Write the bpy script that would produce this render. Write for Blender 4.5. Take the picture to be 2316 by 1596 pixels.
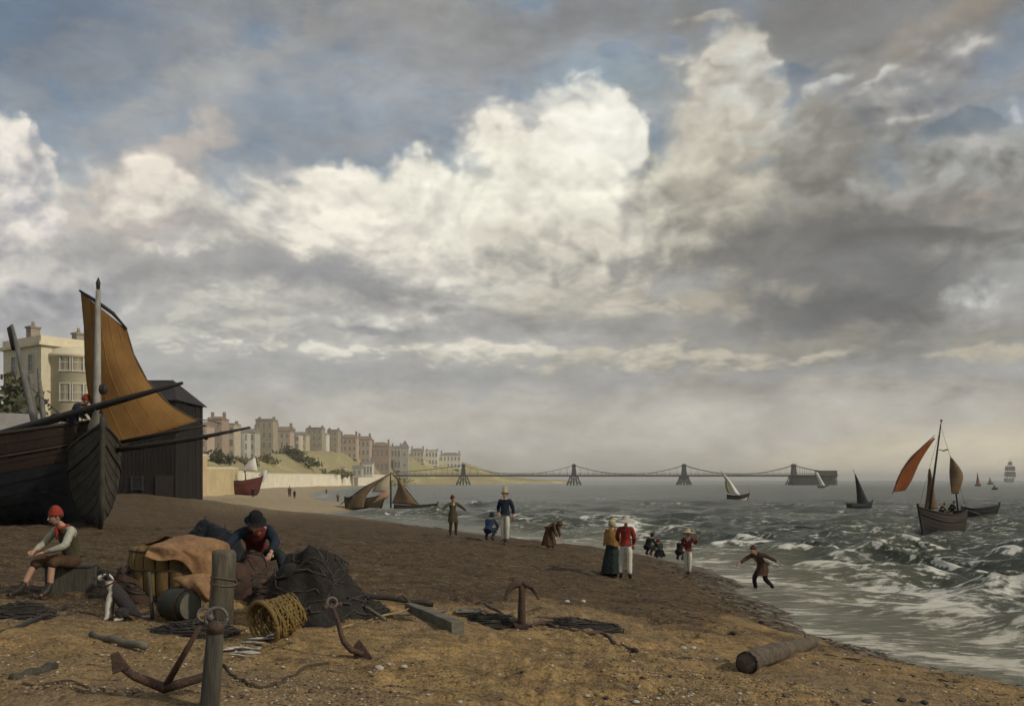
import bpy, bmesh, math, random
import numpy as np
from mathutils import Vector, Matrix, Euler, Quaternion, noise as mnoise

for _o in list(bpy.data.objects):
    bpy.data.objects.remove(_o)
scene = bpy.context.scene
COL = scene.collection
RNG = random.Random(7)

# ---------------------------------------------------------------- camera
EYE = 3.6                      # metres above the sea
HFOV = 60.0
F = 1158.0 / math.tan(math.radians(HFOV / 2))
HOR = 1085.0                   # horizon line, in a 2316 x 1596 frame
cam_data = bpy.data.cameras.new('camera')
cam_data.sensor_fit = 'HORIZONTAL'
cam_data.angle = math.radians(HFOV)
cam_data.shift_y = (HOR - 798.0) / 2316.0
cam_data.clip_start = 0.1
cam_data.clip_end = 60000
cam = bpy.data.objects.new('camera', cam_data)
cam.location = (0, 0, EYE)
cam.rotation_euler = (math.radians(90), 0, 0)
COL.objects.link(cam)
scene.camera = cam

# ---------------------------------------------------------------- light and exposure
SUN_ELEV = math.radians(34)
SUN_AZ = math.radians(118)     # clockwise from straight ahead: right and a little behind the viewer
sun_data = bpy.data.lights.new('sun', 'SUN')
sun_data.energy = 2.3
sun_data.angle = math.radians(2.5)
sun_data.color = (1.0, 0.90, 0.74)
sun = bpy.data.objects.new('sun', sun_data)
_sd = Vector((math.sin(SUN_AZ) * math.cos(SUN_ELEV), math.cos(SUN_AZ) * math.cos(SUN_ELEV), math.sin(SUN_ELEV)))
sun.rotation_euler = _sd.to_track_quat('Z', 'Y').to_euler()
sun.location = (40, -20, 60)
COL.objects.link(sun)
scene.view_settings.view_transform = 'Standard'
scene.view_settings.look = 'None'
scene.view_settings.exposure = 0.0
scene.view_settings.gamma = 1.0
scene.view_settings.use_curve_mapping = False
scene.render.engine = 'CYCLES'
scene.cycles.use_denoising = True
scene.cycles.use_adaptive_sampling = True
scene.cycles.adaptive_threshold = 0.025
scene.cycles.adaptive_min_samples = 8
scene.cycles.max_bounces = 5
scene.cycles.volume_bounces = 0


def s2l(c):
    """0-255 picture value to linear."""
    out = []
    for v in c:
        v = v / 255.0
        out.append(v / 12.92 if v <= 0.04045 else ((v + 0.055) / 1.055) ** 2.4)
    return tuple(out)


class NT:
    """short hand for node trees"""
    def __init__(self, tree):
        self.t = tree
        self.n = tree.nodes
        self.l = tree.links

    def new(self, typ, **kw):
        nd = self.n.new(typ)
        for k, v in kw.items():
            setattr(nd, k, v)
        return nd

    def put(self, sock, v):
        if hasattr(v, 'is_output') or isinstance(v, bpy.types.NodeSocket):
            self.l.new(v, sock)
        elif isinstance(v, (tuple, list)) and sock.type == 'RGBA' and len(v) == 3:
            sock.default_value = (*v, 1)
        else:
            sock.default_value = v

    def m(self, op, a, b=0.0, c=0.0, clamp=False):
        nd = self.new('ShaderNodeMath', operation=op, use_clamp=clamp)
        self.put(nd.inputs[0], a)
        self.put(nd.inputs[1], b)
        self.put(nd.inputs[2], c)
        return nd.outputs[0]

    def vm(self, op, a, b=(0, 0, 0), scale=None):
        nd = self.new('ShaderNodeVectorMath', operation=op)
        self.put(nd.inputs[0], a)
        if op != 'SCALE':
            self.put(nd.inputs[1], b)
        if scale is not None:
            self.put(nd.inputs['Scale'], scale)
        return nd.outputs['Value'] if op in ('LENGTH', 'DOT_PRODUCT', 'DISTANCE') else nd.outputs[0]

    def noise(self, vec, scale, detail=4, rough=0.55, dist=0.0, color=False):
        nd = self.new('ShaderNodeTexNoise')
        if vec is not None:
            self.put(nd.inputs['Vector'], vec)
        self.put(nd.inputs['Scale'], scale)
        self.put(nd.inputs['Detail'], detail)
        self.put(nd.inputs['Roughness'], rough)
        self.put(nd.inputs['Distortion'], dist)
        return nd.outputs['Color' if color else 'Fac']

    def vor(self, vec, scale, smooth=None, out='Distance', rnd=1.0):
        nd = self.new('ShaderNodeTexVoronoi')
        if smooth is not None:
            nd.feature = 'SMOOTH_F1'
            self.put(nd.inputs['Smoothness'], smooth)
        if vec is not None:
            self.put(nd.inputs['Vector'], vec)
        self.put(nd.inputs['Scale'], scale)
        self.put(nd.inputs['Randomness'], rnd)
        return nd.outputs[out]

    def mr(self, v, a, b, c=0.0, d=1.0, smooth=True):
        nd = self.new('ShaderNodeMapRange', interpolation_type='SMOOTHSTEP' if smooth else 'LINEAR')
        for i, x in enumerate((v, a, b, c, d)):
            self.put(nd.inputs[i], x)
        return nd.outputs[0]

    def mix(self, f, a, b, mode='MIX'):
        nd = self.new('ShaderNodeMix', data_type='RGBA', blend_type=mode)
        self.put(nd.inputs[0], f)
        self.put(nd.inputs[6], a)
        self.put(nd.inputs[7], b)
        return nd.outputs[2]

    def ramp(self, f, stops):
        nd = self.new('ShaderNodeValToRGB')
        el = nd.color_ramp.elements
        while len(el) > 1:
            el.remove(el[-1])
        for i, (p, c) in enumerate(stops):
            e = el[0] if i == 0 else el.new(p)
            e.position = p
            e.color = (*c, 1) if len(c) == 3 else c
        self.put(nd.inputs[0], f)
        return nd.outputs[0]

    def sep(self, v):
        nd = self.new('ShaderNodeSeparateXYZ')
        self.put(nd.inputs[0], v)
        return nd.outputs

    def comb(self, x, y, z):
        nd = self.new('ShaderNodeCombineXYZ')
        for i, q in enumerate((x, y, z)):
            self.put(nd.inputs[i], q)
        return nd.outputs[0]
# ---------------------------------------------------------------- world: daylight sky with banks of cloud
def build_world():
    w = bpy.data.worlds.new('World')
    scene.world = w
    w.use_nodes = True
    k = NT(w.node_tree)
    k.n.clear()
    out = k.new('ShaderNodeOutputWorld')
    bg = k.new('ShaderNodeBackground')
    bg.inputs['Strength'].default_value = 0.1
    k.l.new(bg.outputs[0], out.inputs[0])
    sky = k.new('ShaderNodeTexSky', sky_type='NISHITA')
    sky.sun_disc = False
    sky.sun_elevation = SUN_ELEV
    sky.sun_rotation = SUN_AZ
    sky.air_density = 1.4
    sky.dust_density = 2.0
    blue = k.mix(1.0, sky.outputs[0], (0.86, 0.95, 0.97), 'MULTIPLY')
    d = k.new('ShaderNodeTexCoord').outputs['Generated']
    x, y, z = k.sep(d)[0:3]
    az = k.m('ARCTAN2', x, y)
    el = k.m('ARCSINE', z)

    # cloud relief, as a function of direction
    g = bpy.data.node_groups.new('cloud_relief', 'ShaderNodeTree')
    g.interface.new_socket('P', in_out='INPUT', socket_type='NodeSocketVector')
    g.interface.new_socket('H', in_out='OUTPUT', socket_type='NodeSocketFloat')
    q = NT(g)
    gi, go = q.new('NodeGroupInput'), q.new('NodeGroupOutput')
    P = gi.outputs[0]
    wv = q.vm('SUBTRACT', q.noise(P, 7, 3, 0.6, color=True), (0.5, 0.5, 0.5))
    Pw = q.vm('ADD', P, q.vm('SCALE', wv, scale=0.10))
    n = q.noise(Pw, 6, 9, 0.58)
    b1 = q.m('SUBTRACT', 1.0, q.vor(Pw, 11))
    b2 = q.m('SUBTRACT', 1.0, q.vor(Pw, 27))
    b3 = q.m('SUBTRACT', 1.0, q.vor(Pw, 62))
    h = q.m('MULTIPLY_ADD', n, 0.75, q.m('MULTIPLY', b1, 0.24))
    h = q.m('MULTIPLY_ADD', b2, 0.16, h)
    h = q.m('MULTIPLY_ADD', b3, 0.09, h)
    q.l.new(q.m('SUBTRACT', h, 0.22), go.inputs[0])

    Pd = k.vm('MULTIPLY', d, (1, 1, 1.35))

    def relief(vec):
        nd = k.new('ShaderNodeGroup', node_tree=g)
        k.l.new(vec, nd.inputs[0])
        return nd.outputs[0]
    H = relief(Pd)
    H2 = relief(k.vm('ADD', Pd, (-0.008, 0.0, 0.022)))
    G = k.m('SUBTRACT', H, H2)
    Pl = k.vm('MULTIPLY', d, (1.5, 1.5, 3.6))
    HL = relief(Pl)
    GL = k.m('SUBTRACT', HL, relief(k.vm('ADD', Pl, (-0.010, 0.0, 0.030))))
    # long drawn streaks and soft mottling
    streak = k.noise(k.vm('MULTIPLY', d, (1.0, 1.0, 4.5)), 5.5, 8, 0.6, 0.6)
    mott = k.noise(k.vm('MULTIPLY', d, (1, 1, 1.6)), 13, 7, 0.62, 0.4)
    slant = k.vm('DOT_PRODUCT', d, (-0.38, 0.0, 0.92))
    wisp = k.noise(k.comb(k.m('MULTIPLY', az, 2.2), k.m('MULTIPLY', slant, 12.0), 0.3), 2.3, 8, 0.66, 0.9)
    warp = k.sep(k.vm('SUBTRACT', k.noise(d, 9, 5, 0.6, color=True), (0.5, 0.5, 0.5)))
    U = k.m('MULTIPLY_ADD', warp[0], 0.085, az)
    V = k.m('MULTIPLY_ADD', warp[2], 0.060, el)

    # one bank of cloud laid over what lies behind it
    hg = bpy.data.node_groups.new('cloud_bank', 'ShaderNodeTree')
    names = [('Back', 'NodeSocketColor'), ('U', 'NodeSocketFloat'), ('V', 'NodeSocketFloat'), ('H', 'NodeSocketFloat'),
             ('G', 'NodeSocketFloat'), ('CU', 'NodeSocketFloat'), ('CV', 'NodeSocketFloat'), ('RU', 'NodeSocketFloat'),
             ('RV', 'NodeSocketFloat'), ('Top', 'NodeSocketColor'), ('Bot', 'NodeSocketColor'), ('Soft', 'NodeSocketFloat'),
             ('Ragged', 'NodeSocketFloat'), ('Op', 'NodeSocketFloat'), ('Con', 'NodeSocketFloat'), ('Tilt', 'NodeSocketFloat')]
    for nm, ty in names:
        hg.interface.new_socket(nm, in_out='INPUT', socket_type=ty)
    hg.interface.new_socket('Color', in_out='OUTPUT', socket_type='NodeSocketColor')
    q = NT(hg)
    gi, go = q.new('NodeGroupInput'), q.new('NodeGroupOutput')
    I = {nm: gi.outputs[nm] for nm, _ in names}
    # (the tiny term makes the banks evaluate in order, far to near)
    order = q.m('MULTIPLY', q.sep(I['Back'])[0], 1e-9)
    du0 = q.m('ADD', q.m('SUBTRACT', I['U'], I['CU']), order)
    dv0 = q.m('ADD', q.m('SUBTRACT', I['V'], I['CV']), order)
    dv0 = q.m('MULTIPLY_ADD', q.m('MULTIPLY', du0, I['Tilt']), -1.0, dv0)
    du = q.m('DIVIDE', du0, I['RU'])
    dv = q.m('DIVIDE', dv0, I['RV'])
    dist = q.m('SQRT', q.m('ADD', q.m('MULTIPLY', du, du), q.m('MULTIPLY', dv, dv)))
    e = q.m('SUBTRACT', dist, q.m('MULTIPLY', q.m('SUBTRACT', I['H'], 0.5), I['Ragged']))
    soft = q.m('MULTIPLY_ADD', q.m('MAXIMUM', q.m('MULTIPLY', dv, -1.0), 0.0), 0.45, I['Soft'])
    a = q.mr(e, q.m('ADD', 1.0, soft), q.m('SUBTRACT', 1.0, soft))
    a = q.m('MULTIPLY', a, q.mr(q.m('ADD', I['H'], q.m('MULTIPLY', q.m('SUBTRACT', 1.0, e), 0.5)), 0.34, 0.52, 0.45, 1.0))
    lit = q.m('MULTIPLY_ADD', I['G'], I['Con'], q.m('MULTIPLY_ADD', dv, 0.42, 0.55), clamp=True)
    col = q.mix(lit, I['Bot'], I['Top'])
    q.l.new(q.mix(q.m('MULTIPLY', a, I['Op']), I['Back'], col), go.inputs[0])

    def lin(c):
        # pull the vapour towards silver grey and lift its lights
        g_ = 0.30 * c[0] + 0.55 * c[1] + 0.15 * c[2]
        q_ = [g_ + (v - g_) * 0.80 + o_ for v, o_ in zip(c, (0.0, 1.5, 2.0))]
        f_ = 1.045 + 0.06 * max(0.0, min(1.0, (g_ - 115) / 70.0))
        return tuple(v * 10.0 for v in s2l([min(v * f_, 246) for v in q_]))

    def bank(back, px, py, rx, ry, top, bot, soft=0.12, ragged=1.1, op=1.0, con=5.0, tilt=0.0, Hs=None, Gs=None):
        a0 = math.atan((px - 1158) / F)
        e0 = math.atan((HOR - py) / F * math.cos(a0))
        nd = k.new('ShaderNodeGroup', node_tree=hg)
        vals = dict(Back=back, U=U, V=V, H=Hs or H, G=Gs or G, CU=a0, CV=e0, RU=rx / F * math.cos(a0) ** 2 * 1.05,
                    RV=ry / F * math.cos(a0) * math.cos(e0) ** 1.5, Top=lin(top), Bot=lin(bot), Soft=soft, Ragged=ragged, Op=op,
                    Con=con, Tilt=tilt)
        for nm, v in vals.items():
            k.put(nd.inputs[nm], v)
        return nd.outputs[0]

    # high veil that thins out where the blue shows
    veil = k.mr(k.m('MULTIPLY_ADD', streak, 0.55, k.m('MULTIPLY', mott, 0.5)), 0.38, 0.66)
    c = k.mix(k.m('MULTIPLY_ADD', veil, 0.55, 0.18), blue, lin((152, 150, 150)))
    S = dict(Hs=mott, Gs=k.m('MULTIPLY', k.m('SUBTRACT', mott, 0.5), 0.25))
    W = dict(Hs=wisp, Gs=k.m('MULTIPLY', k.m('SUBTRACT', wisp, 0.5), 0.5))
    T = dict(Hs=streak, Gs=k.m('MULTIPLY', k.m('SUBTRACT', streak, 0.5), 0.35))
    for b in SKY_BANKS:
        kw = dict(b[6]) if len(b) > 6 else {}
        f = kw.pop('field', None)
        if f:
            kw.update({'S': S, 'W': W, 'T': T, 'L': dict(Hs=HL, Gs=GL)}[f])
        c = bank(c, *b[:6], **kw)
    # everywhere outside the banks above, the same broken cloud goes on
    gen = k.mr(k.m('MULTIPLY_ADD', H, 0.7, k.m('MULTIPLY', streak, 0.35)), 0.36, 0.62)
    gcol = k.mix(k.m('MULTIPLY_ADD', G, 5.0, 0.5, clamp=True), lin((120, 118, 116)), lin((188, 182, 168)))
    far_out = k.m('MAXIMUM', k.mr(k.m('ABSOLUTE', az), 0.60, 0.80), k.mr(el, 0.56, 0.74))
    c = k.mix(k.m('MULTIPLY', far_out, k.m('MULTIPLY_ADD', gen, 0.75, 0.25)), c, gcol)
    # fine paint-like mottling in the vapour
    tone = k.mr(k.noise(k.vm('MULTIPLY', d, (1, 1, 1.8)), 26, 8, 0.70), 0.3, 0.7, 0.90, 1.10, False)
    tone = k.m('MULTIPLY', tone, k.mr(k.noise(k.vm('MULTIPLY', d, (1, 1, 2.4)), 8, 6, 0.62, 0.5), 0.3, 0.7, 0.86, 1.14, False))
    c = k.mix(1.0, c, k.comb(tone, tone, tone), 'MULTIPLY')
    k.l.new(c, bg.inputs['Color'])
    w.cycles.sampling_method = 'MANUAL'
    w.cycles.sample_map_resolution = 512


# (px, py, half width, half height, top colour, underside colour, options), far to near, in the 2316 x 1596 frame's directions
SKY_BANKS = [
    # deep blue corner, grey upper veil
    (40, 40, 420, 220, (80, 100, 126), (104, 124, 148), dict(soft=0.7, ragged=0.6, op=0.8, field='S')),
    (760, 30, 520, 90, (118, 116, 115), (132, 130, 130), dict(soft=0.6, ragged=1.4, op=0.6, field='S')),
    (700, 230, 640, 190, (150, 150, 150), (134, 138, 146), dict(soft=0.6, ragged=1.6, op=0.55, field='S', tilt=0.2)),
    (470, 190, 240, 60, (164, 160, 154), (146, 148, 150), dict(soft=0.6, ragged=2.0, op=0.6, field='S', tilt=0.5)),
    (1120, 100, 420, 100, (150, 144, 138), (146, 146, 148), dict(soft=0.6, ragged=1.8, op=0.6, field='S')),
    (1480, 40, 420, 62, (112, 111, 111), (132, 133, 135), dict(soft=0.6, ragged=1.3, op=0.7, field='S')),
    (1360, 190, 170, 70, (132, 150, 164), (146, 158, 166), dict(soft=0.6, ragged=0.8, op=0.75, field='S')),
    (1960, 50, 420, 130, (120, 115, 109), (130, 126, 121), dict(soft=0.5, ragged=1.4, op=0.8, field='S')),
    (2180, 60, 240, 50, (150, 136, 116), (118, 110, 102), dict(soft=0.7, ragged=1.6, op=0.7, field='S', tilt=0.4)),
    (2080, 230, 420, 150, (148, 144, 140), (116, 114, 116), dict(soft=0.5, ragged=1.8, op=0.85, con=6, tilt=0.3)),
    (1158, 960, 4200, 400, (158, 156, 153), (150, 148, 146), dict(soft=0.3, ragged=0.7, op=1.0, field='S')),
    # one broad soft bank runs from the left edge to the centre
    (620, 540, 760, 150, (206, 199, 186), (170, 165, 158), dict(soft=0.30, ragged=1.0, op=0.9, con=4)),
    (180, 560, 330, 170, (196, 189, 178), (164, 160, 158), dict(soft=0.30, ragged=1.1, op=0.85, con=4)),
    # left cumulus heaps
    (330, 420, 210, 130, (178, 166, 154), (160, 152, 148), dict(soft=0.25, ragged=1.6, op=0.85, tilt=0.5)),
    (330, 470, 150, 130, (216, 204, 188), (174, 164, 156), dict(soft=0.14, ragged=1.17)),
    (560, 500, 190, 110, (208, 201, 186), (162, 157, 152), dict(soft=0.15, ragged=1.30, op=0.95)),
    (760, 500, 130, 140, (220, 212, 195), (190, 183, 170), dict(soft=0.13, ragged=1.30)),
    (960, 500, 130, 150, (220, 213, 197), (198, 191, 176), dict(soft=0.13, ragged=1.43)),
    (900, 610, 330, 150, (222, 214, 196), (178, 172, 162), dict(soft=0.15, ragged=1.1)),
    (20, 520, 140, 260, (214, 204, 192), (160, 157, 160), dict(soft=0.05, ragged=0.9, con=6.0)),
    (170, 640, 160, 120, (188, 182, 174), (146, 144, 148), dict(soft=0.08, ragged=1.1, con=6.0)),
    # the storm mass that fills the right
    (1960, 560, 560, 330, (150, 146, 138), (112, 110, 106), dict(soft=0.3, ragged=1.0, con=4.5)),
    (1640, 310, 170, 225, (194, 186, 170), (172, 162, 144), dict(soft=0.16, ragged=1.3, con=4.5)),
    (1690, 215, 110, 100, (196, 194, 184), (160, 154, 144), dict(soft=0.12, ragged=1.4, con=5)),
    (1580, 500, 330, 270, (188, 180, 160), (142, 135, 122), dict(soft=0.5, ragged=1.2, con=4, op=0.9)),
    (1860, 380, 170, 170, (142, 138, 128), (120, 116, 106), dict(soft=0.15, ragged=1.2, con=5)),
    (2120, 360, 240, 110, (150, 150, 146), (118, 114, 108), dict(soft=0.12, ragged=1.5, con=6)),
    (2180, 280, 110, 34, (92, 108, 124), (112, 122, 132), dict(soft=0.4, ragged=1.2, op=0.8, field='S')),
    (1800, 168, 60, 22, (96, 112, 130), (118, 126, 136), dict(soft=0.5, ragged=0.8, op=0.8, field='S')),
    # great bright cumulus in the middle
    (1210, 330, 200, 150, (222, 214, 197), (200, 192, 175), dict(soft=0.12, ragged=1.23, con=5)),
    (1300, 300, 130, 125, (226, 219, 204), (206, 198, 182), dict(soft=0.12, ragged=1.23, con=5)),
    (1380, 340, 90, 100, (224, 219, 206), (202, 195, 182), dict(soft=0.13, ragged=1.30, con=5)),
    (1180, 470, 290, 170, (226, 219, 200), (194, 187, 172), dict(soft=0.2, ragged=0.9, con=4.5)),
    (1240, 610, 260, 120, (202, 194, 176), (150, 146, 138), dict(soft=0.3, ragged=1.2, con=5)),
    # dark cores and rags on the right
    (1560, 445, 80, 34, (122, 118, 106), (128, 124, 112), dict(soft=0.6, ragged=1.4, op=0.5, field='S')),
    (1830, 560, 260, 60, (106, 104, 100), (100, 98, 96), dict(soft=0.5, ragged=1.2, op=0.85, field='S')),
    (1900, 660, 260, 110, (116, 114, 112), (98, 97, 98), dict(soft=0.5, ragged=1.1, op=0.9, field='S')),
    (2130, 470, 230, 60, (140, 130, 120), (110, 106, 102), dict(soft=0.5, ragged=1.8, op=0.8)),
    (2120, 545, 240, 20, (98, 96, 94), (104, 102, 98), dict(soft=0.7, ragged=1.3, op=0.8, field='T')),
    (2200, 660, 110, 70, (184, 182, 178), (122, 120, 122), dict(soft=0.12, ragged=1.5, con=6)),
    (1560, 690, 260, 50, (160, 150, 132), (126, 122, 114), dict(soft=0.4, ragged=1.6, op=0.75, tilt=0.1)),
    # grey belts and rolls of cloud under the heaps
    (480, 600, 330, 46, (150, 146, 142), (138, 136, 136), dict(soft=0.5, ragged=1.6, op=0.8, field='S')),
    (820, 640, 300, 34, (144, 142, 142), (128, 128, 132), dict(soft=0.5, ragged=1.5, op=0.85, field='S', tilt=-0.12)),
    (100, 700, 220, 60, (166, 164, 164), (138, 138, 142), dict(soft=0.4, ragged=1.3, op=0.8)),
    (520, 690, 110, 50, (192, 186, 172), (164, 161, 152), dict(soft=0.36, ragged=1.4, con=3.6, op=0.86, field='L')),
    (740, 690, 110, 34, (176, 170, 162), (150, 147, 142), dict(soft=0.40, ragged=1.5, con=3.6, op=0.86, field='L')),
    (560, 750, 330, 46, (188, 184, 170), (158, 155, 148), dict(soft=0.44, ragged=1.6, con=4.2, op=0.82, field='L')),
    (1120, 660, 170, 50, (196, 190, 174), (168, 164, 152), dict(soft=0.40, ragged=1.5, con=3.6, op=0.86, field='L')),
    (1330, 700, 210, 60, (186, 178, 160), (160, 155, 142), dict(soft=0.44, ragged=1.6, con=3.6, op=0.82, field='L')),
    (960, 700, 200, 22, (130, 128, 130), (142, 141, 140), dict(soft=0.72, ragged=1.5, op=0.67, field='L', tilt=-0.1)),
    (1300, 745, 300, 26, (134, 131, 130), (146, 143, 138), dict(soft=0.64, ragged=1.7, op=0.72, field='L')),
    (860, 755, 200, 16, (124, 126, 130), (146, 145, 142), dict(soft=0.64, ragged=1.4, op=0.72, field='L')),
    (1850, 790, 520, 56, (146, 140, 126), (126, 123, 116), dict(soft=0.52, ragged=1.6, op=0.86, con=3.6, field='L')),
    (700, 795, 300, 28, (206, 200, 184), (168, 164, 154), dict(soft=0.36, ragged=1.6, con=4.8, op=0.91, field='L')),
    (1080, 800, 240, 34, (204, 196, 178), (168, 163, 150), dict(soft=0.36, ragged=1.6, con=4.8, op=0.91, field='L')),
    (1400, 810, 220, 34, (186, 176, 156), (156, 150, 136), dict(soft=0.40, ragged=1.6, con=4.2, op=0.86, field='L')),
    (1650, 815, 110, 30, (178, 168, 148), (144, 138, 126), dict(soft=0.36, ragged=1.6, con=4.8, op=0.86, field='L')),
    (1850, 815, 90, 24, (184, 174, 152), (142, 137, 125), dict(soft=0.36, ragged=1.6, con=4.8, op=0.82, field='L')),
    (760, 850, 500, 28, (150, 148, 146), (148, 147, 146), dict(soft=0.56, ragged=1.6, con=4.2, op=0.86, field='L')),
    (1040, 905, 620, 34, (158, 154, 148), (144, 143, 143), dict(soft=0.56, ragged=1.7, con=4.2, op=0.82, field='L')),
    (1640, 890, 260, 36, (140, 133, 123), (132, 127, 118), dict(soft=0.56, ragged=1.6, con=3.6, op=0.82, field='L')),
    (2040, 880, 300, 34, (158, 150, 138), (134, 131, 124), dict(soft=0.52, ragged=1.7, con=4.2, op=0.82, field='L')),
    (2180, 800, 200, 18, (180, 168, 144), (158, 149, 132), dict(soft=0.56, ragged=1.6, op=0.72, field='L')),
    (1500, 945, 760, 18, (162, 153, 140), (158, 151, 138), dict(soft=0.56, ragged=1.7, con=3.6, op=0.77, field='L')),
    (720, 955, 420, 18, (164, 157, 150), (164, 157, 148), dict(soft=0.56, ragged=1.7, con=3.6, op=0.67, field='L')),
    # pale warm air towards the horizon
    (1158, 985, 3000, 100, (180, 172, 158), (192, 181, 161), dict(soft=0.55, ragged=0.9, op=0.62, field='S')),
    (1158, 1090, 3200, 66, (166, 158, 144), (204, 191, 165), dict(soft=0.5, ragged=0.5, op=0.9, field='T')),
    (2250, 1066, 640, 105, (194, 180, 150), (222, 203, 160), dict(soft=0.5, ragged=0.7, op=0.8, field='T')),
    # blown rags at the upper right
    (1760, 300, 120, 26, (176, 172, 162), (134, 130, 122), dict(soft=0.35, ragged=2.2, op=0.6, tilt=0.2)),
    (1960, 120, 130, 24, (152, 146, 138), (116, 110, 106), dict(soft=0.4, ragged=2.2, op=0.7, tilt=0.2)),
    (2220, 120, 110, 30, (186, 182, 174), (132, 127, 122), dict(soft=0.35, ragged=2.4, op=0.7, tilt=0.3)),
    (2180, 330, 120, 24, (168, 164, 158), (124, 120, 115), dict(soft=0.35, ragged=2.2, op=0.7, tilt=-0.15)),
    (1920, 330, 110, 30, (158, 154, 146), (126, 121, 113), dict(soft=0.35, ragged=2.0, op=0.65)),
    (1960, 440, 130, 30, (156, 155, 151), (122, 118, 111), dict(soft=0.4, ragged=2.0, op=0.6, tilt=-0.2)),
    (2230, 430, 90, 30, (160, 146, 132), (118, 110, 102), dict(soft=0.4, ragged=2.0, op=0.6)),
    (1880, 186, 81, 15, (206, 204, 196), (150, 146, 142), dict(soft=0.55, ragged=2.2, op=0.55, tilt=0.15)),
    (2000, 172, 94, 12, (204, 202, 194), (150, 146, 142), dict(soft=0.55, ragged=2.4, op=0.55, tilt=0.25)),
    (2130, 130, 150, 20, (168, 163, 156), (126, 121, 117), dict(soft=0.5, ragged=2.2, op=0.55, tilt=0.3)),
    (2070, 195, 190, 22, (172, 168, 163), (126, 122, 120), dict(soft=0.5, ragged=2.4, op=0.55, tilt=0.22)),
    (2080, 258, 94, 17, (206, 202, 192), (150, 144, 136), dict(soft=0.55, ragged=2.2, op=0.55, tilt=-0.1)),
    (1610, 42, 81, 17, (182, 172, 154), (130, 124, 116), dict(soft=0.55, ragged=1.8, op=0.55)),
    (2285, 240, 29, 42, (204, 206, 208), (150, 148, 146), dict(soft=0.55, ragged=2.0, op=0.55)),
    (2130, 620, 67, 30, (190, 188, 184), (130, 128, 128), dict(soft=0.55, ragged=2.0, op=0.55)),
]
build_world()
# ---------------------------------------------------------------- helpers
def P(px, py, Y):
    """the point at depth Y seen at (px, py) of the 2316 x 1596 frame"""
    return Vector(((px - 1158.0) / F * Y, Y, EYE - (py - HOR) / F * Y))


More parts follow.
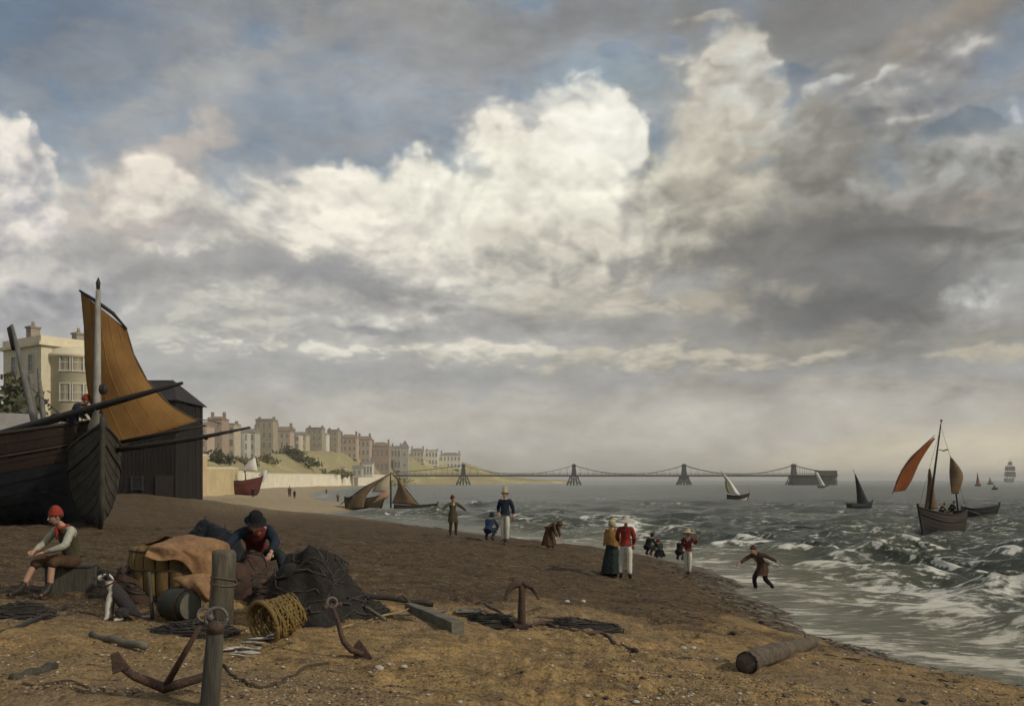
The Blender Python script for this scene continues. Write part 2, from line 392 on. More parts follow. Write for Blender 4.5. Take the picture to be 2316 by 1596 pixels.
class MB:
    """collects simple shapes into one mesh"""
    def __init__(self):
        self.v, self.f, self.sm = [], [], []

    def add(self, vs, fs, smooth=True):
        o = len(self.v)
        self.v += [tuple(p) for p in vs]
        self.f += [tuple(i + o for i in q) for q in fs]
        self.sm += [smooth] * len(fs)
        return self

    def box(self, c, s, rot=None, taper=1.0):
        c = Vector(c)
        R = Euler(rot).to_matrix() if rot else Matrix.Identity(3)
        vs = []
        for z in (-.5, .5):
            t = taper if z > 0 else 1.0
            for x, y in ((-.5, -.5), (.5, -.5), (.5, .5), (-.5, .5)):
                vs.append(c + R @ Vector((x * s[0] * t, y * s[1] * t, z * s[2])))
        return self.add(vs, [(3, 2, 1, 0), (4, 5, 6, 7), (0, 1, 5, 4), (1, 2, 6, 5), (2, 3, 7, 6), (3, 0, 4, 7)], False)

    def tube(self, pts, rad, n=8, cap=True, smooth=True, squash=1.0, rough=0.0, seed=0):
        pts = [Vector(p) for p in pts]
        if not hasattr(rad, '__len__'):
            rad = [rad] * len(pts)
        r = random.Random(seed)
        vs, fs = [], []
        up = None
        for i, p in enumerate(pts):
            a = pts[max(i - 1, 0)]
            b = pts[min(i + 1, len(pts) - 1)]
            t = (b - a).normalized()
            if up is None:
                up = Vector((0, 0, 1)) if abs(t.z) < 0.9 else Vector((0, 1, 0))
            s = t.cross(up).normalized()
            up = s.cross(t).normalized()
            for k in range(n):
                an = 2 * math.pi * k / n
                q = 1 + rough * r.uniform(-1, 1)
                vs.append(p + (s * math.cos(an) + up * math.sin(an) * squash) * rad[i] * q)
        for i in range(len(pts) - 1):
            for k in range(n):
                k2 = (k + 1) % n
                fs.append((i * n + k, i * n + k2, (i + 1) * n + k2, (i + 1) * n + k))
        if cap:
            fs.append(tuple(reversed(range(n))))
            o = (len(pts) - 1) * n
            fs.append(tuple(o + k for k in range(n)))
        return self.add(vs, fs, smooth)

    def lathe(self, prof, c=(0, 0, 0), n=20, M=None, a0=0.0, a1=2 * math.pi):
        c = Vector(c)
        full = abs(a1 - a0 - 2 * math.pi) < 1e-6
        m = n if full else n + 1
        vs, fs = [], []
        for r, z in prof:
            for k in range(m):
                a = a0 + (a1 - a0) * k / n
                q = Vector((r * math.cos(a), r * math.sin(a), z))
                vs.append(c + (M @ q if M else q))
        for i in range(len(prof) - 1):
            for k in range(n):
                k2 = (k + 1) % m
                fs.append((i * m + k, i * m + k2, (i + 1) * m + k2, (i + 1) * m + k))
        return self.add(vs, fs)

    def ball(self, c, r, n=10, sc=(1, 1, 1), M=None):
        prof = [(max(math.sin(math.pi * i / n), 1e-4), -math.cos(math.pi * i / n)) for i in range(n + 1)]
        S = Matrix.Diagonal((r * sc[0], r * sc[1], r * sc[2]))
        return self.lathe(prof, c, max(n + 2, 8), (M @ S) if M else S)

    def grid(self, rows, smooth=True):
        """rows: list of equally long point lists"""
        m = len(rows[0])
        vs = [p for r in rows for p in r]
        fs = [(i * m + j, i * m + j + 1, (i + 1) * m + j + 1, (i + 1) * m + j) for i in range(len(rows) - 1) for j in range(m - 1)]
        return self.add(vs, fs, smooth)

    def torus(self, c, R, r, n=24, k=8, M=None, a0=0, a1=2 * math.pi):
        c = Vector(c)
        pts = []
        for i in range(n + 1):
            a = a0 + (a1 - a0) * i / n
            q = Vector((R * math.cos(a), R * math.sin(a), 0))
            pts.append(c + (M @ q if M else q))
        return self.tube(pts, r, k)

    def jitter(self, amt, scale=1.0, seed=0.0):
        for i, p in enumerate(self.v):
            q = Vector(p)
            n = mnoise.noise_vector(q * scale + Vector((seed, seed * .7, 0)))
            self.v[i] = tuple(q + n * amt)
        return self

    def mesh(self, name, mats):
        me = bpy.data.meshes.new(name)
        me.from_pydata(self.v, [], self.f)
        me.polygons.foreach_set('use_smooth', self.sm)
        for m in (mats if isinstance(mats, (list, tuple)) else [mats]):
            me.materials.append(m)
        me.update()
        return me

    def build(self, name, mat, parent=None, loc=None, solid=None, bevel=None, sub=None):
        o = bpy.data.objects.new(name, self.mesh(name, mat))
        COL.objects.link(o)
        if parent is not None:
            o.parent = parent
        if loc is not None:
            o.location = loc
        if solid:
            md = o.modifiers.new('thick', 'SOLIDIFY')
            md.thickness = solid
            md.offset = 0
        if bevel:
            md = o.modifiers.new('edge', 'BEVEL')
            md.width = bevel
            md.segments = 2
            md.limit_method = 'ANGLE'
        if sub:
            md = o.modifiers.new('smooth', 'SUBSURF')
            md.levels = md.render_levels = sub
        return o


def tag(o, label=None, cat=None, group=None, kind=None):
    if label:
        o['label'] = label
    if cat:
        o['category'] = cat
    if group:
        o['group'] = group
    if kind:
        o['kind'] = kind
    return o


def thing(name, label, cat, loc=(0, 0, 0), rotz=0.0, group=None, scale=1.0):
    o = bpy.data.objects.new(name, None)
    o.empty_display_size = 0.3
    COL.objects.link(o)
    o.location = loc
    o.rotation_euler = (0, 0, rotz)
    o.scale = (scale, scale, scale)
    return tag(o, label, cat, group)


def share(src, name, parent, loc, rot=(0, 0, 0), scale=(1, 1, 1)):
    o = bpy.data.objects.new(name, src)
    COL.objects.link(o)
    o.parent = parent
    o.location = loc
    o.rotation_euler = rot
    o.scale = scale
    return o


MATS = {}


def mat(name, col, col2=None, rough=0.8, scale=4.0, bump=0.0, bscale=None, stretch=(1, 1, 1), spec=0.3, trans=0.0, speck=None, metal=0.0):
    """plain weathered surface: two colours broken by noise, with relief"""
    if name in MATS:
        return MATS[name]
    m = bpy.data.materials.new(name)
    m.use_nodes = True
    k = NT(m.node_tree)
    bs = k.n['Principled BSDF']
    bs.inputs['Roughness'].default_value = rough
    bs.inputs['Specular IOR Level'].default_value = spec
    bs.inputs['Metallic'].default_value = metal
    co = k.vm('MULTIPLY', k.new('ShaderNodeTexCoord').outputs['Object'], stretch)
    a = k.noise(co, scale, 6, 0.65, 0.3)
    b = k.noise(co, scale * 5.3, 4, 0.6)
    f = k.mr(k.m('MULTIPLY_ADD', b, 0.4, k.m('MULTIPLY', a, 0.7)), 0.36, 0.72)
    c2 = col2 or tuple(v * 0.55 for v in col)
    c = k.mix(f, col, c2)
    if speck:
        c = k.mix(k.mr(k.noise(co, scale * 9, 2, 0.5), speck[1], speck[1] + 0.06), c, speck[0])
    k.put(bs.inputs['Base Color'], c)
    if bump:
        bn = k.new('ShaderNodeBump')
        bn.inputs['Strength'].default_value = 1.0
        bn.inputs['Distance'].default_value = bump
        k.put(bn.inputs['Height'], k.noise(co, bscale or scale * 3, 6, 0.65))
        k.l.new(bn.outputs[0], bs.inputs['Normal'])
    if trans:
        tr = k.new('ShaderNodeBsdfTranslucent')
        k.put(tr.inputs['Color'], c)
        mx = k.new('ShaderNodeMixShader')
        mx.inputs[0].default_value = trans
        k.l.new(bs.outputs[0], mx.inputs[1])
        k.l.new(tr.outputs[0], mx.inputs[2])
        k.l.new(mx.outputs[0], k.n['Material Output'].inputs[0])
    MATS[name] = m
    return m


def fbm(x, y, scale, octaves=5, seed=0, gain=0.5):
    """value noise on arrays, about -1..1"""
    x = np.asarray(x, float) / scale
    y = np.asarray(y, float) / scale
    tot = np.zeros(np.broadcast(x, y).shape)
    amp, norm = 1.0, 0.0
    for o in range(octaves):
        xi, yi = np.floor(x).astype(np.int64), np.floor(y).astype(np.int64)
        fx, fy = x - xi, y - yi
        fx, fy = fx * fx * (3 - 2 * fx), fy * fy * (3 - 2 * fy)

        def hsh(a, b):
            n = (a * 374761393 + b * 668265263 + (seed + o * 17) * 1442695041) & 0xFFFFFFFF
            n = ((n ^ (n >> 13)) * 1274126177) & 0xFFFFFFFF
            return ((n ^ (n >> 16)) & 0xFFFF) / 32767.5 - 1.0
        v = (hsh(xi, yi) * (1 - fx) + hsh(xi + 1, yi) * fx) * (1 - fy) + (hsh(xi, yi + 1) * (1 - fx) + hsh(xi + 1, yi + 1) * fx) * fy
        tot += v * amp
        norm += amp
        amp *= gain
        x, y = x * 2.03 + 11.7, y * 2.03 + 5.3
    return tot / norm * 1.5


def sstep(a, b, v):
    t = np.clip((np.asarray(v, float) - a) / (b - a), 0, 1)
    return t * t * (3 - 2 * t)


def np_mesh(name, verts, quads, mats, attrs=None):
    me = bpy.data.meshes.new(name)
    verts = np.asarray(verts, np.float32)
    quads = np.asarray(quads, np.int32)
    nq, w = quads.shape
    me.vertices.add(len(verts))
    me.vertices.foreach_set('co', verts.ravel())
    me.loops.add(nq * w)
    me.loops.foreach_set('vertex_index', quads.ravel())
    me.polygons.add(nq)
    me.polygons.foreach_set('loop_start', np.arange(0, nq * w, w, dtype=np.int32))
    me.polygons.foreach_set('use_smooth', np.ones(nq, bool))
    for k_, a in (attrs or {}).items():
        at = me.attributes.new(k_, 'FLOAT', 'POINT')
        at.data.foreach_set('value', np.asarray(a, np.float32).ravel())
    for m in mats:
        me.materials.append(m)
    me.update(calc_edges=True)
    me.validate()
    return me


def grid_quads(nr, nc):
    i = np.arange(nr - 1)[:, None] * nc + np.arange(nc - 1)[None, :]
    return np.stack([i, i + 1, i + 1 + nc, i + nc], -1).reshape(-1, 4)
# ---------------------------------------------------------------- beach and sea
SHORE = np.array([(60, -30), (40, -8), (20, 4), (12.0, 10.5), (9.3, 15), (8.3, 19), (8.0, 23), (8.0, 29), (8.3, 36), (6.2, 43), (2.3, 51), (-1.7, 60),
                  (-9.8, 76), (-17.5, 86), (-20.5, 91), (-17.5, 97), (-14.6, 103), (-14.2, 111), (-20, 125), (-31, 150), (-43, 195),
                  (-56, 260), (-66, 340), (-75, 450), (-84, 560), (-84, 640), (-64, 820), (-40, 1050), (0, 1500)], float)
LAND = np.vstack([SHORE, [(-4000, 1500), (-4000, -30)]])


def shore_dist(x, y):
    """metres to the waterline, positive on land"""
    x, y = np.asarray(x, float), np.asarray(y, float)
    d2 = np.full(x.shape, 1e12)
    for (ax, ay), (bx, by) in zip(SHORE[:-1], SHORE[1:]):
        ux, uy = bx - ax, by - ay
        t = np.clip(((x - ax) * ux + (y - ay) * uy) / (ux * ux + uy * uy), 0, 1)
        d2 = np.minimum(d2, (x - ax - t * ux) ** 2 + (y - ay - t * uy) ** 2)
    ins = np.zeros(x.shape, bool)
    n = len(LAND)
    for i in range(n):
        (ax, ay), (bx, by) = LAND[i], LAND[(i + 1) % n]
        c = (ay > y) != (by > y)
        xx = (bx - ax) * (y - ay) / ((by - ay) if by != ay else 1e-9) + ax
        ins ^= c & (x < xx)
    d = np.where(ins, 1, -1) * np.sqrt(d2)
    return d + 0.75 * fbm(x, y, 3.4, 4, 301) * np.exp(-(d / 6.0) ** 2) * np.clip(1.6 - y / 60.0, 0.25, 1)


def ground_h(x, y, detail=True):
    x, y = np.asarray(x, float), np.asarray(y, float)
    d = shore_dist(x, y)
    top = 0.95 + 1.0 * sstep(52, 22, y)
    h = np.where(d > 0, top * (1 - np.exp(-(np.maximum(d, 0) / 6.2) ** 1.3)), np.maximum(d * 0.11, -3.0))
    h = h + np.clip(d - 14, 0, 60) * 0.016 * sstep(60, 100, y) + np.clip(d - 30, 0, 300) * 0.002
    # the bank under the net house and the boats
    h = h + 1.5 * np.exp(-(((x + 28) / 7.5) ** 2 + ((y - 66) / 13) ** 2)) + 0.5 * np.exp(-(((x + 24) / 6) ** 2 + ((y - 42) / 9) ** 2))
    # a low swell of shingle by the boats, hollows and ridges everywhere
    h = h + 0.25 * np.exp(-(((x + 14) / 5) ** 2 + ((y - 26) / 9) ** 2))
    near = sstep(1.0, 6.0, d)
    h = h + near * (0.14 * fbm(x, y, 9.0, 3, 3) + 0.085 * fbm(x + y * .4, y * 1.6, 2.6, 3, 5))
    if detail:
        fade = np.clip(1.5 - y / 60.0, 0, 1)
        h = h + sstep(0.3, 3.0, d) * fade * (0.060 * fbm(x, y * 1.3, 0.8, 4, 9) + 0.026 * fbm(x, y, 0.22, 3, 12))
    if detail:
        # keel grooves where boats were dragged up, and footprints
        for (ax, ay), (bx, by), wd in TRACKS:
            ux, uy = bx - ax, by - ay
            t = np.clip(((x - ax) * ux + (y - ay) * uy) / (ux * ux + uy * uy), 0, 1)
            q = np.hypot(x - ax - t * ux + 0.25 * np.sin(y * .7), y - ay - t * uy)
            h = h - 0.07 * np.exp(-(q / wd) ** 2) + 0.035 * np.exp(-((q - 2 * wd) / wd) ** 2)
        if h.size > 1000:
            flat, fx, fy = h.ravel(), x.ravel(), y.ravel()
            near_i = np.nonzero((fy > 5) & (fy < 26) & (np.abs(fx) < 14))[0]
            nx, ny = fx[near_i], fy[near_i]
            for (px_, py_, an) in PRINTS:
                m_ = np.nonzero((np.abs(nx - px_) < .35) & (np.abs(ny - py_) < .35))[0]
                if len(m_):
                    a_ = (nx[m_] - px_) * math.cos(an) + (ny[m_] - py_) * math.sin(an)
                    b_ = -(nx[m_] - px_) * math.sin(an) + (ny[m_] - py_) * math.cos(an)
                    q = (a_ / .15) ** 2 + (b_ / .075) ** 2
                    flat[near_i[m_]] += -0.045 * np.exp(-q) + 0.018 * np.exp(-(np.sqrt(q) - 1.6) ** 2 / .25)
            h = flat.reshape(h.shape)
    return h


TRACKS = [((-9, 24), (7.5, 21), .10), ((-8.6, 25.2), (7.6, 23.4), .09), ((-12, 31), (7, 38), .12), ((-3, 13), (8, 16.5), .08), ((0.2, 10.4), (2.6, 8.6), .06)]
_fr = random.Random(19)
PRINTS = []
for _ in range(34):
    _x, _y, _a = _fr.uniform(-7, 6), _fr.uniform(6.5, 22), _fr.uniform(0, 6.28)
    for _i in range(_fr.randint(5, 14)):
        _x += .62 * math.cos(_a)
        _y += .62 * math.sin(_a)
        _a += _fr.uniform(-.15, .15)
        _s = .11 if _i % 2 else -.11
        PRINTS.append((_x - _s * math.sin(_a), _y + _s * math.cos(_a), _a))


def gh(x, y):
    return float(ground_h(np.array([x]), np.array([y]))[0])


def GY(px, Y):
    """ground point at depth Y under picture column px"""
    x = (px - 1158.0) / F * Y
    return Vector((x, Y, gh(x, Y)))


def GP(px, py, y0=7.0, y1=260.0):
    """first ground point met by the sight line through (px, py)"""
    ys = np.geomspace(y0, y1, 1600)
    xs = (px - 1158.0) / F * ys
    zs = EYE - (py - HOR) / F * ys
    hs = np.maximum(ground_h(xs, ys), -0.05)
    hit = np.nonzero(zs <= hs)[0]
    i = hit[0] if len(hit) else len(ys) - 1
    return Vector((xs[i], ys[i], hs[i]))


def sand_material():
    m = bpy.data.materials.new('beach_shingle')
    m.use_nodes = True
    k = NT(m.node_tree)
    bs = k.n['Principled BSDF']
    ob = k.new('ShaderNodeTexCoord').outputs['Object']
    dist = k.new('ShaderNodeAttribute', attribute_name='shore').outputs['Fac']
    shingle_shade = k.new('ShaderNodeAttribute', attribute_name='shingle').outputs['Fac']  # cloud shade over the beach and wet waterline shingle, both as darker colour
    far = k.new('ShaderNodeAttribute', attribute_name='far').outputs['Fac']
    big = k.noise(ob, 0.35, 6, 0.62, 0.5)
    mid = k.noise(k.vm('MULTIPLY', ob, (1, 1.7, 1)), 1.7, 7, 0.66, 0.6)
    fine = k.noise(ob, 14, 6, 0.7)
    golden = k.mix(k.mr(mid, 0.36, 0.66), (0.38, 0.250, 0.100), (0.175, 0.114, 0.052))
    golden = k.mix(k.mr(big, 0.42, 0.66, 0, 0.8), golden, (0.20, 0.145, 0.085))
    golden = k.mix(k.mr(k.noise(ob, 4.2, 5, 0.6, 1.2), 0.58, 0.70, 0, 0.6), golden, (0.10, 0.062, 0.036))
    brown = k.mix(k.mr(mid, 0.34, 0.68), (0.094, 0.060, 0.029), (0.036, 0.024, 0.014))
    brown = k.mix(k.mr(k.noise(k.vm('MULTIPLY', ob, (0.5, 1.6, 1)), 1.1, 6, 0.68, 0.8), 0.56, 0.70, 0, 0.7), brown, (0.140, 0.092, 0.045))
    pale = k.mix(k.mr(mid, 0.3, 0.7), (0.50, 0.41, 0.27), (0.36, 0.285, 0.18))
    c = k.mix(k.mr(k.m('MULTIPLY_ADD', k.m('SUBTRACT', big, 0.5), 0.9, shingle_shade), 0.30, 0.72), golden, brown)
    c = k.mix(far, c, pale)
    # pebbles: cells of stone, light and dark
    cell = k.new('ShaderNodeTexVoronoi')
    k.put(cell.inputs['Vector'], ob)
    cell.inputs['Scale'].default_value = 26
    tint = k.sep(cell.outputs['Color'])
    c = k.mix(k.mr(tint[0], 0.55, 1.0, 0, 0.30), c, (0.34, 0.28, 0.20))
    c = k.mix(k.mr(tint[1], 0.62, 1.0, 0, 0.45), c, (0.045, 0.034, 0.026))
    c = k.mix(k.mr(fine, 0.35, 0.7, 0, 0.35), c, (0.06, 0.042, 0.028))
    dash = k.noise(k.vm('MULTIPLY', ob, (0.7, 2.6, 1)), 3.4, 6, 0.72, 0.4)
    c = k.mix(k.mr(dash, 0.565, 0.65, 0, 0.35), c, (0.36, 0.28, 0.17))
    c = k.mix(k.mr(dash, 0.44, 0.36, 0, 0.55), c, (0.040, 0.030, 0.024))
    wet = k.mr(k.m('MULTIPLY_ADD', k.m('SUBTRACT', big, 0.5), 2.4, dist), 0.6, 3.0, 1, 0)
    c = k.mix(wet, c, k.mix(1.0, c, (0.64, 0.61, 0.58), 'MULTIPLY'))
    # scraps of foam left by the last wave
    scrap = k.mr(k.noise(k.vm('MULTIPLY', ob, (0.9, 2.2, 1)), 2.6, 7, 0.7, 0.8), 0.545, 0.61)
    c = k.mix(k.m('MULTIPLY', scrap, k.mr(dist, 0.3, 3.6, 0.85, 0)), c, (0.50, 0.47, 0.38))
    k.put(bs.inputs['Base Color'], c)
    k.put(bs.inputs['Roughness'], k.mr(wet, 0, 1, 0.92, 0.38, False))
    bs.inputs['Specular IOR Level'].default_value = 0.12
    bn = k.new('ShaderNodeBump')
    bn.inputs['Strength'].default_value = 1.0
    bn.inputs['Distance'].default_value = 0.05
    hgt = k.m('MULTIPLY_ADD', k.m('SUBTRACT', 1.0, cell.outputs['Distance']), 0.35, k.m('MULTIPLY', fine, 0.5))
    hgt = k.m('MULTIPLY_ADD', mid, 1.4, hgt)
    k.put(bn.inputs['Height'], hgt)
    k.l.new(bn.outputs[0], bs.inputs['Normal'])
    return m


def build_beach():
    az = np.radians(np.concatenate([np.linspace(-75, -36, 70)[:-1], np.linspace(-36, 36, 640), np.linspace(36, 75, 50)[1:]]))
    dy = np.concatenate([np.geomspace(0.9, 20, 46)[:-1], np.arange(20, 360, 1.25), np.geomspace(360, 1500, 90)])[::-1]
    rr = 2.0 * F / dy
    A, R = np.meshgrid(az, rr)
    ca = np.maximum(np.cos(A), 0.5)
    X, Y = R * np.sin(A) / ca, R * np.cos(A) / ca
    d = shore_dist(X, Y)
    Z = ground_h(X, Y)
    drop = sstep(15, 40, -d)
    Z = Z - drop * 2.0
    sh = sstep(11.0, 20.0, Y - 0.30 * np.maximum(X - 1.5, 0) * 1.4 + 3.6 * fbm(X, Y * 1.5, 4.5, 4, 21))  # dark belt across the middle beach: cloud shade put into the colour
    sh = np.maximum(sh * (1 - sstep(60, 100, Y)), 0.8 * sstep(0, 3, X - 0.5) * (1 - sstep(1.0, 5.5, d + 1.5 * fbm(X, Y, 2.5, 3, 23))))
    sh = np.maximum(sh, 0.8 * sstep(-3.2, -5.5, X) * sstep(9.5, 13, Y) * (1 - sstep(60, 80, Y)))  # left foreground darkened with the same brown, painted cloud shade
    far = sstep(55, 85, Y + 6 * fbm(X, Y, 14, 3, 4)) * sstep(-60, -20, X + 0 * Y)  # far beach lying in sun: its brightness is painted as paler sand
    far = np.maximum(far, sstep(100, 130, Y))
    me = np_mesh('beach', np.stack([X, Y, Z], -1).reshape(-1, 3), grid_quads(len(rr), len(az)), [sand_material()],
                 dict(shore=d, shingle=sh, far=far))  # shingle holds painted cloud shade as well as the wet waterline shingle
    o = bpy.data.objects.new('beach', me)
    COL.objects.link(o)
    tag(o, kind='structure')


def water_material():
    m = bpy.data.materials.new('sea_water')
    m.use_nodes = True
    k = NT(m.node_tree)
    bs = k.n['Principled BSDF']
    ob = k.new('ShaderNodeTexCoord').outputs['Object']
    foam = k.new('ShaderNodeAttribute', attribute_name='foam').outputs['Fac']
    shal = k.new('ShaderNodeAttribute', attribute_name='shallow').outputs['Fac']
    farw = k.new('ShaderNodeAttribute', attribute_name='far').outputs['Fac']
    flow = k.vm('MULTIPLY', ob, (0.55, 1.5, 1.0))
    n1 = k.noise(flow, 0.9, 8, 0.68, 0.2)
    n2 = k.noise(flow, 5.5, 8, 0.72, 0.15)
    lace = k.vor(k.vm('ADD', flow, k.vm('SCALE', k.noise(flow, 1.5, 4, 0.6, color=True), scale=0.8)), 2.6)
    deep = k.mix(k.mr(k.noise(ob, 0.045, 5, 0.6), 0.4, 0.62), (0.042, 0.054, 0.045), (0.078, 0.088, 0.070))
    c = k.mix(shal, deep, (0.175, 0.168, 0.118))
    c = k.mix(k.m('MULTIPLY', farw, 0.75), c, (0.20, 0.215, 0.19))  # pale band far out: horizon sky's reflection put into the base colour
    brk = k.m('MULTIPLY_ADD', n2, 0.55, k.m('MULTIPLY', n1, 0.55))
    brk = k.m('MULTIPLY_ADD', k.m('SUBTRACT', 0.55, lace), 0.28, brk)
    f = k.mr(k.m('MULTIPLY_ADD', k.m('SUBTRACT', brk, 0.62), 1.9, foam), 0.26, 0.62)
    fleck = k.noise(k.vm('MULTIPLY', ob, (0.42, 1.5, 1.0)), 3.2, 7, 0.74, 0.1)
    f = k.m('MAXIMUM', f, k.m('MULTIPLY', k.mr(fleck, 0.54, 0.61), k.mr(k.noise(ob, 0.12, 4, 0.6), 0.42, 0.58, 0.12, 0.9)))
    c = k.mix(f, c, k.mix(shal, (0.68, 0.68, 0.62), (0.62, 0.59, 0.49)))
    k.put(bs.inputs['Base Color'], c)
    k.put(bs.inputs['Roughness'], k.mr(f, 0, 1, 0.30, 0.85, False))
    bs.inputs['IOR'].default_value = 1.33
    bs.inputs['Specular IOR Level'].default_value = 0.22
    bn = k.new('ShaderNodeBump')
    bn.inputs['Strength'].default_value = 1.0
    bn.inputs['Distance'].default_value = 0.22
    k.put(bn.inputs['Height'], k.m('MULTIPLY_ADD', n1, 1.2, k.m('MULTIPLY', n2, 0.45)))
    k.l.new(bn.outputs[0], bs.inputs['Normal'])
    return m


def build_sea():
    r = np.random.RandomState(5)
    az = np.radians(np.concatenate([np.linspace(-42, -31, 50)[:-1], np.linspace(-31, 31, 800), np.linspace(31, 60, 150)[1:]]))
    dy = np.concatenate([np.geomspace(0.5, 8, 36)[:-1], np.arange(8, 60, 0.7), np.arange(60, 330, 0.85), np.geomspace(330, 700, 60)])[::-1]
    yy = EYE * F / dy
    T, Y0 = np.meshgrid(np.tan(az), yy)
    X0 = T * Y0
    d = -shore_dist(X0, Y0)
    step = np.gradient(yy)[:, None] * np.ones_like(X0)
    Z = np.zeros_like(X0)
    DX, DY = np.zeros_like(X0), np.zeros_like(X0)
    J = np.zeros_like(X0)
    depth = sstep(-2.0, 9.0, d)
    surf = np.exp(-((d - 9) / 7.0) ** 2)               # the breakers stand up a little way off the beach
    for i in range(64):
        if i < 7:
            lam, amp = r.uniform(8, 14), 0.095 * r.uniform(0.7, 1.1)
        elif i < 24:
            lam = r.uniform(3.5, 8)
            amp = 0.0145 * lam * r.uniform(0.6, 1.1)
        else:
            lam = r.uniform(0.9, 3.5)
            amp = 0.0140 * lam * r.uniform(0.6, 1.1)
        a = math.radians(-108 + r.normal() * (16 if i < 7 else 30))
        kx, ky = math.cos(a), math.sin(a)
        k_ = 2 * math.pi / lam
        ph = k_ * (kx * X0 + ky * Y0) + r.uniform(0, 6.28) + 0.8 * fbm(X0, Y0, lam * 3, 2, 140 + i)
        w = amp * np.clip(1.3 - step / (lam * 0.35), 0, 1) * (0.10 + 0.90 * depth) * (1 + (0.30 if lam > 5 else 0.25) * surf)
        w = w * np.clip(1 + 0.9 * fbm(X0, Y0, lam * 4, 2, 40 + i), 0.1, 2)
        Z += w * np.cos(ph)
        DX -= (0.7 if lam > 4 else 0.95) * w * kx * np.sin(ph)
        DY -= (0.7 if lam > 4 else 0.95) * w * ky * np.sin(ph)
        J += 1.0 * w * k_ * np.cos(ph)
    Z += 0.05 * fbm(X0, Y0 * 1.4, 0.8, 4, 77) * np.clip(1.4 - step / 0.5, 0, 1) * depth
    patch = fbm(X0, Y0, 16, 3, 91)
    crest = sstep(0.48, 1.1, J + 0.30 * patch + 0.35 * surf)
    lee = np.roll(crest, 2, axis=0) * 0.6 + np.roll(crest, 4, axis=0) * 0.4
    chew = 0.55 + 0.75 * fbm(X0, Y0 * 1.8, 1.3, 4, 93, 0.65)
    foam = (0.62 * crest + 0.40 * lee) * np.clip(chew, 0.05, 1.1)
    caps = fbm(X0, Y0 * 2.2, 9.0, 4, 55) * 0.5 + fbm(X0, Y0 * 2.6, 2.5, 3, 56) * 0.4
    foam += 0.62 * np.clip(chew, 0.1, 1.1) * sstep(0.34, 0.7, caps + 0.16 * J) * (1 - 0.75 * sstep(150, 500, Y0)) * depth
    foam += 0.35 * sstep(0.0, 0.6, fbm(X0 * .6 + Y0 * .1, Y0 * 1.8, 6, 4, 58)) * sstep(60, 12, d)
    lines = 0.5 + 0.5 * np.cos(d * 1.15 + 3.0 * fbm(X0, Y0, 7, 3, 60))
    foam += (0.16 + 0.34 * lines + 0.42 * fbm(X0, Y0 * 1.7, 2.2, 5, 61, 0.65)) * sstep(13, 1.0, d) * (0.45 + 0.55 * sstep(70, 30, Y0))
    Z += 0.10 * sstep(7, 0, d) + 0.07 * fbm(X0, Y0, 3.5, 3, 62) * sstep(8, 0, d)
    Z -= 0.8 * sstep(3.0, 9.0, -d)
    shallow = sstep(9, 0.5, d) * 0.8 * (0.4 + 0.6 * sstep(80, 35, Y0)) + 0.10
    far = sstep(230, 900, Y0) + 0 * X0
    X, Y = X0 + DX, Y0 + DY
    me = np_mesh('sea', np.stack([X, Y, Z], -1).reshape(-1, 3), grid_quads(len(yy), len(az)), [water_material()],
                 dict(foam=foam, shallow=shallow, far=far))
    o = bpy.data.objects.new('sea', me)
    COL.objects.link(o)
    tag(o, kind='structure')
    return X, Y, Z


build_beach()
SEA = build_sea()


def sea_z(x, y):
    i = np.argmin((SEA[0] - x) ** 2 + (SEA[1] - y) ** 2)
    return float(SEA[2].ravel()[i])
# ---------------------------------------------------------------- the far shore: cliff, sea wall, houses, pier
def coast_Y(px):
    return float(np.interp(px, [380, 450, 520, 600, 700, 800, 880, 960, 1060, 1180, 1300], [165, 200, 240, 300, 380, 480, 600, 690, 800, 900, 1000]))


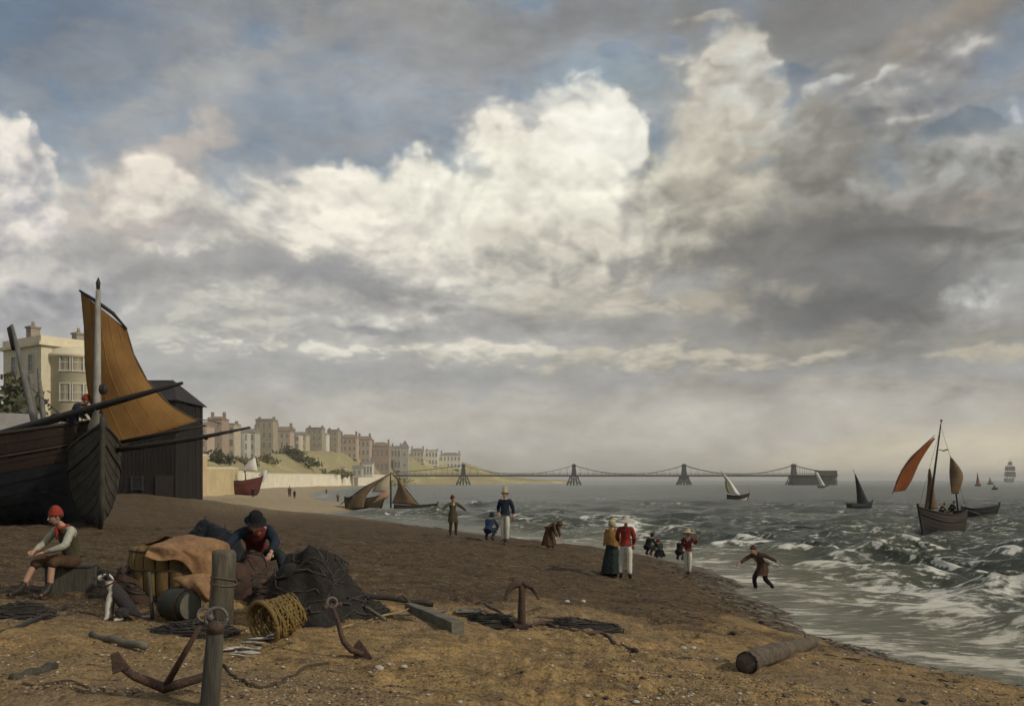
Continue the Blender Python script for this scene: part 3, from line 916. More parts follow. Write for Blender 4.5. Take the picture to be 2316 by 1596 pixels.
def build_cliff():
    """grassy slope from the sea wall up to the terrace; x, y of the wall line, then inland"""
    m = bpy.data.materials.new('cliff_turf')
    m.use_nodes = True
    k = NT(m.node_tree)
    bs = k.n['Principled BSDF']
    bs.inputs['Roughness'].default_value = 0.95
    bs.inputs['Specular IOR Level'].default_value = 0.1
    ob = k.new('ShaderNodeTexCoord').outputs['Object']
    a = k.noise(k.vm('MULTIPLY', ob, (1, 0.5, 2.2)), 0.032, 7, 0.62, 0.4)
    b = k.noise(ob, 0.16, 6, 0.7)
    c = k.mix(k.mr(a, 0.34, 0.5), (0.43, 0.37, 0.20), (0.30, 0.265, 0.14))
    c = k.mix(k.mr(a, 0.52, 0.64), c, (0.30, 0.24, 0.145))
    c = k.mix(k.mr(b, 0.56, 0.68, 0, 0.6), c, (0.19, 0.175, 0.095))
    k.put(bs.inputs['Base Color'], c)
    bn = k.new('ShaderNodeBump')
    bn.inputs['Distance'].default_value = 1.5
    k.put(bn.inputs['Height'], b)
    k.l.new(bn.outputs[0], bs.inputs['Normal'])
    pxs = np.concatenate([np.linspace(180, 400, 20)[:-1], np.linspace(400, 1300, 170)])
    us = np.concatenate([[-0.012, -0.006], np.linspace(0, 1, 34)])
    rows = []
    for u in us:
        row = []
        for px in pxs:
            Y0 = coast_Y(px) + 3
            inland = 12 + 0.22 * Y0
            Y = Y0 + u * inland + (300 * max(u - 0.9, 0) / 0.1)
            z0 = np.interp(px, [380, 560, 880, 1000, 1300], [4.0, 5.8, 5.6, 3.6, 2.0])
            ty = np.interp(px, [180, 440, 560, 640, 700, 860, 960, 1040, 1100, 1150, 1200, 1300], [1052, 1047, 1036, 1024, 1020, 1021, 1027, 1043, 1062, 1077, 1083, 1087])
            zt = EYE + (HOR - ty) / F * (Y0 + inland * 0.8)
            prof = sstep(0.0, 0.8, np.array(u)) ** 0.8
            z = z0 + max(zt - z0, 0) * float(prof)
            if u < -0.01:
                z = -0.6
            ang = (px - 1158.0) / F
            row.append((ang * Y, Y, z))
        rows.append(row)
    V = np.array(rows)
    bump = fbm(V[..., 0], V[..., 1] * 0.6, 24, 5, 33) * 1.5
    V[..., 2] += bump * np.sin(np.pi * np.clip(us, 0, 0.85) / 0.85)[:, None]
    me = np_mesh('cliff', V.reshape(-1, 3), grid_quads(len(us), len(pxs)), [m])
    o = bpy.data.objects.new('hill', me)
    COL.objects.link(o)
    tag(o, kind='structure')
    return V


CLIFF = build_cliff()


def cliff_z(x, y):
    i = np.argmin((CLIFF[..., 0] - x) ** 2 + (CLIFF[..., 1] - y) ** 2)
    return float(CLIFF[..., 2].ravel()[i])


# sea walls
M_wall = mat('pale_limewash', (0.78, 0.73, 0.58), (0.62, 0.57, 0.44), 0.9, 0.22, 0.05)
M_wall2 = mat('ochre_limewash', (0.58, 0.47, 0.27), (0.44, 0.35, 0.20), 0.9, 0.3, 0.05)
M_cope = mat('coping_stone', (0.66, 0.61, 0.46), (0.5, 0.46, 0.34), 0.9, 0.8)


def wall_run(name, label, pts, material, cope=0.35, butt=0):
    """pts: (px, Y, top py, base py)"""
    a = P(pts[0][0], pts[0][3], pts[0][1])
    t = thing(name, label, 'wall', a)
    mb, cb = MB(), MB()
    fr, bk = [], []
    for px, Y, ty, by in pts:
        p = P(px, by, Y) - a
        q = P(px, ty, Y) - a
        p.z = min(p.z, gh(p.x + a.x, p.y + a.y) - a.z) - 1.2
        fr.append((p, q))
    for i in range(len(fr) - 1):
        (p0, q0), (p1, q1) = fr[i], fr[i + 1]
        n = Vector((-(p1 - p0).y, (p1 - p0).x, 0)).normalized()
        if n.y < 0:
            n = -n
        th = n * 1.2
        bat = -n * 0.5
        mb.add([p0 + bat, p1 + bat, q1, q0, p0 + th, p1 + th, q1 + th, q0 + th],
               [(0, 1, 2, 3), (5, 4, 7, 6), (1, 5, 6, 2), (4, 0, 3, 7)], False)
        up = Vector((0, 0, cope))
        o = -n * 0.18
        cb.add([q0 + o, q1 + o, q1 + o + up, q0 + o + up, q0 + th, q1 + th, q1 + th + up, q0 + th + up],
               [(0, 1, 2, 3), (5, 4, 7, 6), (3, 2, 6, 7), (1, 0, 4, 5), (0, 3, 7, 4), (2, 1, 5, 6)], False)
    mb.build('wall_face', material, t)
    cb.build('coping', M_cope, t)
    return t


wall_run('sea_wall', 'high pinkish cream end wall beside the dark timber net house', [(386, 128, 1032, 1112), (449, 138, 1031, 1113), (452, 150, 1031, 1110)], mat('pink_limewash', (0.60, 0.47, 0.31), (0.48, 0.37, 0.25), 0.9, 0.3, 0.05))
wall_run('sea_wall', 'lower yellow ochre wall stepping down left of the red hulled boat', [(450, 140, 1060, 1110), (516, 158, 1060, 1111), (524, 163, 1061, 1113)], M_wall2)
wall_run('sea_wall', 'long low cream sea wall running under the grass slope to the pier', [(526, 215, 1067, 1100), (600, 290, 1072, 1094), (700, 372, 1072.5, 1091), (800, 474, 1073, 1090), (866, 590, 1074, 1089)], M_wall)

# houses ---------------------------------------------------------------
M_glass = mat('dark_window', (0.15, 0.145, 0.132), (0.2, 0.19, 0.172), 0.25, 2.0, spec=0.5)
M_slate = mat('slate_roof', (0.24, 0.225, 0.21), (0.17, 0.16, 0.15), 0.8, 0.6, 0.02)
M_tile = mat('tile_roof', (0.27, 0.195, 0.145), (0.2, 0.15, 0.115), 0.85, 0.6, 0.02)
M_pot = mat('chimney_pot', (0.33, 0.25, 0.19), (0.25, 0.19, 0.145), 0.9, 2.0)
_wm = {}


def wpane(w, h):
    key = (round(w, 2), round(h, 2))
    if key not in _wm:
        f, g = MB(), MB()
        f.box((0, 0, -h / 2 - 0.06), (w + .3, .22, .12)).box((0, 0, h / 2 + .05), (w + .16, .14, .1))
        for s in (-1, 1):
            f.box((s * (w / 2 + .04), 0, 0), (.08, .14, h))
        f.box((0, 0.02, 0), (w, .05, .06)).box((0, 0.02, h / 4), (.05, .05, h / 2 - .03)).box((0, 0.02, -h / 4), (.05, .05, h / 2 - .03))
        g.box((0, 0.06, 0), (w, .04, h))
        _wm[key] = (f.mesh('window_frame', mat('window_paint', (0.55, 0.52, 0.44), (0.42, 0.4, 0.34), 0.7, 1.0)), g.mesh('pane', M_glass))
    return _wm[key]


def house(px0, px1, top_py, Y, label, wall, roof='hip', cols=3, rows=3, base_py=None, depth=9.0, roofm=None, chim=2, turn=0.0, z0=None, name='terraced_house', bow=False):
    x0, x1 = (px0 - 1158) / F * Y, (px1 - 1158) / F * Y
    w = (x1 - x0)
    zt = EYE + (HOR - top_py) / F * Y
    xc = (x0 + x1) / 2
    if z0 is None:
        z0 = cliff_z(xc, Y) - 1.5
    H = zt - z0
    rh = {'hip': 0.16, 'gable': 0.22, 'flat': 0.0}[roof] * min(H, w * 1.3)
    eave = H - rh - 0.6
    t = thing(name, label, 'house', (xc, Y, z0), turn, 'houses along the cliff top terrace')
    wb = MB()
    wb.box((0, depth / 2, eave / 2), (w, depth, eave))
    wb.box((0, depth / 2, eave + .15), (w + .5, depth + .5, .3)).box((0, depth / 2, eave * .36), (w + .2, depth + .2, .22))
    if bow:
        wb.lathe([(w * .32, 0), (w * .32, eave * .94), (w * .3, eave * .97), (0.01, eave * .97)], (0, 0, 0), 16, None, math.pi, 2 * math.pi)
    wb.build('wall', wall, t)
    rb = MB()
    e = eave + .3
    a, b = w / 2 + .35, depth + .35
    if roof == 'hip':
        rb.add([(-a, -.35, e), (a, -.35, e), (a, b, e), (-a, b, e), (-a * .5, depth / 2, e + rh), (a * .5, depth / 2, e + rh)],
               [(0, 1, 5, 4), (2, 3, 4, 5), (1, 2, 5), (3, 0, 4), (3, 2, 1, 0)], False)
    elif roof == 'gable':
        rb.add([(-a, -.35, e), (a, -.35, e), (a, b, e), (-a, b, e), (-a, depth / 2, e + rh), (a, depth / 2, e + rh)],
               [(0, 1, 5, 4), (2, 3, 4, 5), (1, 2, 5), (3, 0, 4), (3, 2, 1, 0)], False)
    else:
        rb.box((0, depth / 2, e + .3), (w + .1, depth + .1, .6))
    ro = rb.build('roof', roofm or M_slate, t)
    for i in range(chim):
        cx = (-.5 + (i / max(chim - 1, 1) if chim > 1 else .9)) * w * .84
        cb = MB().box((cx, depth * .5, e + rh * .5 + .9), (1.2, .9, rh + 1.2)).box((cx, depth * .5, e + rh + 1.45), (1.4, 1.1, .2))
        for q in (-.35, .35):
            cb.tube([(cx + q, depth * .5, e + rh + 1.5), (cx + q, depth * .5, e + rh + 2.0)], [.17, .13], 8)
        cb.build('chimney', M_pot, ro)
    ww, wh = min(1.25, w / cols * .5), eave / rows * .52
    fm, gm = wpane(ww, wh)
    for r in range(rows):
        for c in range(cols):
            x = (c + .5) / cols * w - w / 2
            z = (r + .52) / rows * eave
            y = -0.05
            if bow and abs(x) < w * .32:
                y = -math.sqrt(max((w * .32) ** 2 - x * x, 0)) - .05
            fr = share(fm, 'window', t, (x, y, z))
            share(gm, 'pane', fr, (0, 0, 0))
    return t


W_buff = mat('buff_stucco', (0.50, 0.44, 0.33), (0.40, 0.35, 0.26), 0.9, 0.25)
W_pink = mat('pink_stucco', (0.45, 0.36, 0.29), (0.37, 0.29, 0.23), 0.9, 0.25)
W_grey = mat('grey_stucco', (0.44, 0.41, 0.35), (0.35, 0.325, 0.28), 0.9, 0.25)
W_olive = mat('olive_stucco', (0.36, 0.315, 0.23), (0.28, 0.245, 0.18), 0.9, 0.25)
W_brick = mat('brown_brick', (0.36, 0.275, 0.21), (0.28, 0.215, 0.165), 0.9, 0.4)
W_white = mat('white_stucco', (0.66, 0.63, 0.54), (0.52, 0.50, 0.42), 0.9, 0.3)
HOUSES = [
    (360, 432, 962, 265, 'grey house nearest the dark net house, behind the dark spars', W_grey, 'hip', 4, 3),
    (434, 468, 950, 285, 'tall pinkish brown house with a red roof above the spar tips', W_pink, 'gable', 2, 4),
    (470, 502, 938, 300, 'tallest brown house of the left cluster with chimney smoke height stack', W_brick, 'hip', 2, 5),
    (503, 530, 958, 312, 'narrow pale buff house right of the tallest brown house', W_buff, 'flat', 2, 4),
    (531, 576, 966, 330, 'wide grey house just beyond the tip of the long spar', W_grey, 'hip', 4, 3),
    (578, 617, 948, 345, 'dark olive block standing up above the grass, left of the pink gable', W_olive, 'flat', 3, 4),
    (619, 656, 962, 372, 'pale pink gabled house between two dark blocks', W_pink, 'gable', 3, 3),
    (658, 692, 974, 390, 'buff house in the middle of the terrace above the slope', W_buff, 'hip', 3, 3),
    (694, 728, 967, 405, 'dark brown block over the darkest bushes of the slope', W_olive, 'flat', 3, 4),
    (730, 738, 980, 415, 'thin white house squeezed between two brown blocks', W_white, 'flat', 1, 4),
    (740, 764, 972, 425, 'dark olive house at the left end of the pink terrace', W_olive, 'flat', 2, 4),
    (766, 806, 980, 440, 'long pink terrace house with low roof', W_pink, 'hip', 4, 3),
    (808, 836, 984, 460, 'pink house with a raised roof above the white cottage', W_pink, 'gable', 3, 3),
    (838, 880, 998, 490, 'low tan brick house at the right end of the pink terrace', W_brick, 'hip', 4, 2),
    (884, 906, 1006, 540, 'low grey house beside the church like turret', W_grey, 'hip', 3, 2),
    (928, 958, 1012, 620, 'pale cream house right of the pointed turret', W_buff, 'hip', 4, 2),
    (962, 990, 1018, 650, 'low white house on the pale yellow slope', W_white, 'flat', 4, 2),
    (994, 1042, 1022, 690, 'long pale terrace furthest along the cliff, left of the first pier tower', W_white, 'hip', 6, 2),
]
for i, (a, b, ty, Y, lab, wm, rf, c, r) in enumerate(HOUSES):
    lab = lab.replace(' with chimney smoke height stack', '')
    YY = Y + 0.2 * Y * 0.9 + 12
    house(a, b, ty, YY, lab, wm, rf, c, r, roofm=M_tile if wm in (W_pink, W_brick) else M_slate, chim=0 if b - a < 12 else 2, bow=(i in (4, 7)))

# turret with pointed roof among the far houses
_p = P(916, 1040, 640)
t = thing('turret', 'grey pointed turret rising above the far end of the cliff houses', 'tower', (_p.x, _p.y, cliff_z(_p.x, _p.y) - 1))
_h = EYE + (HOR - 1012) / F * 640 - t.location.z
MB().box((0, 0, _h / 2), (5.5, 5.5, _h)).box((0, 0, _h + .2), (6.1, 6.1, .4)).build('wall', W_grey, t)
MB().add([(-3, -3, _h + .4), (3, -3, _h + .4), (3, 3, _h + .4), (-3, 3, _h + .4), (0, 0, _h + 5.5)], [(0, 1, 4), (1, 2, 4), (2, 3, 4), (3, 0, 4)], False).build('roof', M_slate, t)
fm, gm = wpane(1.2, 2.2)
for z in (_h * .45, _h * .78):
    fr = share(fm, 'window', t, (0, -2.8, z))
    share(gm, 'pane', fr, (0, 0, 0))

# cottages behind the sea wall
house(822, 842, 1040, 470, 'white cottage behind the sea wall with a dark roof, below the pink terrace', W_white, 'gable', 3, 1, z0=5.0, depth=6, chim=1, name='cottage')
house(797, 818, 1050, 462, 'grey cottage just left of the white cottage behind the sea wall', W_grey, 'gable', 2, 1, z0=5.0, depth=6, chim=1, name='cottage')
house(768, 779, 1054, 455, 'little white bathing hut standing alone behind the sea wall', W_white, 'hip', 1, 1, z0=5.0, depth=5, chim=0, name='hut')

# shrubs on the slope --------------------------------------------------
M_leaf = mat('scrub_leaf', (0.115, 0.115, 0.058), (0.07, 0.072, 0.038), 0.85, 1.2, trans=0.2)
M_leaf2 = mat('dry_scrub_leaf', (0.20, 0.175, 0.085), (0.13, 0.115, 0.058), 0.85, 1.2, trans=0.2)
M_bark = mat('bark', (0.11, 0.085, 0.06), (0.07, 0.055, 0.04), 0.9, 3.0)


def leaf_cloud(rng, n, rx, ry, rz, zc, size, lobes):
    mb = MB()
    cs = [(rng.gauss(0, .45) * rx, rng.gauss(0, .45) * ry, zc + rng.uniform(-.6, .75) * rz, rng.uniform(.35, .6)) for _ in range(lobes)]
    for _ in range(n):
        cx, cy, cz, s = rng.choice(cs)
        v = Vector((rng.gauss(0, 1), rng.gauss(0, 1), rng.gauss(0, 1))).normalized() * (rng.random() ** .45)
        c = Vector((cx + v.x * rx * s, cy + v.y * ry * s, cz + v.z * rz * s))
        R = Euler((rng.uniform(0, 6.3), rng.uniform(0, 6.3), rng.uniform(0, 6.3))).to_matrix()
        q = size * rng.uniform(.6, 1.4)
        mb.add([c + R @ Vector(a) * q for a in ((-.5, -.35, 0), (.5, -.3, .05), (.4, .4, 0), (-.45, .3, -.06))], [(0, 1, 2, 3)], False)
    return mb


_rng = random.Random(31)
SHRUBS = [(648, 395, 5, M_leaf, 'dark green bush below the pale gabled house'), (672, 398, 7, M_leaf, 'large dark bush in the middle of the slope'),
          (700, 405, 6, M_leaf, 'broad dark bush above the long sea wall, under the brown block'), (742, 425, 5, M_leaf2, 'dry olive bush right of the dark bushes on the slope'),
          (770, 440, 5, M_leaf2, 'dry bush above the little white hut'), (866, 530, 6, M_leaf2, 'brown scrub beside the white cottage'),
          (900, 570, 8, M_leaf2, 'wide brown scrub right of the white cottage near the pier root'), (560, 300, 4, M_leaf2, 'low dry bush behind the white sail'),
          (600, 335, 4, M_leaf2, 'low dry bush under the dark olive block'), (478, 250, 4, M_leaf, 'dark shrub behind the ochre wall')]
for px, Y, r_, mm, lab in SHRUBS:
    x = (px - 1158) / F * Y
    t = thing('shrub', lab, 'shrub', (x, Y, cliff_z(x, Y) - .3), 0, 'bushes on the grass slope')
    leaf_cloud(_rng, 420, r_ * 1.25, r_, r_ * .55, r_ * .3, 0.75, 9).build('foliage', mm, t)
    MB().tube([(0, 0, -.5), (.1, 0, r_ * .4)], [.25, .1], 6).build('stem', M_bark, t)

# pier -----------------------------------------------------------------
M_iron = mat('pier_iron', (0.060, 0.062, 0.056), (0.04, 0.042, 0.04), 0.7, 0.5)
M_deck = mat('pier_deck', (0.075, 0.070, 0.058), (0.05, 0.047, 0.04), 0.85, 0.5)
PY = 625.0
pxw = lambda px: (px - 1158.0) / F * PY
t = thing('chain_pier', 'long dark chain pier on four towers stretching out over the sea', 'pier', (pxw(866), PY, 0))
ox = pxw(866)
X_end = pxw(1889) - ox
towers = [pxw(q) - ox for q in (1048, 1298, 1547, 1795)]
zd = EYE + (HOR - 1074.5) / F * PY
zt = EYE + (HOR - 1049) / F * PY
MB().box((X_end / 2, 0, zd), (X_end, 4.2, .75)).box((X_end / 2, -2.1, zd - .5), (X_end, .3, .7)).box((X_end / 2, 2.1, zd - .5), (X_end, .3, .7)).build('deck', M_deck, t)
for s in (-1, 1):
    rl = MB().box((X_end / 2, s * 2.15, zd + 1.5), (X_end, .12, .14)).box((X_end / 2, s * 2.15, zd + 1.0), (X_end, .07, .08))
    x = 1.0
    while x < X_end:
        rl.box((x, s * 2.15, zd + .95), (.12, .12, 1.15))
        x += 3.0
    rl.build('railing', M_iron, t)
for x in towers:
    tw = MB()
    for s in (-1, 1):
        tw.box((x, s * 1.7, zd + (zt - zd) * .42), (3.4, 1.1, (zt - zd) * .84), None, .62)
    tw.box((x, 0, zd + (zt - zd) * .86), (2.5, 4.6, 1.0)).box((x, 0, zd + (zt - zd) * .94), (3.0, 5.0, .35)).box((x, 0, zt - .25), (1.8, 3.6, .9), None, .6)
    to = tw.build('tower', M_iron, t)
    for i in range(5):
        for s in (-1, 1):
            q = -4.2 + i * 2.1
            MB().tube([(x + q * 1.35, s * 3.0, -2), (x + q * .55, s * 1.8, zd - .4)], .36, 8).build('pile', M_iron, t)
    br = MB()
    for s in (-1, 1):
        br.tube([(x - 5.2, s * 2.85, 0.4), (x + 3.2, s * 2.1, zd - .9)], .2, 6).tube([(x + 5.2, s * 2.85, 0.4), (x - 3.2, s * 2.1, zd - .9)], .2, 6)
        br.tube([(x - 4.8, s * 2.7, 1.9), (x + 4.8, s * 2.7, 1.9)], .18, 6)
    br.build('brace', M_iron, t)
spans = [(0 - 4, zd + 1.4, towers[0], zt - .8)] + [(towers[i], zt - .8, towers[i + 1], zt - .8) for i in range(3)] + [(towers[3], zt - .8, X_end - 2, zd + 2.2)]
for (xa, za, xb, zb) in spans:
    for s in (-1, 1):
        ch = MB()
        pts = []
        for i in range(33):
            u = i / 32
            sag = 0 if (xa < 0 or xb > X_end - 5) else 1
            lo = zd + .8
            z = (za * (1 - u) + zb * u) - sag * (min(za, zb) - lo) * 4 * u * (1 - u) - (0 if sag else 1.6 * 4 * u * (1 - u) * .5)
            pts.append((xa + (xb - xa) * u, s * 2.4, z))
        ch.tube(pts, .17, 5)
        for i in range(1, 32):
            if i % 2 == 0:
                ch.tube([pts[i], (pts[i][0], pts[i][1], zd)], .05, 4)
        ch.build('chain', M_iron, t)
hb = MB()
xh0 = towers[3] - 1.5
for s in (-3.2, 0, 3.2):
    hb.box(((xh0 + X_end) / 2, s, zd - 1.2), (X_end - xh0, .5, 1.2))
for q in np.arange(xh0, X_end + .1, 1.6):
    for s in (-4, -1.3, 1.3, 4):
        hb.tube([(q, s, -3), (q, s, zd)], .32, 6)
for s in (-4, 4):
    for zz in (1.2, 2.9):
        hb.box(((xh0 + X_end) / 2, s * 1.03, zz), (X_end - xh0, .3, .8))
hb.box(((xh0 + X_end) / 2, 0, zd + .06), (X_end - xh0 + 1, 9.5, .7))
hb.build('pier_head', M_deck, t)
sb = MB().box((X_end - 6.5, 0, zd + 1.75), (13, 8, 2.7)).box((X_end - 6.5, 0, zd + 3.2), (13.4, 8.5, .25))
sb.build('shelter', M_deck, t)

# air: the far shore and the ships pale with distance
haze = MB().box((0, 7000, 31.0), (18000, 15000, 70.0))
ho = haze.build('haze', None)
hm = bpy.data.materials.new('haze_air')
hm.use_nodes = True
_k = NT(hm.node_tree)
_k.n.clear()
_v = _k.new('ShaderNodeVolumePrincipled')
_v.inputs['Color'].default_value = (0.92, 0.90, 0.86, 1)
_v.inputs['Density'].default_value = 0.00024
_v.inputs['Anisotropy'].default_value = 0.2
_k.l.new(_v.outputs[0], _k.new('ShaderNodeOutputMaterial').inputs['Volume'])
ho.data.materials.clear()
ho.data.materials.append(hm)
tag(ho, kind='stuff')
# ---------------------------------------------------------------- the two near buildings and the tree at the left
M_black = mat('black_boards', (0.017, 0.013, 0.011), (0.010, 0.008, 0.007), 0.95, 2.5, 0.01, 9, (3, 3, .3))
M_blackroof = mat('dark_shingle_roof', (0.028, 0.024, 0.026), (0.018, 0.016, 0.018), 0.8, 1.5, 0.01)
M_door = mat('dark_door', (0.032, 0.024, 0.018), (0.02, 0.016, 0.013), 0.8, 2.0)
NY = 66.0
x0, x1 = (246 - 1158) / F * NY, (395 - 1158) / F * NY
zb = gh((x0 + x1) / 2, NY) - 1.0
t = thing('net_house', 'tall black timber net house half hidden behind the tan sail', 'hut', ((x0 + x1) / 2, NY, zb), 0)
w = x1 - x0
ze = EYE + (HOR - 905) / F * NY - zb
zr = EYE + (HOR - 849) / F * NY - zb
MB().box((0, 3, ze / 2), (w - .1, 5.9, ze)).build('wall', M_black, t)
bd = MB()
_r = random.Random(4)
n = int(w / .28)
for i in range(n):
    bx = -w / 2 + (i + .5) * w / n
    bd.box((bx, -.03 - _r.uniform(0, .03), ze / 2), (w / n - .03, .06, ze))
for i in range(21):
    bd.box((w / 2 + _r.uniform(0, .03), .15 + i * .28, ze / 2), (.06, .25, ze))
tag(bd.build('boarding', M_black, t), kind='stuff')
a = w / 2 + .3
MB().add([(-a, -.35, ze), (a, -.35, ze), (a, 6.3, ze), (-a, 6.3, ze), (-a, 3, zr), (w / 2 - 1.25, 3, zr)], [(0, 1, 5, 4), (2, 3, 4, 5), (1, 2, 5), (3, 0, 4), (3, 2, 1, 0)], False).build('roof', M_blackroof, t)
for px, py, ww, hh in ((312, 1092, .8, .9), (334, 968, .8, .9)):
    c = P(px, py, NY) - t.location
    fr = MB()
    for s in (-1, 1):
        fr.box((s * ww / 2, 0, 0), (.1, .12, hh + .2)).box((0, 0, s * hh / 2), (ww - .1, .12, .1))
    fo = fr.build('window', M_oldm if 'M_oldm' in globals() else mat('old_frame', (0.045, 0.042, 0.038), None, .8, 3), t, (c.x, -.14, c.z))
    MB().box((0, .05, 0), (ww - .1, .03, hh)).build('pane', mat('black_glass', (0.018, 0.018, 0.02), None, .35, 3), fo)
dc = P(385, 1100, NY) - t.location
MB().box((0, 0, 1.1), (1.3, .08, 2.3)).build('door', M_door, t, (dc.x - .4, -.15, dc.z - 1.4))

# cream bow fronted house
HYc = 92.0
cx = (93 - 1158) / F * HYc
zb = gh(cx, HYc) - .5
H = EYE + (HOR - 780) / F * HYc - zb
t = thing('town_house', 'tall cream house with a curved bow front at the far left', 'house', (cx, HYc, zb), math.radians(55))
M_cream = mat('cream_stucco', (0.62, 0.56, 0.41), (0.50, 0.45, 0.32), 0.9, .3, .01)
Wd, Dp = 7.5, 8.0
MB().box((Wd / 2, Dp / 2, H / 2), (Wd, Dp, H)).build('wall', M_cream, t)
bw = MB().lathe([(2.6, 0), (2.6, H * .93), (2.85, H * .935), (2.85, H * .955), (2.6, H * .96), (2.45, H * .985), (1.6, H * 1.0), (.01, H * 1.005)], (3.6, 0, 0), 24, None, math.pi, 2 * math.pi)
bw.build('bow_front', M_cream, t)
MB().box((Wd / 2, Dp / 2, H + .18), (Wd + .7, Dp + .7, .35)).box((Wd / 2, Dp / 2, H + .7), (Wd + .1, Dp + .1, .7)).build('parapet', mat('cream_cornice', (0.66, 0.60, 0.44), (0.54, 0.48, 0.34), .9, .4), t)
for bx, by in ((1.2, 4), (6.2, 4)):
    c = MB().box((bx, by, H + 1.6), (1.0, 1.0, 1.4)).box((bx, by, H + 2.35), (1.2, 1.2, .2))
    c.tube([(bx, by, H + 2.4), (bx, by, H + 3.0)], [.2, .16], 8)
    c.build('chimney', mat('chimney_brick', (0.30, 0.26, 0.2), (0.22, 0.19, 0.15), .9, 1.5), t)
fm, gm = wpane(.95, 1.7)
for r in range(5):
    z = H * (.10 + .185 * r) + 1.0
    for an in (-140, -113, -90, -62, -35):
        A = math.radians(an)
        fr = share(fm, 'window', t, (3.6 + 2.62 * math.cos(A), 2.62 * math.sin(A), z), (0, 0, A + math.pi / 2))
        share(gm, 'pane', fr, (0, 0, 0))
    fr = share(fm, 'window', t, (6.9, -.05, z))
    share(gm, 'pane', fr, (0, 0, 0))
    for q in (2.0, 5.6):
        fr = share(fm, 'window', t, (-.05, q, z), (0, 0, -math.pi / 2))
        share(gm, 'pane', fr, (0, 0, 0))
ar = MB()
pts = [(1.0 * math.cos(a), 0, 1.0 * math.sin(a) + 1.2) for a in np.linspace(0, math.pi, 15)]
ar.add([(-1.0, 0, -2.2)] + [tuple(p) for p in reversed(pts)] + [(1.0, 0, -2.2)], [tuple(range(len(pts) + 2))], False)
ao = ar.build('arched_window', M_glass, t, solid=.06)
ao.location = (-.08, 3.8, H * .60)
ao.rotation_euler = (0, 0, -math.pi / 2)
MB().tube([(-1.1, 0, -2.2)] + [(p[0] * 1.1, 0, (p[2] - 1.2) * 1.1 + 1.2) for p in reversed(pts)] + [(1.1, 0, -2.2)], .12, 6).build('arch_moulding', M_cream, ao)

# lower building and tree at the very edge
c = P(6, 960, 78)
zb = gh(c.x, 78) - .5
t = thing('stable', 'low grey building with a dull roof behind the leaning masts', 'house', (c.x - 1, 78, zb), .5)
MB().box((0, 3, 3.6), (8, 6, 7.2)).build('wall', mat('grey_render', (0.17, 0.16, 0.135), (0.12, 0.115, 0.1), .9, .5), t)
MB().add([(-4.3, -.4, 7.2), (4.3, -.4, 7.2), (4.3, 6.4, 7.2), (-4.3, 6.4, 7.2), (-4.3, 3, 9.2), (4.3, 3, 9.2)], [(0, 1, 5, 4), (2, 3, 4, 5), (1, 2, 5), (3, 0, 4), (3, 2, 1, 0)], False).build('roof', M_slate, t)
fm, gm = wpane(.9, 1.5)
for q in (-2.2, 0, 2.2):
    for z in (2.4, 5.2):
        fr = share(fm, 'window', t, (q, -.05, z))
        share(gm, 'pane', fr, (0, 0, 0))
tp = P(2, 1000, 86)
t = thing('tree', 'dark leafy tree beside the cream house at the left edge', 'tree', (tp.x, 86, gh(tp.x, 86) - .2))
MB().tube([(0, 0, -.5), (.1, 0, 3), (-.2, .1, 6.5), (.1, 0, 9)], [.5, .38, .26, .08], 10).tube([(0, 0, 4), (1.8, .2, 7), (2.4, 0, 9)], [.2, .14, .05], 7).tube([(-.1, 0, 5), (-1.8, -.4, 8), (-2.2, 0, 10)], [.2, .13, .05], 7).build('trunk', M_bark, t)
leaf_cloud(random.Random(8), 1500, 3.6, 3.4, 3.6, 9.0, .55, 16).build('crown', M_leaf, t)
# ---------------------------------------------------------------- people
SKIN = mat('skin', (0.42, 0.25, 0.17), (0.34, 0.19, 0.13), 0.6, 8.0, spec=0.3)
M_eye = mat('eye_dark', (0.02, 0.016, 0.014), None, 0.3, 8.0)
HAIR = mat('dark_hair', (0.035, 0.024, 0.017), (0.02, 0.014, 0.01), 0.7, 30.0, 0.004)
BOOT = mat('boot_leather', (0.035, 0.026, 0.02), (0.02, 0.016, 0.013), 0.6, 10.0)


def cloth(name, col, dark=0.62):
    return mat('cloth_' + name, col, tuple(v * dark for v in col), 0.92, 5.0, 0.035, 9.0, spec=0.1)


STAND = dict(pelvis=(0, 0, .94), waist=(0, .01, 1.08), chest=(0, .0, 1.30), neck=(0, .01, 1.45), head=(0, -.015, 1.60),
             ls=(.175, .01, 1.395), le=(.225, .03, 1.13), lw=(.21, -.07, .90), rs=(-.175, .01, 1.395), re=(-.225, .03, 1.13), rw=(-.21, -.07, .90),
             lh=(.09, 0, .91), lk=(.105, -.02, .50), la=(.105, .03, .09), lt=(.115, -.13, .035),
             rh=(-.09, 0, .91), rk=(-.105, -.02, .50), ra=(-.105, .03, .09), rt=(-.115, -.13, .035))


def skin_shape(verts, edges, radii, levels=1):
    me = bpy.data.meshes.new('skeleton')
    me.from_pydata([tuple(v) for v in verts], edges, [])
    o = bpy.data.objects.new('skeleton', me)
    COL.objects.link(o)
    md = o.modifiers.new('skin', 'SKIN')
    md.use_smooth_shade = True
    md.branch_smoothing = 0.3
    for i, d in enumerate(me.skin_vertices[0].data):
        r = radii[i]
        d.radius = r if isinstance(r, tuple) else (r, r)
        d.use_root = (i == 0)
    s = o.modifiers.new('sub', 'SUBSURF')
    s.levels = s.render_levels = levels
    dg = bpy.context.evaluated_depsgraph_get()
    ev = o.evaluated_get(dg)
    m2 = ev.to_mesh()
    mb = MB()
    mb.add([v.co.copy() for v in m2.vertices], [tuple(p.vertices) for p in m2.polygons])
    ev.to_mesh_clear()
    bpy.data.objects.remove(o)
    bpy.data.meshes.remove(me)
    return mb


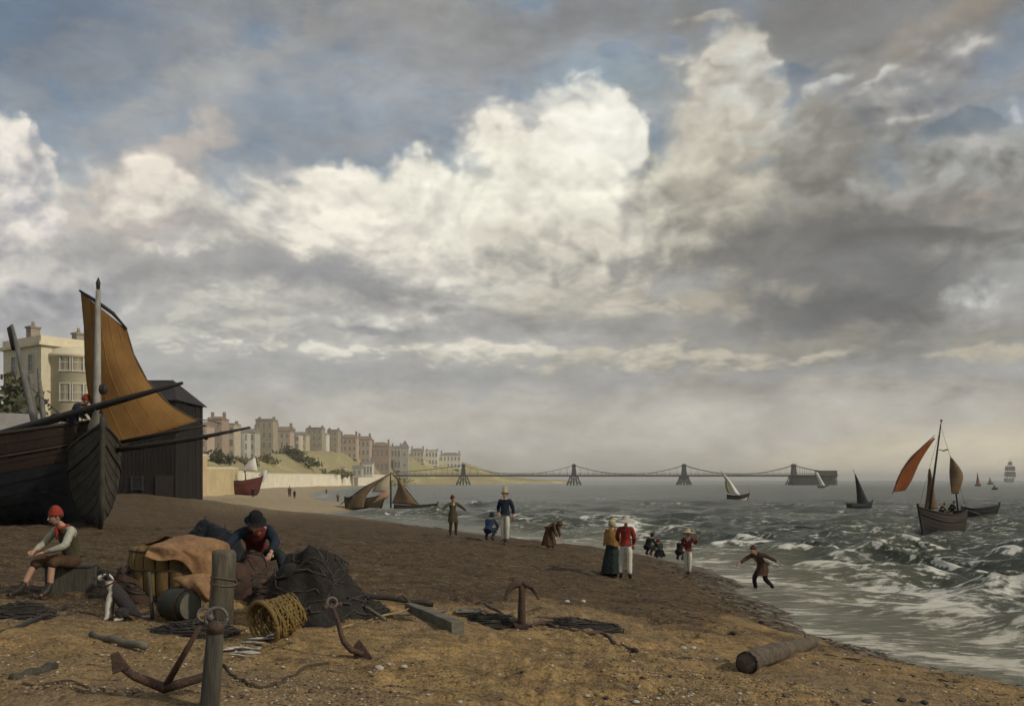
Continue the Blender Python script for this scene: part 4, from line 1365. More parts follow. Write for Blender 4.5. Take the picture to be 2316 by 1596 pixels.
def hand(mb, w, e, side, curl=0.5, s=1.0):
    """palm and five fingers carrying on from the wrist w, forearm from e"""
    d = (w - e).normalized()
    up = Vector((0, 0, 1)) if abs(d.z) < .8 else Vector((0, -1, 0))
    a = d.cross(up).normalized()
    n = a.cross(d).normalized()
    mb.tube([w, w + d * .04 * s, w + d * .09 * s], [.030 * s, .040 * s, .036 * s], 8, squash=.5)
    for i, (off, ln) in enumerate(((-.030, .068), (-.010, .080), (.010, .075), (.030, .058))):
        b = w + d * .085 * s + a * off * s
        m_ = b + (d * .9 - n * .25 * curl) * ln * .45 * s
        q = m_ + (d * (1 - curl * .6) - n * .9 * curl) * ln * .55 * s
        mb.tube([b - d * .015 * s, m_, q], [.0105 * s, .0095 * s, .007 * s], 6)
    b = w + d * .03 * s + a * side * -.035 * s
    m_ = b + (d * .6 - a * side * .55) * .04 * s
    mb.tube([b, m_, m_ + (d * .85 - n * .5 * curl) * .036 * s], [.0135 * s, .011 * s, .008 * s], 6)


def head_shape(mb, c, fwd, up, s=1.0):
    fwd = fwd.normalized()
    x = up.cross(fwd).normalized() * -1
    upv = fwd.cross(x).normalized() * -1
    if upv.dot(up) < 0:
        upv = -upv
    M = Matrix((x, -fwd, upv)).transposed()
    rows = []
    nu, nv = 14, 18
    for i in range(nu + 1):
        th = math.pi * i / nu
        row = []
        for j in range(nv + 1):
            ph = 2 * math.pi * j / nv
            p = Vector((math.sin(th) * math.cos(ph) * .076, math.sin(th) * math.sin(ph) * .096, -math.cos(th) * .118))
            if p.z < 0:                                        # jaw narrows, chin comes forward
                q = -p.z / .118
                p.x *= 1 - .32 * q
                p.y = p.y * (1 - .28 * q) - .022 * q
            if p.y < 0 and abs(p.x) < .04:
                p.y -= .016 * math.exp(-((p.z + .015) / .022) ** 2) * math.exp(-(p.x / .016) ** 2)      # nose
                p.y += .008 * math.exp(-((p.z - .018) / .014) ** 2) * math.exp(-((abs(p.x) - .03) / .014) ** 2)
            row.append(c + M @ (p * s))
        rows.append(row)
    mb.grid(rows)
    mb.ball(c + M @ Vector((0, -.108, -.018)) * s, .014 * s, 5, (.8, 1, 1.3))
    for q in (-1, 1):
        mb.ball(c + M @ Vector((q * .077, .008, -.005)) * s, .026 * s, 6, (.35, .7, 1.15), M)
    mb.ball(c + M @ Vector((0, -.086, -.062)) * s, .018 * s, 5, (1.3, .5, .4), M)
    return M


def person(label, loc, rotz, pose, wear, group=None, size=1.0, look=None, fingers=True, curl=0.5, tilt=None, lean=None):
    """pose: joint overrides on STAND. wear: list of (piece, material)."""
    J = {k_: Vector(v) for k_, v in {**STAND, **(pose or {})}.items()}
    t = thing('person', label, 'person', loc, rotz, group, size)
    fwd = Vector(look) if look else Vector((0, -1, 0))
    up = (J['head'] - J['neck']).normalized()
    up = (up + Vector((0, 0, .6))).normalized()
    order = ['pelvis', 'waist', 'chest', 'neck', 'ls', 'le', 'lw', 'rs', 're', 'rw', 'lh', 'lk', 'la', 'lt', 'rh', 'rk', 'ra', 'rt']
    idx = {n: i for i, n in enumerate(order)}
    V = [J[n] for n in order] + [J['neck'] + (J['head'] - J['neck']) * .55]
    E = [('pelvis', 'waist'), ('waist', 'chest'), ('chest', 'neck'), ('chest', 'ls'), ('ls', 'le'), ('le', 'lw'), ('chest', 'rs'), ('rs', 're'), ('re', 'rw'),
         ('pelvis', 'lh'), ('lh', 'lk'), ('lk', 'la'), ('la', 'lt'), ('pelvis', 'rh'), ('rh', 'rk'), ('rk', 'ra'), ('ra', 'rt')]
    E = [(idx[a], idx[b]) for a, b in E] + [(idx['neck'], len(order))]
    R = dict(pelvis=(.135, .105), waist=(.125, .095), chest=(.15, .105), neck=.058, ls=.062, le=.043, lw=.030, rs=.062, re=.043, rw=.030,
             lh=.088, lk=.058, la=.040, lt=.036, rh=.088, rk=.058, ra=.040, rt=.036)
    mb = skin_shape(V, E, [R[n] for n in order] + [.050])
    M = head_shape(mb, J['head'], fwd, up)
    if fingers:
        hand(mb, J['lw'], J['le'], 1, curl)
        hand(mb, J['rw'], J['re'], -1, curl)
    body = mb.build('body', SKIN, t)
    for q in (-1, 1):
        MB().ball(J['head'] + M @ Vector((q * .030, -.083, .016)), .010, 5).build('eye', M_eye, t)

    def shell(names, edges, grow, cut=None):
        vs, rs = [], []
        ix = {}
        for n in names:
            ix[n] = len(vs)
            vs.append(J[n])
            r = R[n]
            rs.append(tuple(q + grow for q in r) if isinstance(r, tuple) else r + grow)
        if cut:
            for n, (a, f_, r_) in cut.items():
                ix[n] = len(vs)
                vs.append(J[a[0]] + (J[a[1]] - J[a[0]]) * f_)
                rs.append(r_)
        return skin_shape(vs, [(ix[a], ix[b]) for a, b in edges], rs)

    for w in wear:
        piece, m = w[0], w[1]
        if piece in ('jacket', 'shirt', 'coat'):
            g = .026 if piece != 'shirt' else .017
            b = shell(['waist', 'chest', 'ls', 'le', 'rs', 're'],
                      [('waist', 'chest'), ('waist', 'hem'), ('chest', 'coll'), ('chest', 'ls'), ('ls', 'le'), ('le', 'lc'), ('chest', 'rs'), ('rs', 're'), ('re', 'rc')], g,
                      dict(hem=(('waist', 'pelvis'), .85, (.155 + g, .125 + g)), coll=(('chest', 'neck'), .8, .075), lc=(('le', 'lw'), .9, .045), rc=(('re', 'rw'), .9, .045)))
            if piece == 'coat':
                mid = (J['lk'] + J['rk']) / 2
                _skirt(b, J['waist'], J['pelvis'], J['pelvis'] + (mid - J['pelvis']) * .75, .16, .19, .23)
            b.jitter(.017, 10, 3).build(piece, m, t)
        elif piece == 'waistcoat':
            shell(['waist', 'chest', 'ls', 'rs'], [('waist', 'chest'), ('waist', 'hem'), ('chest', 'coll'), ('chest', 'ls'), ('chest', 'rs')], .032,
                  dict(hem=(('waist', 'pelvis'), .6, (.16, .13)), coll=(('chest', 'neck'), .7, .08))).build('waistcoat', m, t)
        elif piece == 'trousers':
            shell(['pelvis', 'lh', 'lk', 'rh', 'rk'], [('pelvis', 'wb'), ('pelvis', 'lh'), ('lh', 'lk'), ('lk', 'lb'), ('pelvis', 'rh'), ('rh', 'rk'), ('rk', 'rb')], .024,
                  dict(wb=(('pelvis', 'waist'), .8, (.145, .115)), lb=(('lk', 'la'), .92, .062), rb=(('rk', 'ra'), .92, .062))).jitter(.017, 10, 5).build('trousers', m, t)
        elif piece == 'breeches':
            shell(['pelvis', 'lh', 'lk', 'rh', 'rk'], [('pelvis', 'wb'), ('pelvis', 'lh'), ('lh', 'lk'), ('lk', 'lb'), ('pelvis', 'rh'), ('rh', 'rk'), ('rk', 'rb')], .035,
                  dict(wb=(('pelvis', 'waist'), .8, (.15, .12)), lb=(('lk', 'la'), .25, .08), rb=(('rk', 'ra'), .25, .08))).jitter(.018, 10, 5).build('breeches', m, t)
        elif piece == 'skirt':
            b = MB()
            mid = (J['la'] + J['ra']) / 2 + Vector((0, 0, .02))
            kn = (J['lk'] + J['rk']) / 2
            _skirt(b, J['waist'], (J['pelvis'] + kn) / 2, mid, .15, .24, .33)
            b.build('skirt', m, t)
        elif piece == 'shawl':
            b = MB()
            rows = []
            for i, (f_, r1, r2) in enumerate(((1.0, .075, .075), (.86, .16, .12), (.62, .235, .16), (.2, .27, .2), (-.35, .29, .23))):
                c = J['waist'] + (J['neck'] - J['waist']) * f_
                rows.append([c + Vector((math.cos(a) * r1 * (1 + .06 * math.sin(5 * a + i)), math.sin(a) * r2, -.03 * math.sin(3 * a))) for a in np.linspace(0, 2 * math.pi, 25)])
            b.grid(rows).build('shawl', m, t)
        elif piece == 'boots':
            for a_, b_, c_ in (('lk', 'la', 'lt'), ('rk', 'ra', 'rt')):
                p0 = J[b_] + (J[a_] - J[b_]) * .35
                d = (J[c_] - J[b_])
                skin_shape([J[b_], p0, J[c_], J[b_] - d * .22 + Vector((0, 0, -.025))], [(0, 1), (0, 2), (0, 3)], [.055, .062, .044, .045]).build('boot', m, t)
        elif piece == 'hair':
            b = MB().lathe([(.082, -.02), (.088, .03), (.078, .08), (.045, .115), (.001, .125)], (0, 0, 0), 16, None)
            b.v = [tuple(J['head'] + M @ (Vector(v) + Vector((0, .018 + (.02 if v[1] > 0 else 0), .0)))) for v in b.v]
            b.build('hair', m, t)
        elif piece in ('cap', 'top_hat', 'wide_hat', 'bonnet', 'round_hat'):
            prof = {'cap': [(.001, .175), (.03, .172), (.062, .14), (.09, .085), (.098, .045), (.1, .02), (.09, .018)],
                    'top_hat': [(.001, .235), (.075, .235), (.082, .22), (.084, .06), (.09, .045), (.15, .05), (.152, .043), (.08, .04)],
                    'round_hat': [(.001, .185), (.06, .178), (.092, .14), (.1, .06), (.115, .042), (.15, .045), (.15, .037), (.08, .035)],
                    'wide_hat': [(.001, .17), (.06, .165), (.09, .12), (.1, .07), (.2, .05), (.29, .01), (.29, 0.0), (.1, .05)],
                    'bonnet': [(.001, .15), (.07, .14), (.105, .09), (.115, .02), (.11, -.05), (.1, -.055)]}[piece]
            b = MB().lathe(prof, (0, 0, 0), 20)
            Mt = M @ Euler((math.radians(-8), 0, 0)).to_matrix()
            b.v = [tuple(J['head'] + Mt @ (Vector((v[0], v[1] * 1.12 + .01, v[2])))) for v in b.v]
            b.build({'cap': 'cap', 'bonnet': 'bonnet'}.get(piece, 'hat'), m, t)
        elif piece == 'neckerchief':
            b = MB().torus(J['chest'] + (J['neck'] - J['chest']) * .85, .085, .028, 18, 8, Euler((.25, 0, 0)).to_matrix())
            b.tube([J['chest'] + (J['neck'] - J['chest']) * .75 + Vector((0, -.1, 0)), J['chest'] + Vector((.02, -.155, -.06))], [.035, .012], 6)
            b.build('neckerchief', m, t)
    return t


def _skirt(b, top, mid, hem, r0, r1, r2):
    rows = []
    for i in range(9):
        u = i / 8
        c = (top * (1 - u) ** 2 + mid * 2 * u * (1 - u) + hem * u * u)
        r = r0 * (1 - u) ** 2 + r1 * 2 * u * (1 - u) + r2 * u * u
        rows.append([c + Vector((math.cos(a), math.sin(a) * .85, 0)) * r * (1 + .07 * u * math.sin(9 * a + 1.3) + .04 * u * math.sin(4 * a)) for a in np.linspace(0, 2 * math.pi, 37)])
    b.grid(rows)


# clothes
C_red = cloth('red', (0.24, 0.035, 0.026))
C_redcap = cloth('red_wool', (0.26, 0.045, 0.03))
C_white = cloth('white', (0.52, 0.50, 0.42), .8)
C_shirt = cloth('grey_shirt', (0.40, 0.39, 0.32), .7)
C_navy = cloth('navy', (0.022, 0.032, 0.048))
C_black = cloth('black', (0.018, 0.018, 0.020))
C_brown = cloth('brown', (0.085, 0.052, 0.032))
C_green = cloth('olive', (0.075, 0.066, 0.038))
C_blue = cloth('blue', (0.030, 0.045, 0.095))
C_yellow = cloth('amber', (0.28, 0.155, 0.048))
C_straw = cloth('straw', (0.42, 0.34, 0.22), .8)
C_felt = cloth('pale_felt', (0.42, 0.38, 0.33), .8)
C_teal = cloth('teal', (0.030, 0.040, 0.038))
C_maroon = cloth('maroon', (0.13, 0.03, 0.028))
C_rust = cloth('rust', (0.17, 0.07, 0.035))


def size_for(Y, px_h, m=1.72):
    return px_h / F * Y / m


# -- the net hauler with arms spread
g = GP(1024, 1213)
person('fisherman in dark red cap and olive smock, arms spread, beside the water', g, 0.5,
       dict(ls=(.17, -.02, 1.40), le=(.40, -.06, 1.24), lw=(.60, -.13, 1.06), rs=(-.17, -.02, 1.40), re=(-.40, -.08, 1.26), rw=(-.60, -.18, 1.12), head=(-.02, -.05, 1.60),
            lk=(.13, -.08, .5), rk=(-.12, -.06, .5), la=(.17, .06, .09), lt=(.19, -.09, .035)),
       [('coat', C_green), ('trousers', C_brown), ('boots', BOOT), ('hair', HAIR), ('cap', C_maroon)], size=size_for(g.y, 94, 1.78), curl=.9)
g_hauler = g
# -- blue crouching one
g = GP(1106, 1222)
CROUCH = dict(pelvis=(0, .12, .36), waist=(0, .06, .50), chest=(0, -.10, .70), neck=(0, -.2, .83), head=(0, -.29, .92), ls=(.17, -.12, .78), le=(.24, -.30, .56), lw=(.12, -.42, .36),
              rs=(-.17, -.12, .78), re=(-.24, -.30, .56), rw=(-.12, -.42, .36), lh=(.1, .1, .36), lk=(.16, -.28, .46), la=(.13, .02, .09), lt=(.14, -.15, .035),
              rh=(-.1, .1, .36), rk=(-.16, -.28, .46), ra=(-.13, .02, .09), rt=(-.14, -.15, .035))
person('person in dark blue crouching with back turned, left of the white trousered man', g, 2.7, CROUCH,
       [('coat', C_blue), ('trousers', C_navy), ('boots', BOOT), ('hair', HAIR), ('round_hat', C_navy)], size=size_for(g.y, 58, 1.0))
# -- dark jacket and white trousers
g = GP(1142, 1232)
person('standing man in a dark navy jacket, straw hat and white trousers on the beach edge', g, -.35,
       dict(le=(.26, .06, 1.15), lw=(.27, .02, .92), re=(-.25, .05, 1.14), rw=(-.14, -.14, 1.0), lk=(.08, -.03, .5), la=(.06, .03, .09), rk=(-.07, -.02, .5), ra=(-.06, .03, .09), lt=(.07, -.13, .035), rt=(-.07, -.13, .035)),
       [('jacket', C_navy), ('trousers', C_white), ('boots', BOOT), ('hair', HAIR), ('top_hat', C_straw)], size=size_for(g.y, 132, 1.86))
# -- brown one bending at the waterline
g = GP(1246, 1240)
BEND = dict(pelvis=(0, .16, .74), waist=(0, .06, .86), chest=(0, -.14, .95), neck=(0, -.29, .98), head=(0, -.40, .95), ls=(.16, -.18, .97), le=(.19, -.26, .68), lw=(.14, -.36, .44),
            rs=(-.16, -.18, .97), re=(-.19, -.26, .68), rw=(-.14, -.36, .44), lh=(.09, .15, .72), lk=(.12, -.03, .42), la=(.12, .05, .09), lt=(.13, -.1, .035),
            rh=(-.09, .15, .72), rk=(-.12, .0, .42), ra=(-.12, .12, .09), rt=(-.13, -.04, .035))
person('brown clad person bending low over the wet stones, between the navy man and the parasol', g, 1.1, BEND,
       [('jacket', C_brown), ('skirt', C_brown), ('boots', BOOT), ('hair', HAIR), ('bonnet', C_green)], size=size_for(g.y, 60, 1.06))
# -- the pair
g = GP(1384, 1305)
person('woman in an amber shawl and dark teal skirt walking beside the red jacketed girl', g, 2.6,
       dict(le=(.24, -.04, 1.15), lw=(.1, -.2, 1.08), re=(-.24, -.04, 1.15), rw=(-.1, -.2, 1.06), head=(0, -.02, 1.6)),
       [('shirt', C_yellow), ('skirt', C_teal), ('shawl', C_yellow), ('boots', BOOT), ('hair', HAIR), ('bonnet', C_straw)], size=size_for(g.y, 130, 1.76))
g = GP(1414, 1311)
person('girl in a short red jacket and white trousers under a broad pale hat', g + Vector((0.02, .05, 0)), 2.9,
       dict(le=(.25, -.02, 1.16), lw=(.2, -.2, 1.02), re=(-.24, .02, 1.15), rw=(-.2, -.12, .93), lk=(.13, -.05, .5), la=(.13, .06, .09), lt=(.15, -.09, .035), rk=(-.11, .04, .5), ra=(-.13, .14, .10), rt=(-.14, -.01, .035)),
       [('jacket', C_red), ('trousers', C_white), ('boots', BOOT), ('hair', HAIR), ('wide_hat', C_felt)], size=size_for(g.y, 146, 1.78))
# -- two dark crouchers
g = GP(1466, 1256)
person('black clad person crouching on the shingle just right of the red jacketed girl', g, 2.2, CROUCH,
       [('coat', C_black), ('trousers', C_black), ('boots', BOOT), ('hair', HAIR), ('cap', C_black)], size=size_for(g.y, 46, .98))
g = GP(1492, 1262)
person('dark green clad person with maroon bonnet crouching near the water', g, 3.3, CROUCH,
       [('coat', C_teal), ('skirt', C_black), ('boots', BOOT), ('hair', HAIR), ('bonnet', C_maroon)], size=size_for(g.y, 40, .98))
# -- child and companion
g = GP(1556, 1303)
person('child in red top and white trousers raising one hand near the surf', g, -.5,
       dict(le=(.30, -.02, 1.22), lw=(.38, -.14, 1.42), re=(-.24, 0, 1.14), rw=(-.1, -.2, 1.02), lk=(.07, -.03, .5), la=(.05, .03, .09), lt=(.06, -.12, .035), rk=(-.07, -.02, .5), ra=(-.05, .03, .09), rt=(-.05, -.13, .035)),
       [('shirt', C_maroon), ('trousers', C_white), ('boots', BOOT), ('hair', HAIR), ('wide_hat', C_straw)], size=size_for(g.y, 108, 1.78))
g = GP(1537, 1268)
person('small dark child crouching close to the one in red top', g, 2.4, CROUCH,
       [('coat', C_black), ('trousers', C_black), ('boots', BOOT), ('hair', HAIR)], size=size_for(g.y, 48, 1.0))
# -- running man
g = GP(1722, 1336) - Vector((0, 0, .05))
person('man in brown leaning forward, striding with bent knees through the surf edge', g, -.9,
       dict(pelvis=(.05, .06, .84), waist=(.03, -.02, .97), chest=(-.02, -.18, 1.15), neck=(-.04, -.29, 1.26), head=(-.05, -.38, 1.38),
            ls=(.15, -.17, 1.24), le=(.33, .06, 1.12), lw=(.42, .26, .98), rs=(-.19, -.24, 1.22), re=(-.30, -.46, 1.06), rw=(-.34, -.68, .95),
            lh=(.12, .06, .81), lk=(.16, -.04, .46), la=(.2, .36, .16), lt=(.2, .28, .03), rh=(-.05, .05, .82), rk=(-.06, -.30, .50), ra=(-.06, -.20, .09), rt=(-.07, -.37, .035)),
       [('coat', C_brown), ('trousers', C_black), ('boots', BOOT), ('hair', HAIR), ('cap', C_brown)], size=size_for(g.y, 104, 1.48))
# -- far figures
for px, py, hh, cl, lab in ((655, 1112, 27, C_brown, 'tiny brown figure, taller of two standing before the long sea wall'),
                            (666, 1112, 21, C_black, 'tiny black figure, shorter of two standing before the long sea wall'),
                            (572, 1122, 26, C_black, 'small dark figure standing below the red hulled boat'),
                            (764, 1128, 21, C_rust, 'tiny rust brown figure at the edge of the far inlet'),
                            (738, 1105, 14, C_brown, 'tiny brown figure furthest along the sand near the wall')):
    Y = {655: 150, 666: 148, 572: 128, 764: 118, 738: 230}[px]
    g = GY(px, Y)
    person(lab, g, .3, {}, [('coat', cl), ('trousers', C_black), ('cap', cl)], group='people on the far sand', size=size_for(Y, hh, 1.8), fingers=False)
# ---------------------------------------------------------------- boats
M_tar = mat('tarred_planks', (0.018, 0.019, 0.024), (0.011, 0.012, 0.016), 0.55, 1.4, 0.012, 9, (0.3, 1, 1), spec=0.35)
M_rustplank = mat('rust_brown_planks', (0.038, 0.021, 0.014), (0.02, 0.013, 0.010), 0.75, 1.6, 0.012, 9, (0.3, 1, 1))
M_greyplank = mat('grey_green_planks', (0.060, 0.052, 0.037), (0.026, 0.023, 0.018), 0.8, 1.8, 0.012, 9, (0.3, 1, 1))
M_redplank = mat('red_planks', (0.17, 0.04, 0.03), (0.10, 0.03, 0.024), 0.8, 1.0, 0.012, 9, (0.3, 1, 1))
M_brownplank = mat('brown_planks', (0.10, 0.072, 0.034), (0.062, 0.046, 0.024), 0.8, 1.4, 0.012, 9, (0.3, 1, 1))
M_darkplank = mat('dark_brown_planks', (0.042, 0.031, 0.022), (0.025, 0.02, 0.016), 0.7, 1.4, 0.012, 9, (0.3, 1, 1))
M_spar = mat('dark_spar', (0.028, 0.023, 0.020), (0.018, 0.016, 0.014), 0.6, 4.0, 0.004)
M_mast = mat('pale_mast', (0.34, 0.33, 0.30), (0.18, 0.17, 0.155), 0.6, 3.0, 0.004, 8, (1, 1, .25))
M_oldmast = mat('grey_mast', (0.16, 0.155, 0.14), (0.09, 0.085, 0.075), 0.7, 3.0, 0.004)
M_sail = mat('tan_sail', (0.43, 0.25, 0.085), (0.29, 0.16, 0.055), 0.9, 0.55, 0.01, 3, trans=0.55)
M_sailred = mat('rust_sail', (0.40, 0.135, 0.04), (0.28, 0.095, 0.03), 0.9, 0.7, 0.01, 3, trans=0.5)
M_sailbrown = mat('brown_sail', (0.26, 0.17, 0.095), (0.16, 0.11, 0.065), 0.9, 0.7, 0.01, 3, trans=0.35)
M_sailpink = mat('salmon_sail', (0.52, 0.33, 0.22), (0.42, 0.26, 0.17), 0.9, 0.7, 0.01, 3, trans=0.35)
M_sailcream = mat('cream_canvas', (0.60, 0.52, 0.38), (0.48, 0.41, 0.29), 0.9, 0.7, 0.01, 3, trans=0.35)
M_sailwhite = mat('white_sail', (0.84, 0.82, 0.77), (0.74, 0.72, 0.66), 0.9, 0.7, 0.01, 3, trans=0.3)
M_saildark = mat('dark_sail', (0.035, 0.045, 0.038), (0.025, 0.03, 0.027), 0.9, 0.7, trans=0.3)
M_rope = mat('rope', (0.13, 0.105, 0.07), (0.075, 0.06, 0.04), 0.9, 12.0, 0.004)


class Hull:
    def __init__(self, L, B, D, sheer=0.35, rake=0.5, full=2.6, stern=0.72, keel=0.1):
        self.L, self.B, self.D, self.sh, self.rk, self.fu, self.st, self.kl = L, B, D, sheer, rake, full, stern, keel

    def b(self, s):
        if s > .45:
            return self.B / 2 * max(1 - ((s - .45) / .55) ** self.fu, .012)
        return self.B / 2 * (1 - (1 - self.st) * ((.45 - s) / .45) ** 2)

    def zs(self, s):
        return self.D * (1 + self.sh * ((s - .4) ** 2 / .36 if s > .4 else .5 * (s - .4) ** 2 / .16))

    def zk(self, s):
        return self.kl + (self.D * .28 * ((s - .86) / .14) ** 2 if s > .86 else 0)

    def p(self, s, t, side, off=0.0):
        th = t * math.pi / 2
        v = max(0, (s - .55) / .45)
        v = v * v * (3 - 2 * v)
        y = self.b(s) * ((1 - v) * math.sin(th) ** .75 + v * (.35 * t ** 1.6 + .65 * t))
        z = self.zk(s) + (self.zs(s) - self.zk(s)) * ((1 - v) * (1 - math.cos(th)) ** .85 + v * t ** .95)
        x = self.L * (s - .5) + self.rk * (t - .4) * s ** 7
        return Vector((x, side * (y + off), z))

    def planking(self, t0, t1, n, lap, ns=26):
        mb = MB()
        for side in (-1, 1):
            for i in range(n):
                a, b_ = t0 + (t1 - t0) * i / n, t0 + (t1 - t0) * (i + 1) / n
                rows = []
                for t_, o in ((a, 0), (a, lap), (b_ + .004, lap * .25)):
                    rows.append([self.p(k / ns, t_, side, o if k < ns else o * .3) for k in range(ns + 1)])
                if side < 0:
                    rows = rows[::-1]
                mb.grid(rows, False)
        return mb

    def parts(self, t, m_low, m_top, m_trim, n=9, lap=.03, deck=True, split=.62):
        nl = max(int(n * split), 1)
        self.planking(0.0, split, nl, lap).build('hull', m_low, t, solid=.05)
        self.planking(split, 1.0, n - nl, lap).build('topsides', m_top, t, solid=.05)
        tb = MB()
        ns = 12
        rows = [[self.p(0, k / ns, -1) for k in range(ns + 1)], [self.p(0, k / ns, 1) for k in range(ns + 1)]]
        tb.grid(rows, False)
        tb.build('transom', m_top, t, solid=.06)
        for side in (-1, 1):
            MB().tube([self.p(k / 24, 1, side, .03) + Vector((0, 0, .03)) for k in range(25)], .06, 6).build('gunwale', m_trim, t)
            MB().tube([self.p(k / 24, .80, side, .05) for k in range(25)], .045, 6).build('rubbing_strake', m_trim, t)
        st = [self.p(1, k / 10, 1) + Vector((.02, 0, 0)) for k in range(11)]
        top = st[-1] + Vector((.05, 0, .28))
        ke = [self.p(k / 12, 0, 0) - Vector((0, 0, .08)) for k in range(13)]
        MB().tube(ke + st + [top], .085, 8).build('stem', m_trim, t)
        if deck:
            d = MB()
            d.grid([[self.p(k / 20, .84, -1) + Vector((0, .04, 0)) for k in range(21)], [Vector((self.p(k / 20, .84, 0).x, 0, self.p(k / 20, .84, 0).z + .08)) for k in range(21)],
                    [self.p(k / 20, .84, 1) - Vector((0, .04, 0)) for k in range(21)]])
            d.build('deck', m_trim, t)


def sail_sheet(left, right, bulge, nu=18, nv=22, wave=0.04, seed=0):
    """left / right: luff and leech polylines from head to foot; bulge: vector"""
    def ev(pl, u):
        n = len(pl) - 1
        i = min(int(u * n), n - 1)
        f_ = u * n - i
        p0, p1, p2, p3 = pl[max(i - 1, 0)], pl[i], pl[i + 1], pl[min(i + 2, n)]
        return 0.5 * (2 * p1 + (p2 - p0) * f_ + (2 * p0 - 5 * p1 + 4 * p2 - p3) * f_ ** 2 + (3 * p1 - p0 - 3 * p2 + p3) * f_ ** 3)
    rows = []
    for i in range(nv + 1):
        u = i / nv
        a, b_ = ev(left, u), ev(right, u)
        row = []
        for j in range(nu + 1):
            v = j / nu
            q = a.lerp(b_, v)
            k_ = math.sin(math.pi * v) * (0.35 + 0.65 * math.sin(math.pi * min(max(u, .02), .98)))
            w = wave * math.sin(9 * v + 3 * u + seed) * math.sin(2.2 * u + .4)
            row.append(q + bulge * (k_ + w))
        rows.append(row)
    return MB().grid(rows)


def seams(left, right, bulge, n, r, parent, m):
    pass


# -- the dark beached lugger at the left ------------------------------
yaw = math.radians(-14)
hl = Hull(11.0, 4.0, 2.75, .30, .1, 3.4, .75)
dirv = Vector((math.cos(yaw), math.sin(yaw), 0))
bow = GY(246, 29.4)
o = bow - dirv * 5.5
dark_boat = thing('fishing_boat', 'big black beached fishing boat with rust brown topsides at the left edge', 'boat', (o.x, o.y, bow.z - .12), yaw)
hl.parts(dark_boat, M_tar, M_rustplank, M_darkplank, 10, .035, split=.66)
inv = Matrix.Translation(dark_boat.location) @ Matrix.Rotation(yaw, 4, 'Z')
inv = inv.inverted()
LP = lambda px, py, Y: inv @ P(px, py, Y)
MB().tube([LP(-60, 1000, 30.0), LP(120, 948, 29.0), LP(260, 908, 27.9), LP(412, 866, 26.6)], [.15, .14, .11, .05], 10).build('bowsprit', M_spar, dark_boat)
for a, b_, r_ in (((27, 735, 32.5), (80, 960, 31.0), .13), ((66, 848, 32.0), (82, 965, 31.2), .10), ((86, 832, 32.4), (100, 958, 31.4), .10)):
    MB().tube([LP(*b_) - Vector((0, 0, 1.2)), LP(*b_), LP((a[0] + b_[0]) / 2, (a[1] + b_[1]) / 2, (a[2] + b_[2]) / 2), LP(*a)], [r_, r_, r_ * .85, r_ * .4], 8).build('mast', M_oldmast, dark_boat)
MB().tube([LP(27, 735, 32.5), LP(22, 742, 32.5), LP(34, 790, 32.4)], [.03, .10, .12], 6).build('rolled_pennant', M_spar, dark_boat)
MB().tube([LP(40, 772, 32.4), LP(52, 860, 32), LP(150, 950, 30)], .018, 5).build('rigging', M_rope, dark_boat)

# -- the grey boat seen bow on, with the tan sail ----------------------
yaw2 = math.radians(-61)
hg = Hull(6.5, 1.55, 2.45, .30, .2, 2.4, .8)
d2 = Vector((math.cos(yaw2), math.sin(yaw2), 0))
gb = GY(232, 26.6)
o2 = gb - d2 * 3.5
grey_boat = thing('fishing_boat', 'grey green beached boat seen bow on, carrying the tall tan lugsail', 'boat', (o2.x, o2.y, gh(o2.x, o2.y) - .1), yaw2)
hg.parts(grey_boat, M_greyplank, M_greyplank, M_greyplank, 9, .03, split=.6)
inv2 = (Matrix.Translation(grey_boat.location) @ Matrix.Rotation(yaw2, 4, 'Z')).inverted()
LQ = lambda px, py, Y: inv2 @ P(px, py, Y)
MY = 28.6
MB().tube([LQ(219, 1110, MY), LQ(220, 900, MY), LQ(221.5, 700, MY), LQ(222, 655, MY)], [.125, .12, .085, .07], 12).build('mast', M_mast, grey_boat)
MB().tube([LQ(222, 657, MY), LQ(222, 640, MY), LQ(222.5, 628, MY)], [.05, .075, .02], 10).build('masthead', M_spar, grey_boat)
yd = [LQ(180, 657, MY + .25), LQ(218, 682, MY + .22), LQ(255, 708, MY + .3), LQ(287, 744, MY + .5)]
MB().tube(yd, [.035, .065, .06, .03], 8).build('yard', M_spar, grey_boat)
luff = [LQ(184, 662, MY + .3), LQ(191, 740, MY + .3), LQ(193, 820, MY + .3), LQ(202, 900, MY + .3), LQ(236, 1022, MY + .4)]
leech = [LQ(286, 744, MY + .55), LQ(302, 800, MY + .8), LQ(334, 862, MY + 1.0), LQ(384, 915, MY + 1.3), LQ(446, 952, MY + 1.6)]
sl = sail_sheet(luff, leech, inv2.to_3x3() @ Vector((.1, -.45, 0)), 22, 30, .05).build('sail', M_sail, grey_boat, solid=.02)
for v in (.22, .42, .62, .82):                          # cloths of the sail are stitched in lengths
    pts = []
    me = sl.data
    for i in range(31):
        j = v * 22
        a = Vector(me.vertices[i * 23 + int(j)].co)
        b_ = Vector(me.vertices[i * 23 + int(j) + 1].co)
        pts.append(a.lerp(b_, j - int(j)) + inv2.to_3x3() @ Vector((0, -.012, 0)))
    MB().tube(pts, .014, 5).build('seam', mat('sail_seam', (0.30, 0.15, 0.045), None, .9, 3), sl)
MB().tube(leech, .022, 5).tube(luff, .022, 5).build('bolt_rope', M_rope, sl)
MB().tube([LQ(436, 947, MY + 1.9), LQ(478, 951, MY + 2.2), LQ(500, 958, MY + 2.5)], .02, 5).build('sheet_rope', M_rope, grey_boat)
